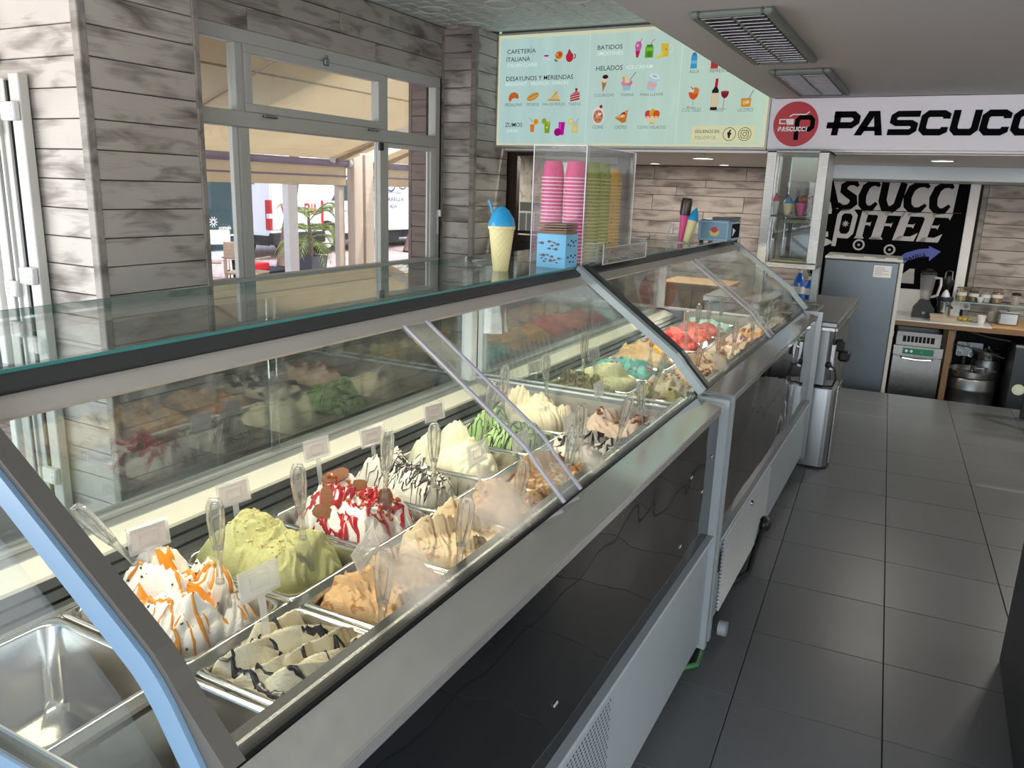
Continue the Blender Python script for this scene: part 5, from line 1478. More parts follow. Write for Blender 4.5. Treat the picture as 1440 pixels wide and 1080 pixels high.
def tag_parts():
    pl_ = MB(); w2, h2, b = .040, .026, .006
    for a, c in (((-w2, -h2), (w2, -h2 + b)), ((-w2, h2 - b), (w2, h2)), ((-w2, -h2 + b), (-w2 + b, h2 - b)), ((w2 - b, -h2 + b), (w2, h2 - b))):
        pl_.box((a[0], -.003, a[1]), (c[0], .003, c[1]), .0012)
    pl_.box((-w2 + b, -.0008, -h2 + b), (w2 - b, .0008, h2 - b))
    pl_.box((-.018, -.0025, -.011), (.018, -.0008, -.009)).box((-.018, -.0025, .009), (.018, -.0008, .011)).box((-.019, -.0025, -.011), (-.017, -.0008, .011)).box((.017, -.0025, -.011), (.019, -.0008, .011))
    cd = MB().box((-w2 + b + .001, .0009, -h2 + b + .001), (w2 - b - .001, .002, h2 - b - .001))
    st_ = MB().box((-.007, -.0015, -.135), (.007, .0015, -.024), .0007)
    return pl_.mesh('plaque'), cd.mesh('card'), st_.mesh('stem')
TP, TC, TS = tag_parts()
def tag_holder(x, y, z, rz, label, card=True, tilt=0):
    rz = 84 + (rz - 40) * .6
    t = thing('tag_holder', label, 'tag holder', (x, y, z), 0, 'clear flavour tag holders')
    t.rotation_euler = (R_(-8), R_(tilt), R_(rz))
    link('plaque', TP, 'acrylic_frost', t); link('stem', TS, 'acrylic_frost', t)
    if card: link('card', TC, 'pinkcard', t)
for (x, y, z, rz, lab, cd) in (
    (-1.20, .885, .955, 38, 'clear tag with pale card behind the white passion fruit heap', True),
    (-1.25, 1.135, .945, 38, 'clear tag with pale card behind the pistachio heap', True),
    (-1.27, 1.42, .96, 38, 'clear tag with pale card left of the strawberry biscuit heap', True),
    (-1.22, 1.575, .96, 36, 'clear tag with pale card behind the drizzled white gelato', True),
    (-1.165, 1.785, .985, 34, 'clear tag with pale card above the pale yellow gelato', True),
    (-1.21, 2.27, .93, 32, 'clear tag with pale card at the rear far end beside the vanilla heap', True),
    (-.905, .865, .955, 40, 'blank grey tag before the passion fruit and pistachio heaps, nearest in the front row', False),
    (-.885, 1.12, .91, 62, 'leaning blank tag between the strawberry heap and caramel gelato', False),
    (-.90, 1.57, .975, 46, 'blank grey tag in front of the pale yellow gelato', False),
    (-.90, 1.80, .94, 44, 'blank tag beside the mint gelato half behind the glass joint', False),
    (-.84, 1.99, .955, 50, 'open clear tag frame beside the cookie gelato', False),
    (-.905, 2.375, .965, 52, 'clear tag frame standing against the far steel end wall', False),
    (-1.13, 2.88, .97, 32, 'clear tag behind the pale yellow heap of the far case', True),
    (-1.25, 2.60, .95, 32, 'clear tag behind the olive brown heap of the far case', True)):
    tag_holder(x, y, z, rz, lab, cd, -22 if 'leaning' in lab else 0)

# ------------------------------------------------------------------ things standing on the glass top
ZT = 1.3447
def waffle_mat():
    t = NT('waffle_plastic')
    tc = t.n('ShaderNodeTexCoord'); s = t.n('ShaderNodeSeparateXYZ'); t.l(tc.outputs['Object'], s.inputs[0])
    ang = t.n('ShaderNodeMath', operation='ARCTAN2'); t.l(s.outputs['Y'], ang.inputs[0]); t.l(s.outputs['X'], ang.inputs[1])
    a = t.math('SINE', t.math('ADD', t.math('MULTIPLY', ang.outputs[0], 12.0), t.math('MULTIPLY', s.outputs['Z'], 300.0)))
    b = t.math('SINE', t.math('SUBTRACT', t.math('MULTIPLY', ang.outputs[0], 12.0), t.math('MULTIPLY', s.outputs['Z'], 300.0)))
    h = t.math('MAXIMUM', a, b)
    h2 = t.math('POWER', t.math('MAXIMUM', h, 0.0), 6.0)
    return t.done(t.bsdf(lin('d8cd98'), .5, 0, .4, t.bump(h2, .45, .003)))
MT['waffle'] = waffle_mat()
t = thing('cone_cup', 'cream waffle cone cup with blue domed lid and blue straw on the glass top', 'cup', (-1.193, 2.20, ZT))
put('cup', MB().lathe([(.024, 0), (.0245, .002), (.0395, .128), (.0425, .129), (.0425, .138), (.040, .139), (.038, .137)], (0, 0, 0), 28), 'waffle', t)
dm = MB().lathe([(.0415, .138), (.041, .146), (.037, .160), (.029, .176), (.020, .188), (.010, .196), (.003, .199)], (0, 0, 0), 28)
def swirl(p):
    if p.z < .142: return p
    a = math.atan2(p.y, p.x) + (p.z - .142) * 14
    k = 1 + .045 * math.sin(5 * (math.atan2(p.y, p.x) + p.z * 30))
    return Vector((p.x * k - (p.z - .142) * .03, p.y * k, p.z))
put('blue_dome', dm.xf(swirl), 'dome_blue', t)
put('straw', MB().tube([(-.022, -.010, .165), (-.034, -.014, .20), (-.038, -.018, .216)], .0042, 8), 'dome_blue', t)

t = thing('napkin_box', 'sky blue metal napkin box with cut-out fish holding brown napkins', 'napkin box', (-1.118, 2.46, ZT))
bx = MB()
W2, D2, Hh = .0525, .050, .110
bx.box((-W2, -D2, 0), (W2, -D2 + .0025, Hh)).box((-W2, D2 - .0025, 0), (W2, D2, Hh)).box((-W2, -D2 + .0025, 0), (-W2 + .0025, D2 - .0025, Hh)).box((W2 - .0025, -D2 + .0025, 0), (W2, D2 - .0025, Hh)).box((-W2 + .0025, -D2 + .0025, 0), (W2 - .0025, D2 - .0025, .003))
put('box', bx, 'sky_blue', t)
fm = MB(); fd = MB(); rf = random.Random(8)
def fish(mb, face, u, v, s, fl):
    pts = [(-.5, 0), (-.2, .28), (.2, .26), (.5, .02), (.72, .24), (.72, -.24), (.5, -.02), (.2, -.26), (-.2, -.28)]
    P = []
    for a, b in pts:
        a *= fl
        P.append((u + a * s, -D2 - .0006, v + b * s) if face == 'y' else (W2 + .0006, u + a * s, v + b * s))
    mb.poly(P)
for (u, v, s) in ((-.034, .080, .018), (-.008, .086, .015), (.010, .083, .010), (.024, .078, .015), (.004, .073, .012), (.018, .062, .016), (-.006, .063, .013), (-.028, .040, .018), (-.012, .042, .011), (.004, .037, .014), (-.034, .030, .009), (-.018, .028, .009), (.0, .024, .017), (.014, .026, .010), (.030, .032, .014), (-.024, .020, .012), (.022, .018, .010)):
    fish(fm, 'y', u, v, s, rf.choice((-1, 1)))
for (u, v, s) in ((-.030, .078, .012), (-.006, .090, .011), (.012, .084, .012), (.030, .088, .010), (.02, .072, .010), (-.012, .074, .010), (-.03, .036, .012), (-.004, .040, .012), (.014, .034, .010), (.03, .04, .012), (-.01, .020, .012), (.016, .018, .010)):
    fish(fd, 'x', u, v, s, rf.choice((-1, 1)))
put('fish_cutouts', fm, plain_cache('fish_front', '6a5850', .8), t); put('fish_cutouts', fd, 'print_black', t)
for k in range(7):
    put('napkin', MB().box((-.049 - .002 * rf.random(), -.046, .100 + .0062 * k), (.049 + .003 * rf.random(), .046 + .003 * rf.random(), .1055 + .0062 * k), .002).xf(lambda p, q=rf.uniform(-.05, .05): Vector((p.x - q * p.y, p.y + q * p.x, p.z + .004 * math.sin(p.x * 60 + q * 40)))), 'kraft', t)

t = thing('cup_box', 'tall clear acrylic box holding stacks of pink, green and yellow tubs', 'acrylic box', (-1.16, 2.785, ZT))
x0, x1, y0, y1, hz = -.098, .098, -.245, .245, .398
ab = [((x0, y0, 0), (x1, y0 + .003, hz)), ((x0, y1 - .003, 0), (x1, y1, hz)), ((x0, y0 + .003, 0), (x0 + .003, y1 - .003, hz)), ((x1 - .003, y0 + .003, 0), (x1, y1 - .003, hz)), ((x0 + .003, y0 + .003, .002), (x1 - .003, y1 - .003, .005)), ((x0, y0, hz), (x1, y1, hz + .003))]
for a, b in ab: put('acrylic_panel', MB().box(a, b), 'acrylic', t)
eg = MB()
for x in (x0, x1):
    for y in (y0, y1): eg.box((x - .0015, y - .0015, 0), (x + .0015, y + .0015, hz))
    eg.box((x - .0015, y0, hz), (x + .0015, y1, hz + .003))
for y in (y0, y1): eg.box((x0, y - .0015, hz), (x1, y + .0015, hz + .003))
put('polished_edge', eg, plain_cache('polished_acrylic_edge', 'c9d2d4', .2), t)

def cup_mat(name, a, b, spot):
    m_ = NT(name); v = m_.coords((1, 1, 1), True)
    vo = m_.n('ShaderNodeTexVoronoi'); vo.inputs['Scale'].default_value = 55; m_.l(v, vo.inputs['Vector'])
    f = m_.ramp(vo.outputs['Distance'], [(.16, (1, 1, 1, 1)), (.22, (0, 0, 0, 1))])
    c = m_.mix(m_.noise(v, 30, 2), lin(a), lin(b)); c = m_.mix(f, c, lin(spot))
    return m_.done(m_.bsdf(c, .45))
MT['cup_pink'] = cup_mat('pink_paper_tub', 'd23d7c', 'e0558f', 'c22a6a')
MT['cup_green'] = cup_mat('green_paper_tub', '8a9a2a', '9aa838', '6a6a20')
MT['cup_yellow'] = cup_mat('yellow_paper_tub', 'c9982c', 'd8aa3c', '6e4a20')
cup_me = MB().lathe([(.0395, 0), (.041, .0015), (.041, .0045), (.0385, .006), (.0305, .058), (.0300, .0585), (.0300, .057)], (0, 0, 0), 20).mesh('paper_tub')
cup_rim = MB().lathe([(.0412, .0005), (.0418, .0025), (.0412, .0048)], (0, 0, 0), 20, True, False, False).mesh('rim')
MT['rim_white'] = plain('pale_paper_rim', 'e6c4d2', .5, var=0)
MT['rim_cream'] = plain('cream_paper_rim', 'cdbf86', .5, var=0)
for (x, y, n, mt, rm, lab, grp) in (
    (-1.206, 2.592, 24, 'cup_pink', 'rim_white', 'pink paper ice cream tub in the left pink stack inside the acrylic box', 'left pink stack of tubs'),
    (-1.120, 2.592, 24, 'cup_pink', 'rim_white', 'pink paper ice cream tub in the right pink stack inside the acrylic box', 'right pink stack of tubs'),
    (-1.108, 2.690, 24, 'cup_green', 'rim_cream', 'olive green paper tub in the nearer green stack inside the acrylic box', 'nearer green stack of tubs'),
    (-1.108, 2.790, 24, 'cup_green', 'rim_cream', 'olive green paper tub in the farther green stack inside the acrylic box', 'farther green stack of tubs'),
    (-1.108, 2.905, 23, 'cup_yellow', 'rim_cream', 'mustard yellow paper tub in the rear stack inside the acrylic box', 'yellow stack of tubs')):
    me = cup_me.copy(); me.materials.append(MT[mt]); rm_ = cup_rim.copy(); rm_.materials.append(MT[rm])
    words_ = 'lowest second third fourth fifth sixth seventh eighth ninth tenth eleventh twelfth thirteenth fourteenth fifteenth sixteenth seventeenth eighteenth nineteenth twentieth twenty-first twenty-second twenty-third twenty-fourth'.split()
    for k in range(n):
        pos = 'topmost tub of' if k == n - 1 else ('lowest tub of' if k == 0 else words_[k] + ' tub from the bottom of')
        o = link('paper_tub', me, None, None, (x, y, ZT + .006 + .0124 * k), (0, 0, rng.random() * 6), label=f'{lab.split(" paper")[0]} paper tub, {pos} the {grp.replace(" of tubs", "")}', category='paper tub', group=grp)
        link('rim', rm_, None, o)
t = thing('spoon_tray', 'low clear acrylic tray of little spoons beside the cup box', 'tray', (-1.005 - .045, 2.86, ZT), 0)
a = .0345; b = .235
put('tray_panel', MB().box((-a, -b, 0), (a, b, .003)), 'acrylic', t)
put('tray_panel', MB().box((-a, -b, .003), (a, -b + .003, .075)), 'acrylic', t)
put('tray_panel', MB().box((a - .003, -b, .003), (a, b, .060)), 'acrylic', t)
put('tray_panel', MB().box((-a, b - .003, .003), (a, b, .075)), 'acrylic', t)
put('polished_edge', MB().tube([(-a, -b, .075), (a, -b, .075), (a, -b, .003)], .0016, 6).tube([(a, -b + .003, .061), (a, b, .061), (a, b, .003)], .0016, 6).tube([(-a, b, .075), (a, b, .075)], .0016, 6).tube([(a, -b, .003), (a, b, .003)], .0016, 6), plain_cache('polished_acrylic_edge', 'c9d2d4', .2), t)
sp = MB(); rs = random.Random(2)
for k in range(90):
    c = Vector((rs.uniform(-.02, .022), rs.uniform(-.19, .19), .008 + .030 * rs.random()))
    d = Vector((rs.uniform(-.35, .35), rs.uniform(-1, 1), rs.uniform(-.12, .12))).normalized() * .035
    p, q = c - d, c + d
    for u in (p, q):
        u.x = max(-.028, min(.028, u.x)); u.z = max(.006, min(.05, u.z))
    sp.bar(p, q, .005, .0015); sp.ball(tuple(q), .006, .008, .002, 6, 4)
put('spoons', sp, plain_cache('clear_spoon', 'b9b4ae', .2), t, kind='stuff')

# second group on the far case: cone holder and small blue bin
t = thing('cone_holder', 'clear acrylic holder with two display cones on the far case', 'holder', (-1.19, 4.22, ZT))
put('acrylic_panel', MB().box((-.075, -.05, 0), (.075, .05, .003)), 'acrylic', t)
put('acrylic_panel', MB().add([(-.075, -.05, .003), (-.072, -.05, .003), (-.072, .035, .10), (-.075, .035, .10), (-.075, -.047, .003), (-.072, -.047, .003), (-.072, .038, .10), (-.075, .038, .10)], [(0, 1, 2, 3), (4, 5, 6, 7), (0, 4, 7, 3), (1, 5, 6, 2), (3, 2, 6, 7)]), 'acrylic', t)
put('acrylic_panel', MB().add([(-.075, .035, .09), (.06, .035, .09), (.06, .038, .093), (-.075, .038, .093)], [(0, 1, 2, 3)]).box((-.075, .036, .003), (.06, .039, .10)), 'acrylic', t)
put('acrylic_panel', MB().add([(.06, -.05, .003), (.06, .035, .10), (.063, .035, .10), (.063, -.05, .003)], [(0, 1, 2, 3)]).tube([(.0615, -.05, .003), (.0615, .037, .10)], .002, 6), 'acrylic', t)
put('polished_edge', MB().tube([(-.0735, -.05, .003), (-.0735, .037, .10)], .0025, 6).tube([(-.0735, .037, .10), (.0615, .037, .10)], .002, 6).tube([(-.0735, -.05, .003), (.0615, -.05, .003)], .002, 6), plain_cache('polished_acrylic_edge', 'c9d2d4', .2), t)
def cone_model(name, lab, base, top, r0, r1, body, tip, tipshape):
    t = thing(name, lab, 'display cone', base)
    B = Vector((0, 0, 0)); D = Vector(top) - Vector(base)
    put('cone', MB().tube([B, D * .5, D * .62], [r0, (r0 + r1) * .52, r1], 18), body, t)
    if tipshape == 'flat':
        put('topping', MB().tube([D * .60, D * .66, D * .92, D * .985, D], [r1 * 1.04, r1 * 1.1, r1 * 1.18, r1 * 1.0, r1 * .5], 18), tip, t)
    else:
        put('topping', MB().tube([D * .62, D * .70, D * .80, D * .90, D], [r1 * 1.04, r1 * .98, r1 * .78, r1 * .45, r1 * .08], 18), tip, t)
cone_model('display_cone', 'pink display cone with dark chocolate top leaning in the acrylic holder', (-1.200, 4.225, ZT + .006), (-1.178, 4.225, ZT + .235), .012, .026, 'pink', 'choc', 'flat')
cone_model('display_cone', 'cream display cone with blue tip leaning in the acrylic holder', (-1.165, 4.215, ZT + .006), (-1.128, 4.235, ZT + .185), .018, .028, 'wafer', 'dome_blue', 'round')
t = thing('wafer_bin', 'square pale blue dispenser with an ice cream picture and grey lid', 'dispenser', (-1.045, 4.44, ZT))
put('body', MB().box((-.088, -.12, .012), (.088, .12, .125), .012), plain_cache('dusty_blue', '6f93a8', .35), t)
put('front_rim', MB().box((-.086, -.126, .014), (.074, -.118, .026), .003).box((-.086, -.126, .108), (.074, -.118, .120), .003).box((-.086, -.126, .026), (-.074, -.118, .108), .003).box((.062, -.126, .026), (.074, -.118, .108), .003), plain_cache('dusty_blue_light', '8fb0c4', .3), t)
ic_ = MB(); ic_.poly([(.0 + .018 * math.cos(R_(a_)), -.1205, .072 + .016 * math.sin(R_(a_))) for a_ in range(0, 360, 30)]); put('red_scoop', ic_, 'print_red', t)
put('yellow_cup', MB().poly([(-.030, -.1203, .066), (.030, -.1203, .066), (.018, -.1203, .040), (-.018, -.1203, .040)]), plain_cache('straw_yellow', 'c9b46a', .5), t)
put('lid', MB().box((-.02, -.115, .125), (.086, .118, .140), .006), plain_cache('lid_grey', '5d5a50', .4), t)
put('side_window', MB().box((.0875, -.10, .03), (.090, .08, .105)), 'print_black', t)
put('side_label', MB().poly([(.0907, -.09, .04), (.0907, -.02, .07), (.0907, -.09, .085)]), 'print_white', t)
put('foot', MB().box((-.08, -.11, 0), (-.06, -.09, .013)).box((.06, -.11, 0), (.08, -.09, .013)).box((-.08, .09, 0), (-.06, .11, .013)).box((.06, .09, 0), (.08, .11, .013)), 'black', t)

# ------------------------------------------------------------------ steel station beyond the cases
O = (-.60, 5.55, 0)
t = thing('steel_station', 'stainless steel bar station with overhanging top at the end of the cases', 'work station', O)
def sp_(name, mb, mt, **kw): return put(name, mb, mt, t, O, **kw)
sp_('worktop', MB().box((-1.02, 4.87, .872), (-.415, 6.25, .905), .006), 'steel_dark')
sp_('worktop_lip', MB().box((-.425, 4.872, .850), (-.412, 6.25, .874), .003).box((-1.0, 4.868, .850), (-.425, 4.880, .874), .003), 'steel')
sp_('drip_tray', MB().box((-.93, 5.05, .904), (-.58, 5.60, .909), .002).box((-.93, 5.05, .909), (-.58, 5.07, .918), .002).box((-.93, 5.58, .909), (-.58, 5.60, .918), .002).box((-.60, 5.07, .909), (-.58, 5.58, .918), .002), 'steel')
for k in range(7):
    sp_('tray_bar', MB().box((-.92, 5.11 + .065 * k, .909), (-.61, 5.145 + .065 * k, .914), .002), 'steel_dark')
sp_('body', MB().box((-.98, 5.35, .06), (-.470, 6.20, .850), .005), 'steel_dark')
sp_('door', MB().box((-.470, 5.38, .10), (-.455, 5.77, .80), .004), 'steel_dark'); sp_('door', MB().box((-.470, 5.79, .10), (-.455, 6.17, .80), .004), 'steel_dark')
sp_('column', MB().box((-.565, 4.96, .503), (-.455, 5.06, .852), .008), 'steel_dark')
sp_('cable', MB().tube([(-.60, 4.97, .62), (-.64, 4.95, .60), (-.655, 4.95, .55), (-.63, 4.96, .51), (-.58, 4.97, .50)], .006, 8).tube([(-.45, 4.97, .63), (-.41, 4.96, .62), (-.395, 4.96, .56), (-.41, 4.97, .51), (-.46, 4.97, .50)], .006, 8).ball((-.45, 4.97, .635), .02, .02, .02, 10, 6), 'rubber')
sp_('tap_bracket', MB().box((-.60, 4.955, .62), (-.575, 5.0, .78), .004).box((-.445, 4.98, .60), (-.42, 5.02, .76), .004), 'chrome')
sp_('wall_hook', MB().box((-.455, 5.30, .66), (-.40, 5.36, .74), .012).box((-.43, 5.30, .60), (-.36, 5.38, .67), .015), 'rubber')
t = thing('pedestal_bin', 'tall rounded stainless steel bin standing at the end of the far case', 'bin', (-.48, 5.05, 0))
m = MB(); lp = [rrect(.094, .145, .05, z, 6) for z in (.012, .49, .498, .500)]
n = len(lp[0]); m.add([(p[0] * s, p[1] * s, p[2]) for L, s in zip(lp, (.97, 1, .985, .9)) for p in L], [(i * n + k, i * n + (k + 1) % n, (i + 1) * n + (k + 1) % n, (i + 1) * n + k) for i in range(3) for k in range(n)] + [tuple(range(3 * n, 4 * n)), tuple(range(n))[::-1]], True)
put('body', m, 'steel_dark', t)
put('side_panel', MB().box((.0945, -.06, .02), (.108, .13, .515), .003), 'steel', t)
put('foot', MB().box((.06, -.12, 0), (.10, -.09, .014), .003).box((-.08, -.13, 0), (-.05, -.1, .013)).box((-.08, .1, 0), (-.05, .13, .013)).box((.05, .1, 0), (.08, .13, .013)), 'rubber', t)

# glazed steel tower on the station
O = (-.83, 5.55, .905)
t = thing('glass_cabinet', 'tall steel framed glass cabinet with mirror back standing on the station', 'cabinet', O)
X0, X1, Ya, Yb = -1.015, -.640, 5.40, 5.72
for (x, y) in ((X0, Ya), (X1 - .062, Ya)):
    sp_('post', MB().box((x, y, .91 if x == X0 else 1.19), (x + .062, y + .03, 1.885), .003), 'steel')
sp_('post', MB().box((X0, Yb - .03, .91), (X0 + .03, Yb, 1.885), .003), 'steel'); sp_('post', MB().box((X1 - .05, Yb - .05, .91), (X1, Yb, 1.885), .003), 'steel_dark')
sp_('side_panel', MB().box((X1 - .012, Ya + .03, 1.17), (X1, Yb - .05, 1.885)), 'steel_dark')
sp_('bottom_rail', MB().box((X0 + .062, Ya, 1.150), (X1, Ya + .03, 1.185), .003), 'steel'); sp_('base', MB().box((X0, Ya + .03, 1.150), (X1, Yb, 1.165)), 'steel_dark')
sp_('top_plate', MB().box((X0, Ya, 1.872), (X1, Yb, 1.886), .002), 'steel_dark')
sp_('mirror', MB().box((X0 + .03, Yb - .012, 1.17), (X1 - .05, Yb - .006, 1.87)), plain_cache('mirror', '9aa0a0', .05, metal=1.0, var=0))
sp_('front_glass', MB().box((X0 + .055, Ya + .012, 1.185), (X1 - .06, Ya + .017, 1.872)), 'acrylic')
sp_('shelf', MB().box((X0 + .03, Ya + .03, 1.475), (X1 - .012, Yb - .02, 1.484)), 'glass_top')
sp_('shelf_edge', MB().box((X0 + .06, Ya + .026, 1.474), (X1 - .06, Ya + .031, 1.485)), plain_cache('bronze_edge', '4a443a', .4))
sp_('inner_frame', MB().box((X0 + .10, Ya + .10, 1.17), (X0 + .13, Ya + .12, 1.46), .004).box((X0 + .13, Ya + .10, 1.435), (X1 - .062, Ya + .12, 1.46), .004), plain_cache('olive_frame', '6a6650', .4))
sp_('inner_tray', MB().box((X0 + .09, Ya + .06, 1.185), (X1 - .07, Yb - .06, 1.20), .003), plain_cache('brass_tray', 'a89a6c', .3, metal=.6))
def mini(name, lab, x, y, r, h, body, tip, sh):
    q = thing(name, lab, 'display cone', (x, y, 1.485))
    put('cone', MB().lathe([(r * .55, 0), (r, h * .62)], (0, 0, 0), 14), body, q)
    if sh == 'dome': put('topping', MB().lathe([(r * 1.02, h * .62), (r * .95, h * .72), (r * .6, h * .86), (r * .15, h)], (0, 0, 0), 14), tip, q)
    else: put('topping', MB().ball((r * .5, 0, h * .80), r * 1.25, r * 1.1, h * .2, 12, 8), tip, q)
mini('display_cone', 'small cream cone with teal tip on the cabinet shelf', -.868, 5.52, .030, .12, 'wafer', 'dome_blue', 'dome')
mini('display_cone', 'small striped cup with brown topping on the cabinet shelf', -.785, 5.52, .034, .13, 'pink', 'milk_choc', 'ball')
mini('display_cone', 'small pale cup with pink top at the left of the cabinet shelf', -.945, 5.50, .022, .14, 'white_plastic', 'pink', 'dome')
t = thing('spray_bottle', 'blue spray bottle with white and green trigger under the glass cabinet', 'spray bottle', (-.79, 5.86, .905))
put('bottle', MB().lathe([(.036, 0), (.038, .005), (.038, .11), (.030, .145), (.014, .175), (.013, .19)], (0, 0, 0), 18), plain_cache('blue_cleaner', '1f66c0', .15), t)
put('label', MB().lathe([(.0385, .04), (.0385, .09)], (0, 0, 0), 18, True, False, False), 'paper', t)
put('trigger_head', MB().box((-.035, -.012, .205), (.02, .012, .235), .005).lathe([(.014, .185), (.014, .208)], (0, 0, 0), 12), 'white_plastic', t)
put('trigger', MB().box((.012, -.010, .222), (.075, .010, .240), .004).tube([(.045, 0, .22), (.055, 0, .19), (.075, 0, .165)], .006, 8), plain_cache('green_trigger', '1d6a4a', .35), t)
t = thing('spray_bottle', 'shorter blue bottle right behind the green-triggered sprayer', 'bottle', (-.725, 5.93, .905))
put('bottle', MB().lathe([(.030, 0), (.032, .005), (.032, .09), (.02, .12), (.012, .135)], (0, 0, 0), 16), plain_cache('blue_cleaner', '1f66c0', .15), t); put('label', MB().lathe([(.0325, .03), (.0325, .075)], (0, 0, 0), 16, True, False, False), 'paper', t); put('cap', MB().lathe([(.013, .13), (.013, .155)], (0, 0, 0), 12), 'white_plastic', t)

# light wood cupboard behind the far case
t = thing('wooden_cupboard', 'light brown wooden cupboard seen through the far glass case', 'cupboard', (-1.68, 6.62, 0))
put('body', MB().box((-.26, -.20, 0), (.26, .25, .86), .004), 'wood_light', t)
put('top', MB().box((-.28, -.22, .86), (.28, .27, .89), .004), 'wood_light', t)
put('door', MB().box((-.24, -.218, .05), (-.005, -.20, .83), .003), 'wood_light', t); put('door', MB().box((.005, -.218, .05), (.24, -.20, .83), .003), 'wood_light', t)
t = thing('plate_stand', 'dark work cupboard beneath the glass cabinet behind the far case', 'cupboard', (-1.22, 6.0, 0))
put('body', MB().box((-.17, -.35, 0), (.17, .35, .86), .004), 'steel_dark', t); put('top', MB().box((-.18, -.37, .86), (.18, .37, .90), .004), 'steel', t)

# ------------------------------------------------------------------ barista corner (lower floor, turned with the tiles)
ZL = -.34; ZC = .577
def bt(name, label, cat, tx, ty_, z, group=None): return thing(name, label, cat, TW(tx, ty_, z), RT, group)
t = bt('barista_counter', 'wooden counter with white worktop along the back wall', 'counter', 1.2, 8.12, ZL)
def bp(name, mb, mt, o=(1.2, 8.12, ZL)): return put(name, mb, mt, t, o)
bp('wood_top', MB().box((.16, 7.80, .522), (2.45, 8.44, .563), .003), 'wood'); bp('white_worktop', MB().box((.165, 7.80, .563), (.93, 8.44, .577), .002), 'marble')
bp('wood_board', MB().box((.935, 7.83, .563), (2.4, 8.42, .580), .003), 'wood_light')
bp('backsplash', MB().box((.165, 8.415, .577), (.44, 8.44, .79), .002), 'marble'); bp('side_splash', MB().box((.165, 7.95, .577), (.178, 8.415, .70), .002), 'marble')
for x in (.61, 1.75): bp('leg', MB().box((x, 7.815, ZL), (x + .05, 7.875, .522), .003), 'wood')
bp('back_leg', MB().box((.61, 8.36, ZL), (.66, 8.42, .522), .003), 'wood')
bp('glass_shelf', MB().box((.62, 8.22, .722), (2.2, 8.43, .730)), 'glass_top'); bp('shelf_edge', MB().box((.62, 8.217, .721), (2.2, 8.22, .731)), plain_cache('pale_glass_edge', '8fb0a6', .2))
bp('back_shade', MB().box((.165, 8.425, ZL), (2.45, 8.44, .52)), 'dark')  # near-black sheet painting in the shade below the counter
bp('under_pipe', MB().tube([(.68, 8.2, .50), (.95, 8.15, .44), (1.4, 8.1, .40)], .008, 8).tube([(.66, 8.1, .36), (.9, 8.15, .32), (1.1, 8.1, .27)], .006, 8), plain_cache('grey_hose', '6a6660', .5))
t = bt('glass_washer', 'stainless undercounter glass washer with green control panel and towel-bar handle', 'dishwasher', .395, 8.13, ZL)
bp('body', MB().box((.20, 7.87, ZL + .02), (.595, 8.40, .335), .004), 'steel', (.395, 8.13, ZL)); O3 = (.395, 8.13, ZL)
bp('door', MB().box((.198, 7.852, ZL + .06), (.597, 7.870, .245), .004), 'steel', O3); bp('control_band', MB().box((.196, 7.855, .250), (.60, 7.872, .338), .003), 'steel', O3)
bp('green_panel', MB().box((.275, 7.848, .262), (.525, 7.856, .318), .003), 'green_panel', O3)
for x in (.305, .345): bp('knob', MB().cyl((x, 7.838, .292), (x, 7.849, .292), .012, 14), 'white_plastic', O3)
bp('panel_mark', MB().cyl((.43, 7.846, .29), (.43, 7.849, .29), .010, 14), plain_cache('panel_green_light', '4a9a7c', .4), O3)
bp('handle', MB().tube([(.27, 7.852, .235), (.28, 7.83, .228), (.395, 7.822, .222), (.51, 7.83, .228), (.52, 7.852, .235)], .010, 8), 'chrome', O3)
bp('badge', MB().box((.203, 7.846, -.245), (.30, 7.853, -.205), .002), 'white_plastic', O3); bp('badge_mark', MB().box((.215, 7.8445, -.232), (.288, 7.8462, -.218)), 'print_black', O3)
for x in (.22, .56): bp('foot', MB().cyl((x, 7.92, ZL), (x, 7.92, ZL + .025), .015, 10), 'black', O3)
t = bt('glass_rack', 'grey plastic dish rack crate lying on the glass washer', 'rack', .39, 8.03, .336); O3 = (.39, 8.03, .336)
m = MB().box((.21, 7.86, .338), (.57, 7.872, .37), .003).box((.21, 7.86, .425), (.57, 7.872, .462), .003).box((.21, 7.86, .37), (.262, 7.872, .425)).box((.518, 7.86, .37), (.57, 7.872, .425))
m.box((.21, 7.872, .338), (.222, 8.2, .462), .003).box((.558, 7.872, .338), (.57, 8.2, .462), .003).box((.222, 8.188, .338), (.558, 8.2, .462), .003).box((.222, 7.872, .338), (.558, 8.188, .346))
bp('crate', m, plain_cache('rack_grey', 'b4b7bb', .5, var=.03), O3)
for k in range(7): bp('slat', MB().box((.290 + .0315 * k, 7.862, .37), (.298 + .0315 * k, 7.870, .425)), plain_cache('rack_grey', 'b4b7bb', .5, var=.03), O3)
bp('inside_shadow', MB().box((.264, 7.875, .365), (.516, 7.878, .43)), 'dark', O3)
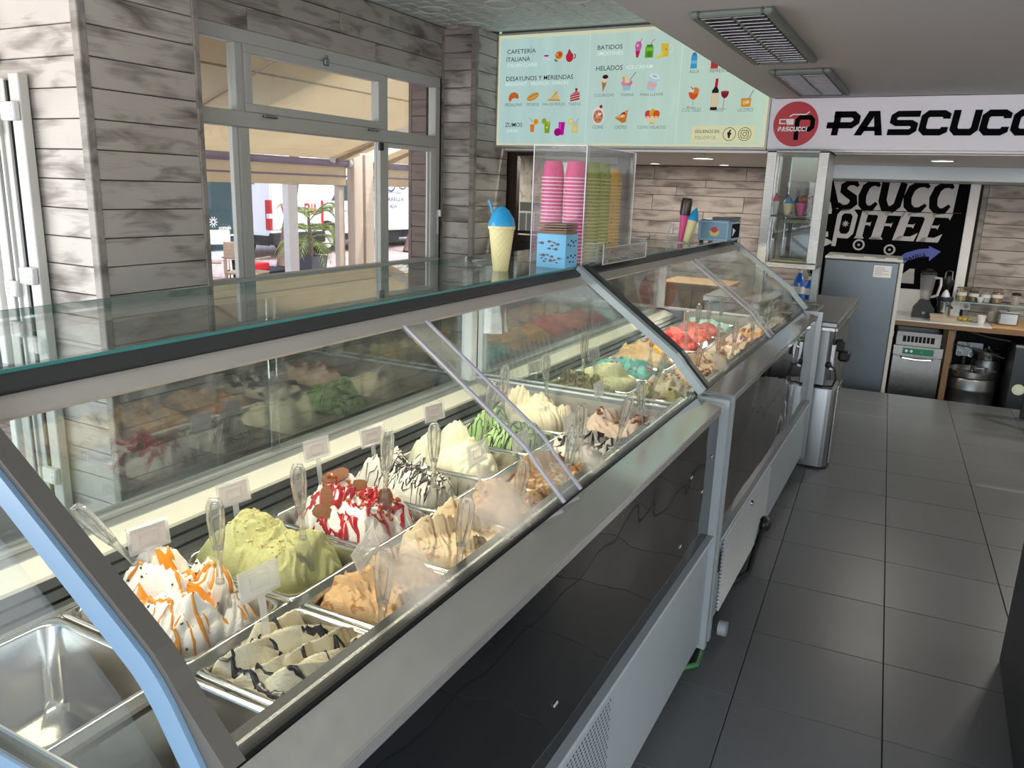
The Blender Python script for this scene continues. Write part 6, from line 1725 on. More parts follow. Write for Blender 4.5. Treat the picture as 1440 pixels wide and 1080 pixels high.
def keg(tx, ty_, r, h, label):
    global t
    q = thing('beer_keg', label, 'keg', TW(tx, ty_, ZL), RT, 'kegs under the counter')
    put('body', MB().lathe([(r * .80, 0), (r * .97, .005), (r, .03), (r * .97, .055), (r * .97, h * .3), (r, h * .33), (r, h * .37), (r * .97, h * .40), (r * .97, h * .62), (r, h * .65), (r, h * .69), (r * .97, h * .72), (r * .97, h * .84), (r * .85, h * .90), (r * .3, h * .93)], (0, 0, 0), 32), 'steel_dark', q)
    put('rim', MB().lathe([(r * .94, h * .88), (r, h * .90), (r, h), (r * .93, h), (r * .91, h * .90)], (0, 0, 0), 32, True, False, False), 'steel', q)
    put('coupler', MB().lathe([(.035, h * .92), (.035, h * .97), (.018, h * .98), (.018, h * 1.06)], (0, 0, 0), 14).cyl((0, 0, h * 1.02), (.09, -.02, h * 1.04), .010, 8), 'chrome', q)
keg(.86, 8.02, .20, .50, 'steel beer keg under the counter beside the wooden leg')
keg(.99, 8.29, .13, .64, 'smaller beer keg behind the nearer one under the counter')
t = bt('pressure_regulator', 'group of small round gauges under the counter above the kegs', 'gauge', .80, 8.30, .25); O3 = (.80, 8.30, .25)
for (x, z) in ((.76, .25), (.86, .25), (.82, .33)):
    bp('gauge', MB().cyl((x, 8.27, z), (x, 8.30, z), .028, 16), 'chrome', O3); bp('dial', MB().cyl((x, 8.268, z), (x, 8.2705, z), .023, 16), 'paper', O3)
bp('manifold', MB().box((.73, 8.30, .22), (.95, 8.33, .36), .006).cyl((.81, 8.315, .22), (.81, 8.315, .05), .012, 8), 'steel_dark', O3)
t = bt('drinks_fridge', 'dark metal undercounter fridge with a round sticker at the right', 'fridge', 1.40, 8.1, ZL); O3 = (1.40, 8.1, ZL)
bp('body', MB().box((1.13, 7.84, ZL + .03), (1.72, 8.38, .44), .006), 'steel_dark', O3); bp('door', MB().box((1.13, 7.815, ZL + .06), (1.72, 7.84, .42), .005), plain_cache('graphite', '3c4144', .35, metal=.5), O3)
bp('sticker', MB().cyl((1.205, 7.812, .06), (1.205, 7.8155, .06), .048, 24), plain_cache('sticker_green', 'c8dcae', .5), O3); bp('sticker_centre', MB().cyl((1.205, 7.8105, .06), (1.205, 7.8125, .06), .033, 20), 'paper', O3); bp('tag', MB().box((1.25, 7.8125, .36), (1.30, 7.8155, .41)), 'paper', O3)
for x in (1.17, 1.66): bp('foot', MB().cyl((x, 7.9, ZL), (x, 7.9, ZL + .035), .018, 10), 'black', O3)

t = bt('tall_fridge', 'stainless steel upright fridge with a paper notice near the top', 'fridge', -.14, 7.83, ZL); O3 = (-.14, 7.83, ZL)
bp('body', MB().box((-.455, 7.60, ZL + .06), (.155, 8.10, 1.105), .006), 'fridge_steel', O3); bp('door', MB().box((-.455, 7.545, ZL + .09), (.140, 7.597, 1.085), .008), 'fridge_steel', O3)
bp('door_edge', MB().box((.140, 7.545, ZL + .09), (.172, 7.597, 1.085), .006), 'alu', O3); bp('top_cap', MB().box((-.46, 7.55, 1.088), (.165, 8.10, 1.112), .006), 'alu', O3)
for x in (-.40, -.15, .02): bp('top_recess', MB().box((x, 7.56, 1.110), (x + .10, 7.60, 1.122), .004), 'alu', O3)
bp('notice', MB().box((-.055, 7.542, .955), (.085, 7.5455, 1.055)), 'paper', O3)
nl = MB()
for k in range(6): nl.box((-.045, 7.541, 1.035 - .013 * k), (-.045 + .05 + .06 * rng.random(), 7.5425, 1.039 - .013 * k))
bp('notice_print', nl, plain_cache('faint_print', '8a8c90', .6), O3)
for z in (.45, -.1): bp('hinge', MB().box((.150, 7.575, z), (.178, 7.61, z + .05), .003), 'chrome', O3)
for x in (-.42, .12): bp('foot', MB().cyl((x, 7.65, ZL), (x, 7.65, ZL + .065), .018, 10), 'black', O3)

t = bt('blender', 'black blender with clear jug on the white worktop', 'blender', .40, 8.1, ZC); O3 = (.40, 8.1, ZC)
bp('base', MB().prism([(.31, ZC), (.49, ZC), (.485, .66), (.455, .70), (.44, .735), (.365, .735), (.345, .70), (.315, .66)], 'y', 8.02, 8.18), 'black', O3)
bp('knob', MB().cyl((.40, 8.005, .625), (.40, 8.021, .625), .014, 12), 'chrome', O3)
jm = MB(); lp = [(.040, .735), (.044, .75), (.066, .955), (.068, .965)]
jm.lathe([(r, z) for r, z in lp], (.40, 8.1, 0), 20); bp('jug', jm, 'acrylic_frost', O3)
bp('lid', MB().box((.335, 8.04, .962), (.465, 8.16, .995), .012).box((.37, 8.07, .995), (.43, 8.13, 1.015), .008), 'black', O3)
bp('handle', MB().tube([(.455, 8.06, .94), (.50, 8.03, .94), (.505, 8.03, .88), (.49, 8.04, .79), (.45, 8.07, .765)], .012, 8), 'alu_white', O3)
t = bt('citrus_juicer', 'steel citrus juicer with pale cone and black lever beside the blender', 'juicer', .56, 8.1, ZC); O3 = (.56, 8.1, ZC)
bp('body', MB().lathe([(.062, 0), (.060, .02), (.056, .15), (.060, .165)], (.56, 8.1, ZC), 24), 'chrome', O3); bp('collar', MB().lathe([(.064, .160), (.070, .185), (.068, .20), (.05, .20)], (.56, 8.1, ZC), 24), plain_cache('navy_collar', '24283c', .3), O3)
bp('cone', MB().lathe([(.036, .20), (.030, .225), (.016, .25), (.004, .262)], (.56, 8.1, ZC), 18), 'white_plastic', O3)
bp('spout', MB().tube([(.60, 8.05, .70), (.625, 8.02, .685)], .012, 8), 'chrome', O3)
t = bt('coffee_tamper_stand', 'black stand with silver loop behind the juicer', 'stand', .575, 8.32, ZC); O3 = (.575, 8.32, ZC)
bp('stand', MB().lathe([(.05, 0), (.05, .02), (.02, .03), (.02, .25), (.045, .28), (.05, .33), (.03, .37)], (.575, 8.32, ZC), 18), 'black', O3)
bp('loop', MB().tube([(.545, 8.30, .90), (.545, 8.29, .975), (.565, 8.285, .995), (.60, 8.285, .99), (.605, 8.29, .90)], .006, 8), 'chrome', O3)
t = bt('cutting_board', 'thick pale wooden block lying at the front of the worktop', 'board', .55, 7.92, ZC); O3 = (.55, 7.92, ZC)
bp('block', MB().box((.45, 7.85, ZC), (.655, 7.99, ZC + .042), .004), plain_cache('pale_block', 'b3a48e', .6), O3); bp('slab', MB().box((.445, 7.86, ZC + .042), (.58, 7.985, ZC + .056), .003), plain_cache('pale_block2', 'c2b49c', .6), O3)
for k, (x, y, lab) in enumerate(((.70, 8.06, 'small yellow lemon left of three on the worktop'), (.735, 8.04, 'small yellow lemon in the middle of three on the worktop'), (.775, 8.06, 'small yellow lemon right of three beside the white bowl'))):
    o = put('lemon', MB().ball((0, 0, .018), .024, .019, .018, 12, 8).ball((.024, 0, .018), .006, .005, .005, 8, 4), plain_cache('lemon_skin', 'b79a34', .45), None, loc=TW(x, y, ZC), rot=(0, 0, k * .9), label=lab, category='lemon', group='lemons on the worktop')
t = bt('white_bowl', 'small white ribbed bowl on the white worktop', 'bowl', .86, 8.0, ZC)
put('bowl', MB().lathe([(.022, 0), (.026, .004), (.036, .066), (.038, .070), (.035, .070), (.024, .010), (.0, .008)], (0, 0, 0), 20), 'white_plastic', t)
t = bt('steel_container', 'lidded rectangular steel container on the wooden board', 'container', 1.06, 8.05, .580); O3 = (1.06, 8.05, .580)
bp('box', MB().box((.985, 7.97, .580), (1.135, 8.13, .69), .012), 'steel', O3); bp('lid', MB().box((.98, 7.965, .69), (1.14, 8.135, .702), .004), 'chrome', O3); bp('knob', MB().ball((1.06, 8.05, .712), .014, .014, .012, 10, 6), 'chrome', O3)
t = bt('glass_jar', 'clear tumbler standing left of the steel container', 'tumbler', .95, 8.12, .580); O3 = (.95, 8.12, .580)
bp('glass', MB().lathe([(.028, 0), (.034, .09), (.032, .09), (.026, .004)], (.95, 8.12, .580), 16), 'acrylic_frost', O3)
for (x, w_, h_, col, lab) in ((.70, .044, .118, 'a8955a', 'glass jar of pale yellow dried fruit, leftmost on the shelf'), (.80, .042, .112, '6a5636', 'glass jar of dark mixed pieces, second on the shelf'), (.895, .040, .105, 'a8aeb0', 'glass jar of white contents, third on the shelf'), (.985, .045, .118, '8c6a3e', 'glass jar of brown sugar, rightmost of the jars on the shelf')):
    q = bt('storage_jar', lab, 'jar', x, 8.31, .7305, 'storage jars on the glass shelf')
    put('contents', MB().lathe([(w_ * .94, .004), (w_ * .94, h_ * .8), (w_ * .6, h_ * .84)], (0, 0, 0), 18), plain_cache('jar_' + col, col, .7, var=.35, vscale=90), q)
    put('glass', MB().lathe([(w_, 0), (w_, h_ * .9), (w_ * .9, h_ * .95)], (0, 0, 0), 18), 'acrylic', q)
    put('lid', MB().lathe([(w_ * .98, h_ * .95), (w_ * 1.0, h_), (w_ * .8, h_ * 1.05)], (0, 0, 0), 18), plain_cache('jar_lid', '7c7466', .35), q)
    put('label', MB().lathe([(w_ * 1.01, h_ * .42), (w_ * 1.01, h_ * .68)], (0, 0, 0), 18, True, False, False), 'paper', q)
q = bt('small_cup', 'small white cup between the second and third jar on the shelf', 'cup', .85, 8.255, .7305)
put('cup', MB().lathe([(.016, 0), (.020, .004), (.030, .045), (.028, .045), (.015, .006)], (0, 0, 0), 16), 'white_plastic', q)
q = bt('swing_jar_clip', 'small dark metal clip jar at the far right of the shelf', 'jar', 1.13, 8.30, .7305)
put('jar', MB().lathe([(.035, 0), (.038, .07), (.034, .085)], (0, 0, 0), 16), 'acrylic_frost', q); put('lid', MB().lathe([(.037, .085), (.037, .10), (.02, .108)], (0, 0, 0), 16), 'black', q)
t = bt('socket_strip', 'white double wall socket between worktop and glass shelf', 'socket', .73, 8.44, .64); O3 = (.73, 8.44, .64)
bp('plate', MB().box((.655, 8.425, .635), (.80, 8.444, .70), .005), 'white_plastic', O3)
for x in (.69, .765): bp('outlet', MB().cyl((x, 8.421, .668), (x, 8.426, .668), .022, 14), plain_cache('socket_grey', 'a0a0a0', .5), O3)

# dark leg of a table at the right edge, and the low cabinet in the right foreground
t = thing('side_table', 'black legged side table whose leg shows at the right edge', 'table', (1.18, 6.85, 0))
for (x, y) in ((-.38, .19), (.38, .19), (-.38, -.19), (.38, -.19)): put('leg', MB().box((x - .018, y - .018, 0), (x + .018, y + .018, .74), .003), 'black', t)
put('top', MB().box((-.36, -.21, .74), (.42, .21, .765), .004), 'wood_dark', t)
t = thing('low_display_cabinet', 'dark framed cabinet with pale blue front at the right foreground edge', 'cabinet', (.80, 2.62, 0))
put('frame', MB().box((-.375, -.55, 0), (-.345, .46, .80), .006).box((-.345, -.55, .74), (.32, .46, .80), .006).box((-.345, -.55, 0), (.32, .46, .05), .006).box((.32, -.55, 0), (.35, .46, .80), .006), plain_cache('cabinet_dark', '2c2e31', .4), t, rot=None)
put('panel', MB().box((-.345, -.548, .05), (.32, -.53, .74), .003).box((-.345, .43, .05), (.32, .45, .74), .003), 'case_blue', t)

# green hose end under the nearest case
t = put('hose', MB().tube([(-.75, 2.30, .012), (-.60, 2.38, .012), (-.52, 2.47, .012), (-.53, 2.60, .012), (-.62, 2.70, .012)], .010, 8), plain_cache('green_hose', '2f6a3c', .4), None)
t['label'] = 'thin green hose lying on the tiles under the nearest case'; t['category'] = 'hose'

# ------------------------------------------------------------------ street outside the windows
struct('ground_street', MB().box((-90, -60, -.12), (-3.30, 120, -.03)).box((-3.30, -60, -.14), (40, -1.2, -.06)), 'pavers')
# awning of cream fabric on a front roller bar
a1 = thing('awning', 'long cream fabric awning with mauve front bar over the terrace, left of the paired posts', 'awning', (-6.5, 3.0, 0))
OA = (-6.5, 3.0, 0)
def awning(t, O, ya, yb, n):
    m = MB()
    N = 12
    for i in range(N):
        xa = -3.55 - 2.95 * i / N; xb = -3.55 - 2.95 * (i + 1) / N
        za = 2.98 - 1.12 * i / N - .05 * math.sin(PI * i / N); zb = 2.98 - 1.12 * (i + 1) / N - .05 * math.sin(PI * (i + 1) / N)
        m.add([(xa, ya, za), (xa, yb, za), (xb, yb, zb), (xb, ya, zb), (xa, ya, za + .006), (xa, yb, za + .006), (xb, yb, zb + .006), (xb, ya, zb + .006)], [(0, 3, 2, 1), (4, 5, 6, 7), (0, 4, 7, 3), (1, 2, 6, 5)])
    put('fabric', m, 'awning', t, O)
    v = MB()
    K = int((yb - ya) / .12)
    for i in range(K):
        y0, y1 = ya + (yb - ya) * i / K, ya + (yb - ya) * (i + 1) / K
        d0, d1 = .010 * math.sin(i * 1.7), .010 * math.sin((i + 1) * 1.7)
        v.add([(-6.54 + d0, y0, 1.555), (-6.54 + d1, y1, 1.555), (-6.54, y1, 1.80), (-6.54, y0, 1.80), (-6.546 + d0, y0, 1.555), (-6.546 + d1, y1, 1.555), (-6.546, y1, 1.80), (-6.546, y0, 1.80)], [(0, 1, 2, 3), (7, 6, 5, 4), (0, 4, 5, 1)])
    put('valance', v, 'awning', t, O)
    put('front_bar', MB().cyl((-6.5, ya, 1.815), (-6.5, yb, 1.815), .040, 14), 'purple_bar', t, O)
    put('valance_tube', MB().cyl((-6.53, ya, 1.665), (-6.53, yb, 1.665), .010, 8), 'purple_bar', t, O)
    for k in range(n):
        y = ya + .25 + (yb - ya - .5) * k / max(1, n - 1)
        put('rafter', MB().bar((-3.6, y, 2.93), (-6.5, y, 1.83), .035, .05), plain_cache('rafter', 'b09c86', .5), t, O)
    for x in (-4.2, -4.9, -5.6):
        z = 2.98 - 1.12 * (-3.55 - x) / 2.95
        put('seam', MB().cyl((x, ya, z - .055), (x, yb, z - .055), .008, 6), plain_cache('rafter', 'b09c86', .5), t, O)
awning(a1, OA, -1.0, 7.98, 4)
a2 = thing('awning', 'second cream awning stretch right of the paired posts', 'awning', (-6.5, 10.5, 0))
awning(a2, (-6.5, 10.5, 0), 8.45, 14.5, 3)
put('roller_end', MB().cyl((-6.5, 7.94, 1.815), (-6.5, 8.005, 1.815), .055, 14), 'alu', a1, OA)
aw = thing('awning_bracket', 'white folding awning arm crossing the bright gap above the window', 'awning arm', (-5.0, 7.7, 0))
put('arm', MB().bar((-3.62, 7.62, 2.52), (-6.45, 7.66, 1.98), .05, .07).bar((-6.45, 7.66, 1.98), (-6.45, 7.62, 1.82), .05, .05), 'alu_white', aw, (-5.0, 7.7, 0))
def post(name, lab, cx, cy2, wx, wy, h, mt, caps=True):
    t = thing(name, lab, 'post', (cx, cy2, -.03))
    put('shaft', MB().box((-wx / 2, -wy / 2, 0), (wx / 2, wy / 2, h), .008), mt, t)
    put('foot', MB().box((-wx / 2 - .03, -wy / 2 - .03, 0), (wx / 2 + .03, wy / 2 + .03, .02), .004), mt, t)
    put('cap', MB().box((-wx / 2 - .006, -wy / 2 - .006, h), (wx / 2 + .006, wy / 2 + .006, h + .015), .004), mt, t)
post('terrace_post', 'weathered white post left of the potted palm', -6.6, 7.05, .10, .15, 1.58, 'post_white')
post('terrace_post', 'slim cream post between the palm and the paired posts', -6.62, 7.94, .08, .11, 1.58, 'post_cream')
post('terrace_post', 'wide cream post with the roller bar fixing, left one of the pair', -6.5, 8.10, .12, .17, 2.6, 'post_cream')
post('terrace_post', 'wide cream post with a channel, right one of the pair', -6.5, 8.32, .12, .16, 2.6, 'post_cream')
post('terrace_post', 'narrow cream post just right of the paired posts', -6.6, 8.52, .08, .10, 1.65, 'post_cream')
post('street_post', 'thin dark street post behind the terrace', -8.3, 9.95, .07, .07, 1.6, 'rubber')

# return wall of brown boards outside, at the right end of the window
rw = struct('wall_outside', MB().box((-3.72, 5.335, -.1), (-3.47, 5.60, 2.9)), 'wall_core')
for k in range(24):
    plank(rw, (-3.595, 5.327, .02 + .1195 * k), .245, .1155, 0, 'brown_board')
put('corner_trim', MB().box((-3.735, 5.315, -.1), (-3.705, 5.35, 2.9), .003), 'brown_board', rw)

# palm in a slate pot
t = thing('potted_palm', 'green palm in a tall slate grey square pot on the terrace', 'potted palm', (-9.0, 10.05, -.03))
m = MB(); lp = [rrect(.15, .15, .015, 0, 2), rrect(.20, .20, .015, .42, 2), rrect(.205, .205, .015, .44, 2), rrect(.185, .185, .015, .44, 2), rrect(.18, .18, .015, .36, 2)]
n = len(lp[0]); m.add([p for L in lp for p in L], [(i * n + k, i * n + (k + 1) % n, (i + 1) * n + (k + 1) % n, (i + 1) * n + k) for i in range(4) for k in range(n)] + [tuple(range(n))[::-1]])
put('pot', m, 'pot', t); put('soil', MB().box((-.17, -.17, .34), (.17, .17, .37)), 'trunk', t)
put('stem', MB().tube([(0, 0, .35), (.01, .0, .6), (-.01, .0, .85), (0, -.03, 1.05)], [.04, .032, .028, .02], 8), 'trunk', t)
def frond(a, r, L, droop, base, nl=11):
    m = MB(); ca, sa = math.cos(a), math.sin(a)
    P = []
    for i in range(nl + 1):
        s = i / nl; P.append(Vector((ca * L * s * (1 - .15 * s), sa * L * s * (1 - .15 * s), base + r * s - droop * s * s)))
    m.tube(P, [.006 * (1 - .7 * i / nl) for i in range(nl + 1)], 5)
    for i in range(2, nl + 1):
        d = (P[i] - P[i - 1]).normalized(); sd = d.cross(Vector((0, 0, 1))).normalized()
        ll = .20 * math.sin(PI * (i / (nl + 1)) ** .7) + .05
        for sg_ in (-1, 1):
            tip = P[i] + d * ll * .8 + sd * sg_ * ll * .55 + Vector((0, 0, -.06))
            b = P[i]; w_ = sd.cross(d) * .0 + d * .014
            m.add([b - w_, (b + tip) / 2 + Vector((0, 0, .012)), tip, b + w_], [(0, 1, 2), (0, 2, 3)])
    return m
rp = random.Random(6)
for k in range(11):
    put('frond', frond(k * 2.4 + rp.random(), .34 + .12 * rp.random(), .55 + .15 * rp.random(), .45 + .25 * rp.random(), .55 + .08 * (k % 3)), 'leaf', t)
for k in range(9):
    put('frond', frond(k * 2.4 + 1.1, .42 + .12 * rp.random(), .46 + .12 * rp.random(), .34 + .2 * rp.random(), .78), 'leaf', t)
for k in range(9):
    put('frond', frond(k * 2.4 + .5, .52 + .15 * rp.random(), .42 + .15 * rp.random(), .30 + .2 * rp.random(), 1.0), 'leaf', t)

# leaning tree trunks
for (x, y, dx, dy, lab) in ((-11.0, 11.5, -.05, .42, 'leaning brown tree trunk in front of the white van'), (-11.4, 16.2, .05, .75, 'leaning tree trunk in front of the box truck')):
    q = thing('street_tree', lab, 'tree', (x, y, -.03))
    put('trunk', MB().tube([(0, 0, 0), (dx * .5, dy * .5, .8), (dx, dy, 1.6), (dx * 1.2, dy * 1.2, 2.6)], [.13, .11, .10, .085], 10), 'trunk', q)
    lf = MB(); rq = random.Random(9)
    for _ in range(260):
        c = Vector((dx * 1.2 + rq.gauss(0, .55), dy * 1.2 + rq.gauss(0, .55), 3.2 + rq.gauss(0, .40))); a = rq.random() * 6; s = .09
        lf.add([c + Vector((math.cos(a) * s, math.sin(a) * s, .02)), c + Vector((-math.sin(a) * s * .5, math.cos(a) * s * .5, -.02)), c - Vector((math.cos(a) * s, math.sin(a) * s, .02)), c - Vector((-math.sin(a) * s * .5, math.cos(a) * s * .5, .02))], [(0, 1, 2, 3)])
    put('crown', lf, 'leaf', q)

# vans and box truck
def wheel(m, mh, x, y, r, w_, axis='x'):
    a = (x - w_ / 2, y, r); b = (x + w_ / 2, y, r)
    m.cyl(a, b, r, 24); mh.cyl((x + w_ / 2 - .01, y, r), (x + w_ / 2 + .012, y, r), r * .62, 18)
# van whose rear doors face the shop: built along -x, rear plane at x = 0
t = thing('van', 'white panel van parked with its rear doors with red letters toward the terrace', 'van', (-12.0, 12.2, -.03))
L, Wd, Hh = 4.9, 1.62, 2.25
side = [(0, .45), (0, 1.5), (-.04, 2.05), (-.16, 2.22), (-3.2, 2.25), (-3.9, 1.45), (-4.75, 1.15), (-4.9, .75), (-4.9, .40), (-4.3, .36), (-1.35, .36), (-.5, .36)]
put('body', MB().prism(side, 'y', .03, Wd - .03), 'van_white', t)
put('rear_door', MB().box((0, .07, .62), (.022, Wd / 2 - .008, 2.02), .01), 'van_white', t); put('rear_door', MB().box((0, Wd / 2 + .008, .62), (.022, Wd - .07, 2.02), .01), 'van_white', t)
put('door_fold', MB().prism([(.021, .95), (.036, .90), (.036, .84), (.021, .80)], 'y', .12, Wd - .12), 'van_white', t)
put('bumper', MB().box((-.05, 0, .32), (.09, Wd, .56), .03).box((-1.0, -.01, .30), (-.02, .05, .50), .02), 'rubber', t)
put('wheel_arch', MB().prism(arc(-.95, .33, .42, .42, 0, 180, 12), 'y', -.012, .03), 'rubber', t)
put('tail_light', MB().box((-.10, -.012, .62), (.026, .075, 1.22), .012), 'red', t); put('tail_lamp_lens', MB().box((-.06, -.016, .85), (.030, .065, .95), .005), 'alu_white', t)
put('tail_light', MB().box((-.10, Wd - .075, .62), (.026, Wd + .012, 1.22), .012), 'red', t)
put('number_plate', MB().box((.022, .52, .66), (.032, 1.05, .78), .003), 'paper', t); put('plate_print', text_geo('4731 KLM', .0, 0, .40, .06, MB()).xf(lambda p: Vector((.0335, .58 + p.x, .69 + p.z))), 'print_black', t)
put('side_strip', MB().box((-3.0, .016, 1.52), (-.4, .031, 1.56)).box((-3.0, .012, .80), (-1.5, .031, .86), .004), plain_cache('van_line_grey', '7f8b94', .4), t)  # plain grey of the van's side strips
put('side_window', MB().prism([(-3.85, 1.45), (-3.25, 1.95), (-2.7, 1.95), (-2.7, 1.40)], 'y', .02, .035), 'van_glass', t)
m, mh = MB(), MB()
for x in (-.95, -4.0):
    for y in (.12, Wd - .12):
        m.cyl((x, y - .11, .33), (x, y + .11, .33), .33, 22); mh.cyl((x, y - .125, .33), (x, y + .125, .33), .20, 16)
        put('wheel', MB().cyl((x, y - .11, .33), (x, y + .11, .33), .33, 22), 'tyre', t); put('hub', MB().cyl((x, y - .125, .33), (x, y + .125, .33), .19, 16), 'alu', t)
put('red_lettering', text_geo('VI', .0, 0, .22, .22, MB(), 0, .03).xf(lambda p: Vector((.030, .30 + p.x, .93 + p.z))), 'print_red', t)
put('red_lettering', text_geo('ENA', .0, 0, .40, .22, MB(), 0, .03).xf(lambda p: Vector((.030, 1.02 + p.x, .93 + p.z))), 'print_red', t)
put('red_roof_lamp', MB().box((-.02, .75, 2.04), (.03, .90, 2.08), .005), 'red', t)
# box truck seen from the side: cab at the left, lettered box at the right
t = thing('box_truck', 'white box truck seen side-on behind the palm with dark lettering on its box', 'truck', (-12.35, 13.9, -.03))
side = [(0, .42), (.05, .85), (.45, 1.12), (.95, 1.75), (1.25, 2.0), (1.62, 2.05), (1.62, .38), (1.2, .38)]
put('cab', MB().prism(side, 'x', -1.75, 0), 'van_white', t)
put('side_window', MB().prism([(.62, 1.20), (1.02, 1.68), (1.45, 1.68), (1.45, 1.20)], 'x', -.01, .008), 'van_glass', t)
put('door_line', MB().box((-.005, 1.50, .45), (.006, 1.512, 1.9)).box((-.005, .9, .95), (.010, 1.6, .975)), plain_cache('van_line_grey', '7f8b94', .4), t)  # same plain grey for the cab's door line
put('wheel_arch', MB().prism(arc(.45, .33, .43, .43, 0, 180, 12), 'x', -.02, .012), 'rubber', t)
put('sill', MB().box((-.03, .9, .30), (.02, 1.6, .45), .01), 'rubber', t)
put('box', MB().box((-2.0, 1.68, .47), (.05, 6.6, 2.9), .015), 'van_white', t)
put('box_rail', MB().box((.04, 1.68, .47), (.058, 6.6, .52), .003), 'alu', t)
put('chassis', MB().box((-1.9, 1.6, .26), (-.10, 6.4, .47)).box((-.30, 2.5, .14), (-.02, 3.3, .46), .02), 'rubber', t)
for y in (.45, 4.3, 5.6):
    put('wheel', MB().cyl((-.22, y, .34), (.01, y, .34), .34, 24), 'tyre', t); put('hub', MB().cyl((.0, y, .34), (.022, y, .34), .20, 18), 'alu' if y < 1 else 'rubber', t)
put('bumper', MB().box((-1.7, -.06, .35), (.02, .25, .60), .03), 'rubber', t)
tl = MB()
text_geo('MOZZARELLA', 0, 0, 1.26, .10, tl); text_geo('A C', 0, -.17, .35, .09, tl); text_geo('ADA', .66, -.17, .30, .09, tl)
put('side_lettering', tl.xf(lambda p: Vector((.054, 2.14 + p.x, 1.19 + p.z))), plain_cache('lettering_grey', '4a5054', .6), t)
lg = MB()
ribbon(arc(2.25, 1.60, .20, .16, 150, 400, 14), .05, lambda u, v: (.054, u, v), lg); ribbon(arc(2.85, 1.58, .16, .14, 200, 420, 12), .04, lambda u, v: (.054, u, v), lg); ribbon(arc(3.35, 1.62, .18, .12, 180, 480, 14), .03, lambda u, v: (.054, u, v), lg); ribbon([(2.1, 1.42), (3.3, 1.40)], .012, lambda u, v: (.054, u, v), lg)
put('side_emblem', lg, 'print_navy', t)

# dark board with sun logo, standing by the vans
t = thing('advert_board', 'tall dark teal board with a small white sun logo outside the left pane', 'board', (-10.0, 9.17, -.03))
put('board', MB().box((-.05, -.33, .50), (.0, .29, 2.1), .01), 'teal_board', t)
put('edge_pole', MB().cyl((.0, .31, .0), (.0, .31, 2.1), .025, 10).cyl((-.03, .37, .0), (-.03, .37, 2.1), .02, 10), 'alu', t)
put('handle', MB().box((.0, .05, .72), (.02, .22, .75), .004), 'alu', t)
put('bed', MB().box((-.5, -.30, .36), (.02, .40, .48), .01), 'van_white', t)
put('support', MB().box((-.12, -.30, 0), (-.04, -.24, .5), .005).box((-.12, .18, 0), (-.04, .24, .5), .005), 'rubber', t)
tl = MB(); text_geo('comais', 0, 0, .25, .06, tl, 0, .02); tl.xf(lambda p: Vector((.0012, -.10 + p.x, .83 + p.z)))
lg = MB()
for k in range(10):
    a = R_(36 * k)
    ribbon([(-.20 + .035 * math.cos(a), .92 + .035 * math.sin(a)), (-.20 + .085 * math.cos(a), .92 + .085 * math.sin(a))], .012, lambda u, v: (.0012, u, v + .03), lg)
ribbon(arc(-.20, .92, .032, .032, 0, 360, 14)[:-1], .012, lambda u, v: (.0012, u, v + .03), lg, True)
put('sun_logo', lg, 'print_white', t); put('logo_lettering', tl, 'print_white', t)
t = thing('trolley', 'low black wheeled trolley with a red crate behind the white chair', 'trolley', (-9.62, 9.62, -.03))
put('deck', MB().box((-.3, -.5, .14), (.3, .45, .20), .01), 'rubber', t)
for (x, y) in ((-.22, -.4), (.22, -.4), (-.22, .35), (.22, .35)): put('wheel', MB().cyl((x - .03, y, .075), (x + .03, y, .075), .075, 14), 'tyre', t)
put('red_crate', MB().box((-.15, -.40, .20), (.22, -.08, .33), .02), 'red', t)

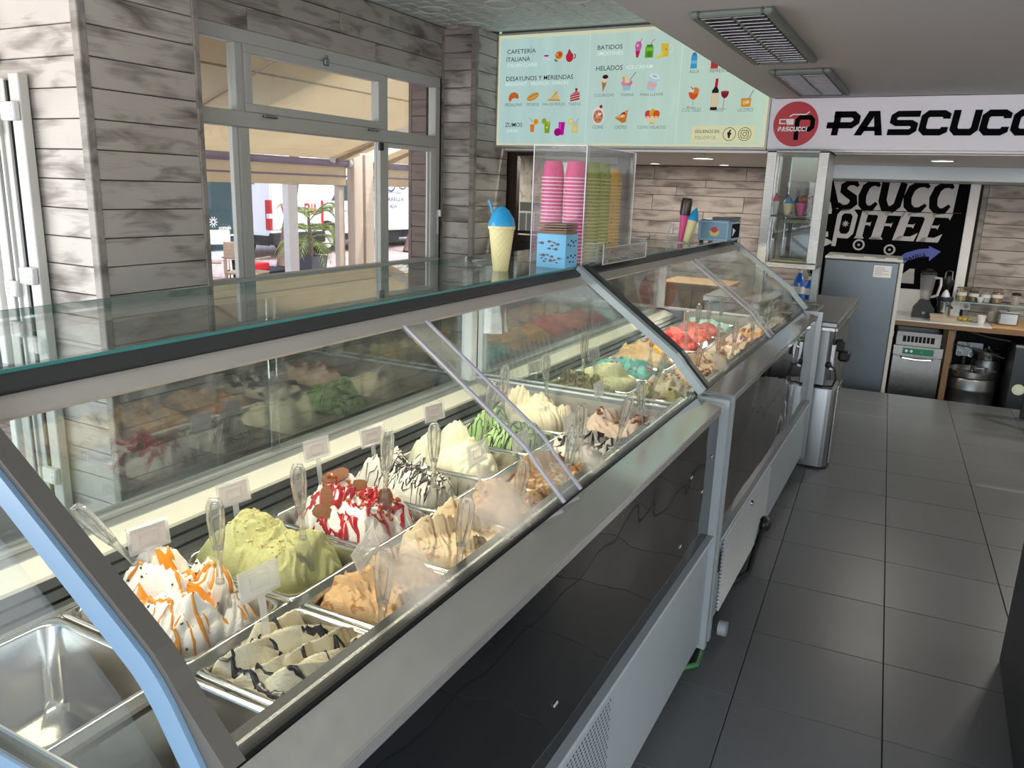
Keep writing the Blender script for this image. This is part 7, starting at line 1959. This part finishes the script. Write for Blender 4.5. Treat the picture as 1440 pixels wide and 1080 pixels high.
# terrace chairs
def chair(x, y, rz, lab, mt):
    t = thing('terrace_chair', lab, 'chair', (x, y, -.03), R_(rz))
    put('seat', MB().box((-.22, -.22, .42), (.22, .22, .45), .015), mt, t)
    put('backrest', MB().box((-.21, .19, .62), (.21, .215, .84), .02).box((-.21, .20, .45), (-.17, .215, .62)).box((.17, .20, .45), (.21, .215, .62)), mt, t)
    for (a, b) in ((-.2, -.2), (.2, -.2), (-.2, .2), (.2, .2)): put('leg', MB().bar((a * .95, b * .95, .42), (a * 1.1, b * 1.1, 0), .03, .03), mt, t)
    put('armrest', MB().box((-.25, -.2, .62), (-.21, .2, .645), .008), mt, t); put('armrest', MB().box((.21, -.2, .62), (.25, .2, .645), .008), mt, t)
chair(-9.65, 8.75, 60, 'white plastic terrace chair seen through the left pane', 'white_plastic')
MT['wicker'] = plain('wicker_weave', 'b79f84', .7, var=.3, vscale=60)
chair(-7.6, 6.55, 120, 'wicker terrace chair just over the window sill', 'wicker')
chair(-7.9, 7.6, 200, 'wicker terrace chair below the white post', 'wicker')
t = thing('menu_stand', 'small white menu card on a stand beside the folding door', 'menu card', (-5.6, 3.35, -.03))
put('stand', MB().cyl((0, 0, 0), (0, 0, .75), .02, 8).lathe([(.16, 0), (.16, .02), (.03, .04)], (0, 0, 0), 18), 'alu', t); put('card', MB().box((-.01, -.11, .72), (.01, .11, 1.0), .003), 'paper', t)
put('card_print', MB().box((.0105, -.07, .80), (.012, -.02, .86)).box((.0105, .02, .86), (.012, .06, .92)), 'print_navy', t); put('blue_box', MB().box((-.06, -.13, 1.0), (.06, .08, 1.16), .02), 'blue_plastic', t)
# building across the street and its sunlit wall; kerb and sea rail to the left
t = thing('far_building', 'pale building across the street behind the vans', 'building', (-30, 24, -.03))
put('wall', MB().box((-5, -30, 0), (0, 40, 9)), plain_cache('far_wall', 'd8d2c8', .8), t)
for k in range(14):
    for z in (1.4, 4.6): f_ = put('window', MB().box((0, -28 + 4.6 * k, z), (.06, -26.4 + 4.6 * k, z + 1.7), .02), 'alu_white', t); put('pane', MB().box((.06, -27.9 + 4.6 * k, z + .1), (.07, -26.5 + 4.6 * k, z + 1.6)), 'van_glass', f_)
put('roof', MB().box((-5.2, -30.2, 9), (.3, 40.2, 9.3)), plain_cache('far_roof', 'b09a88', .8), t)
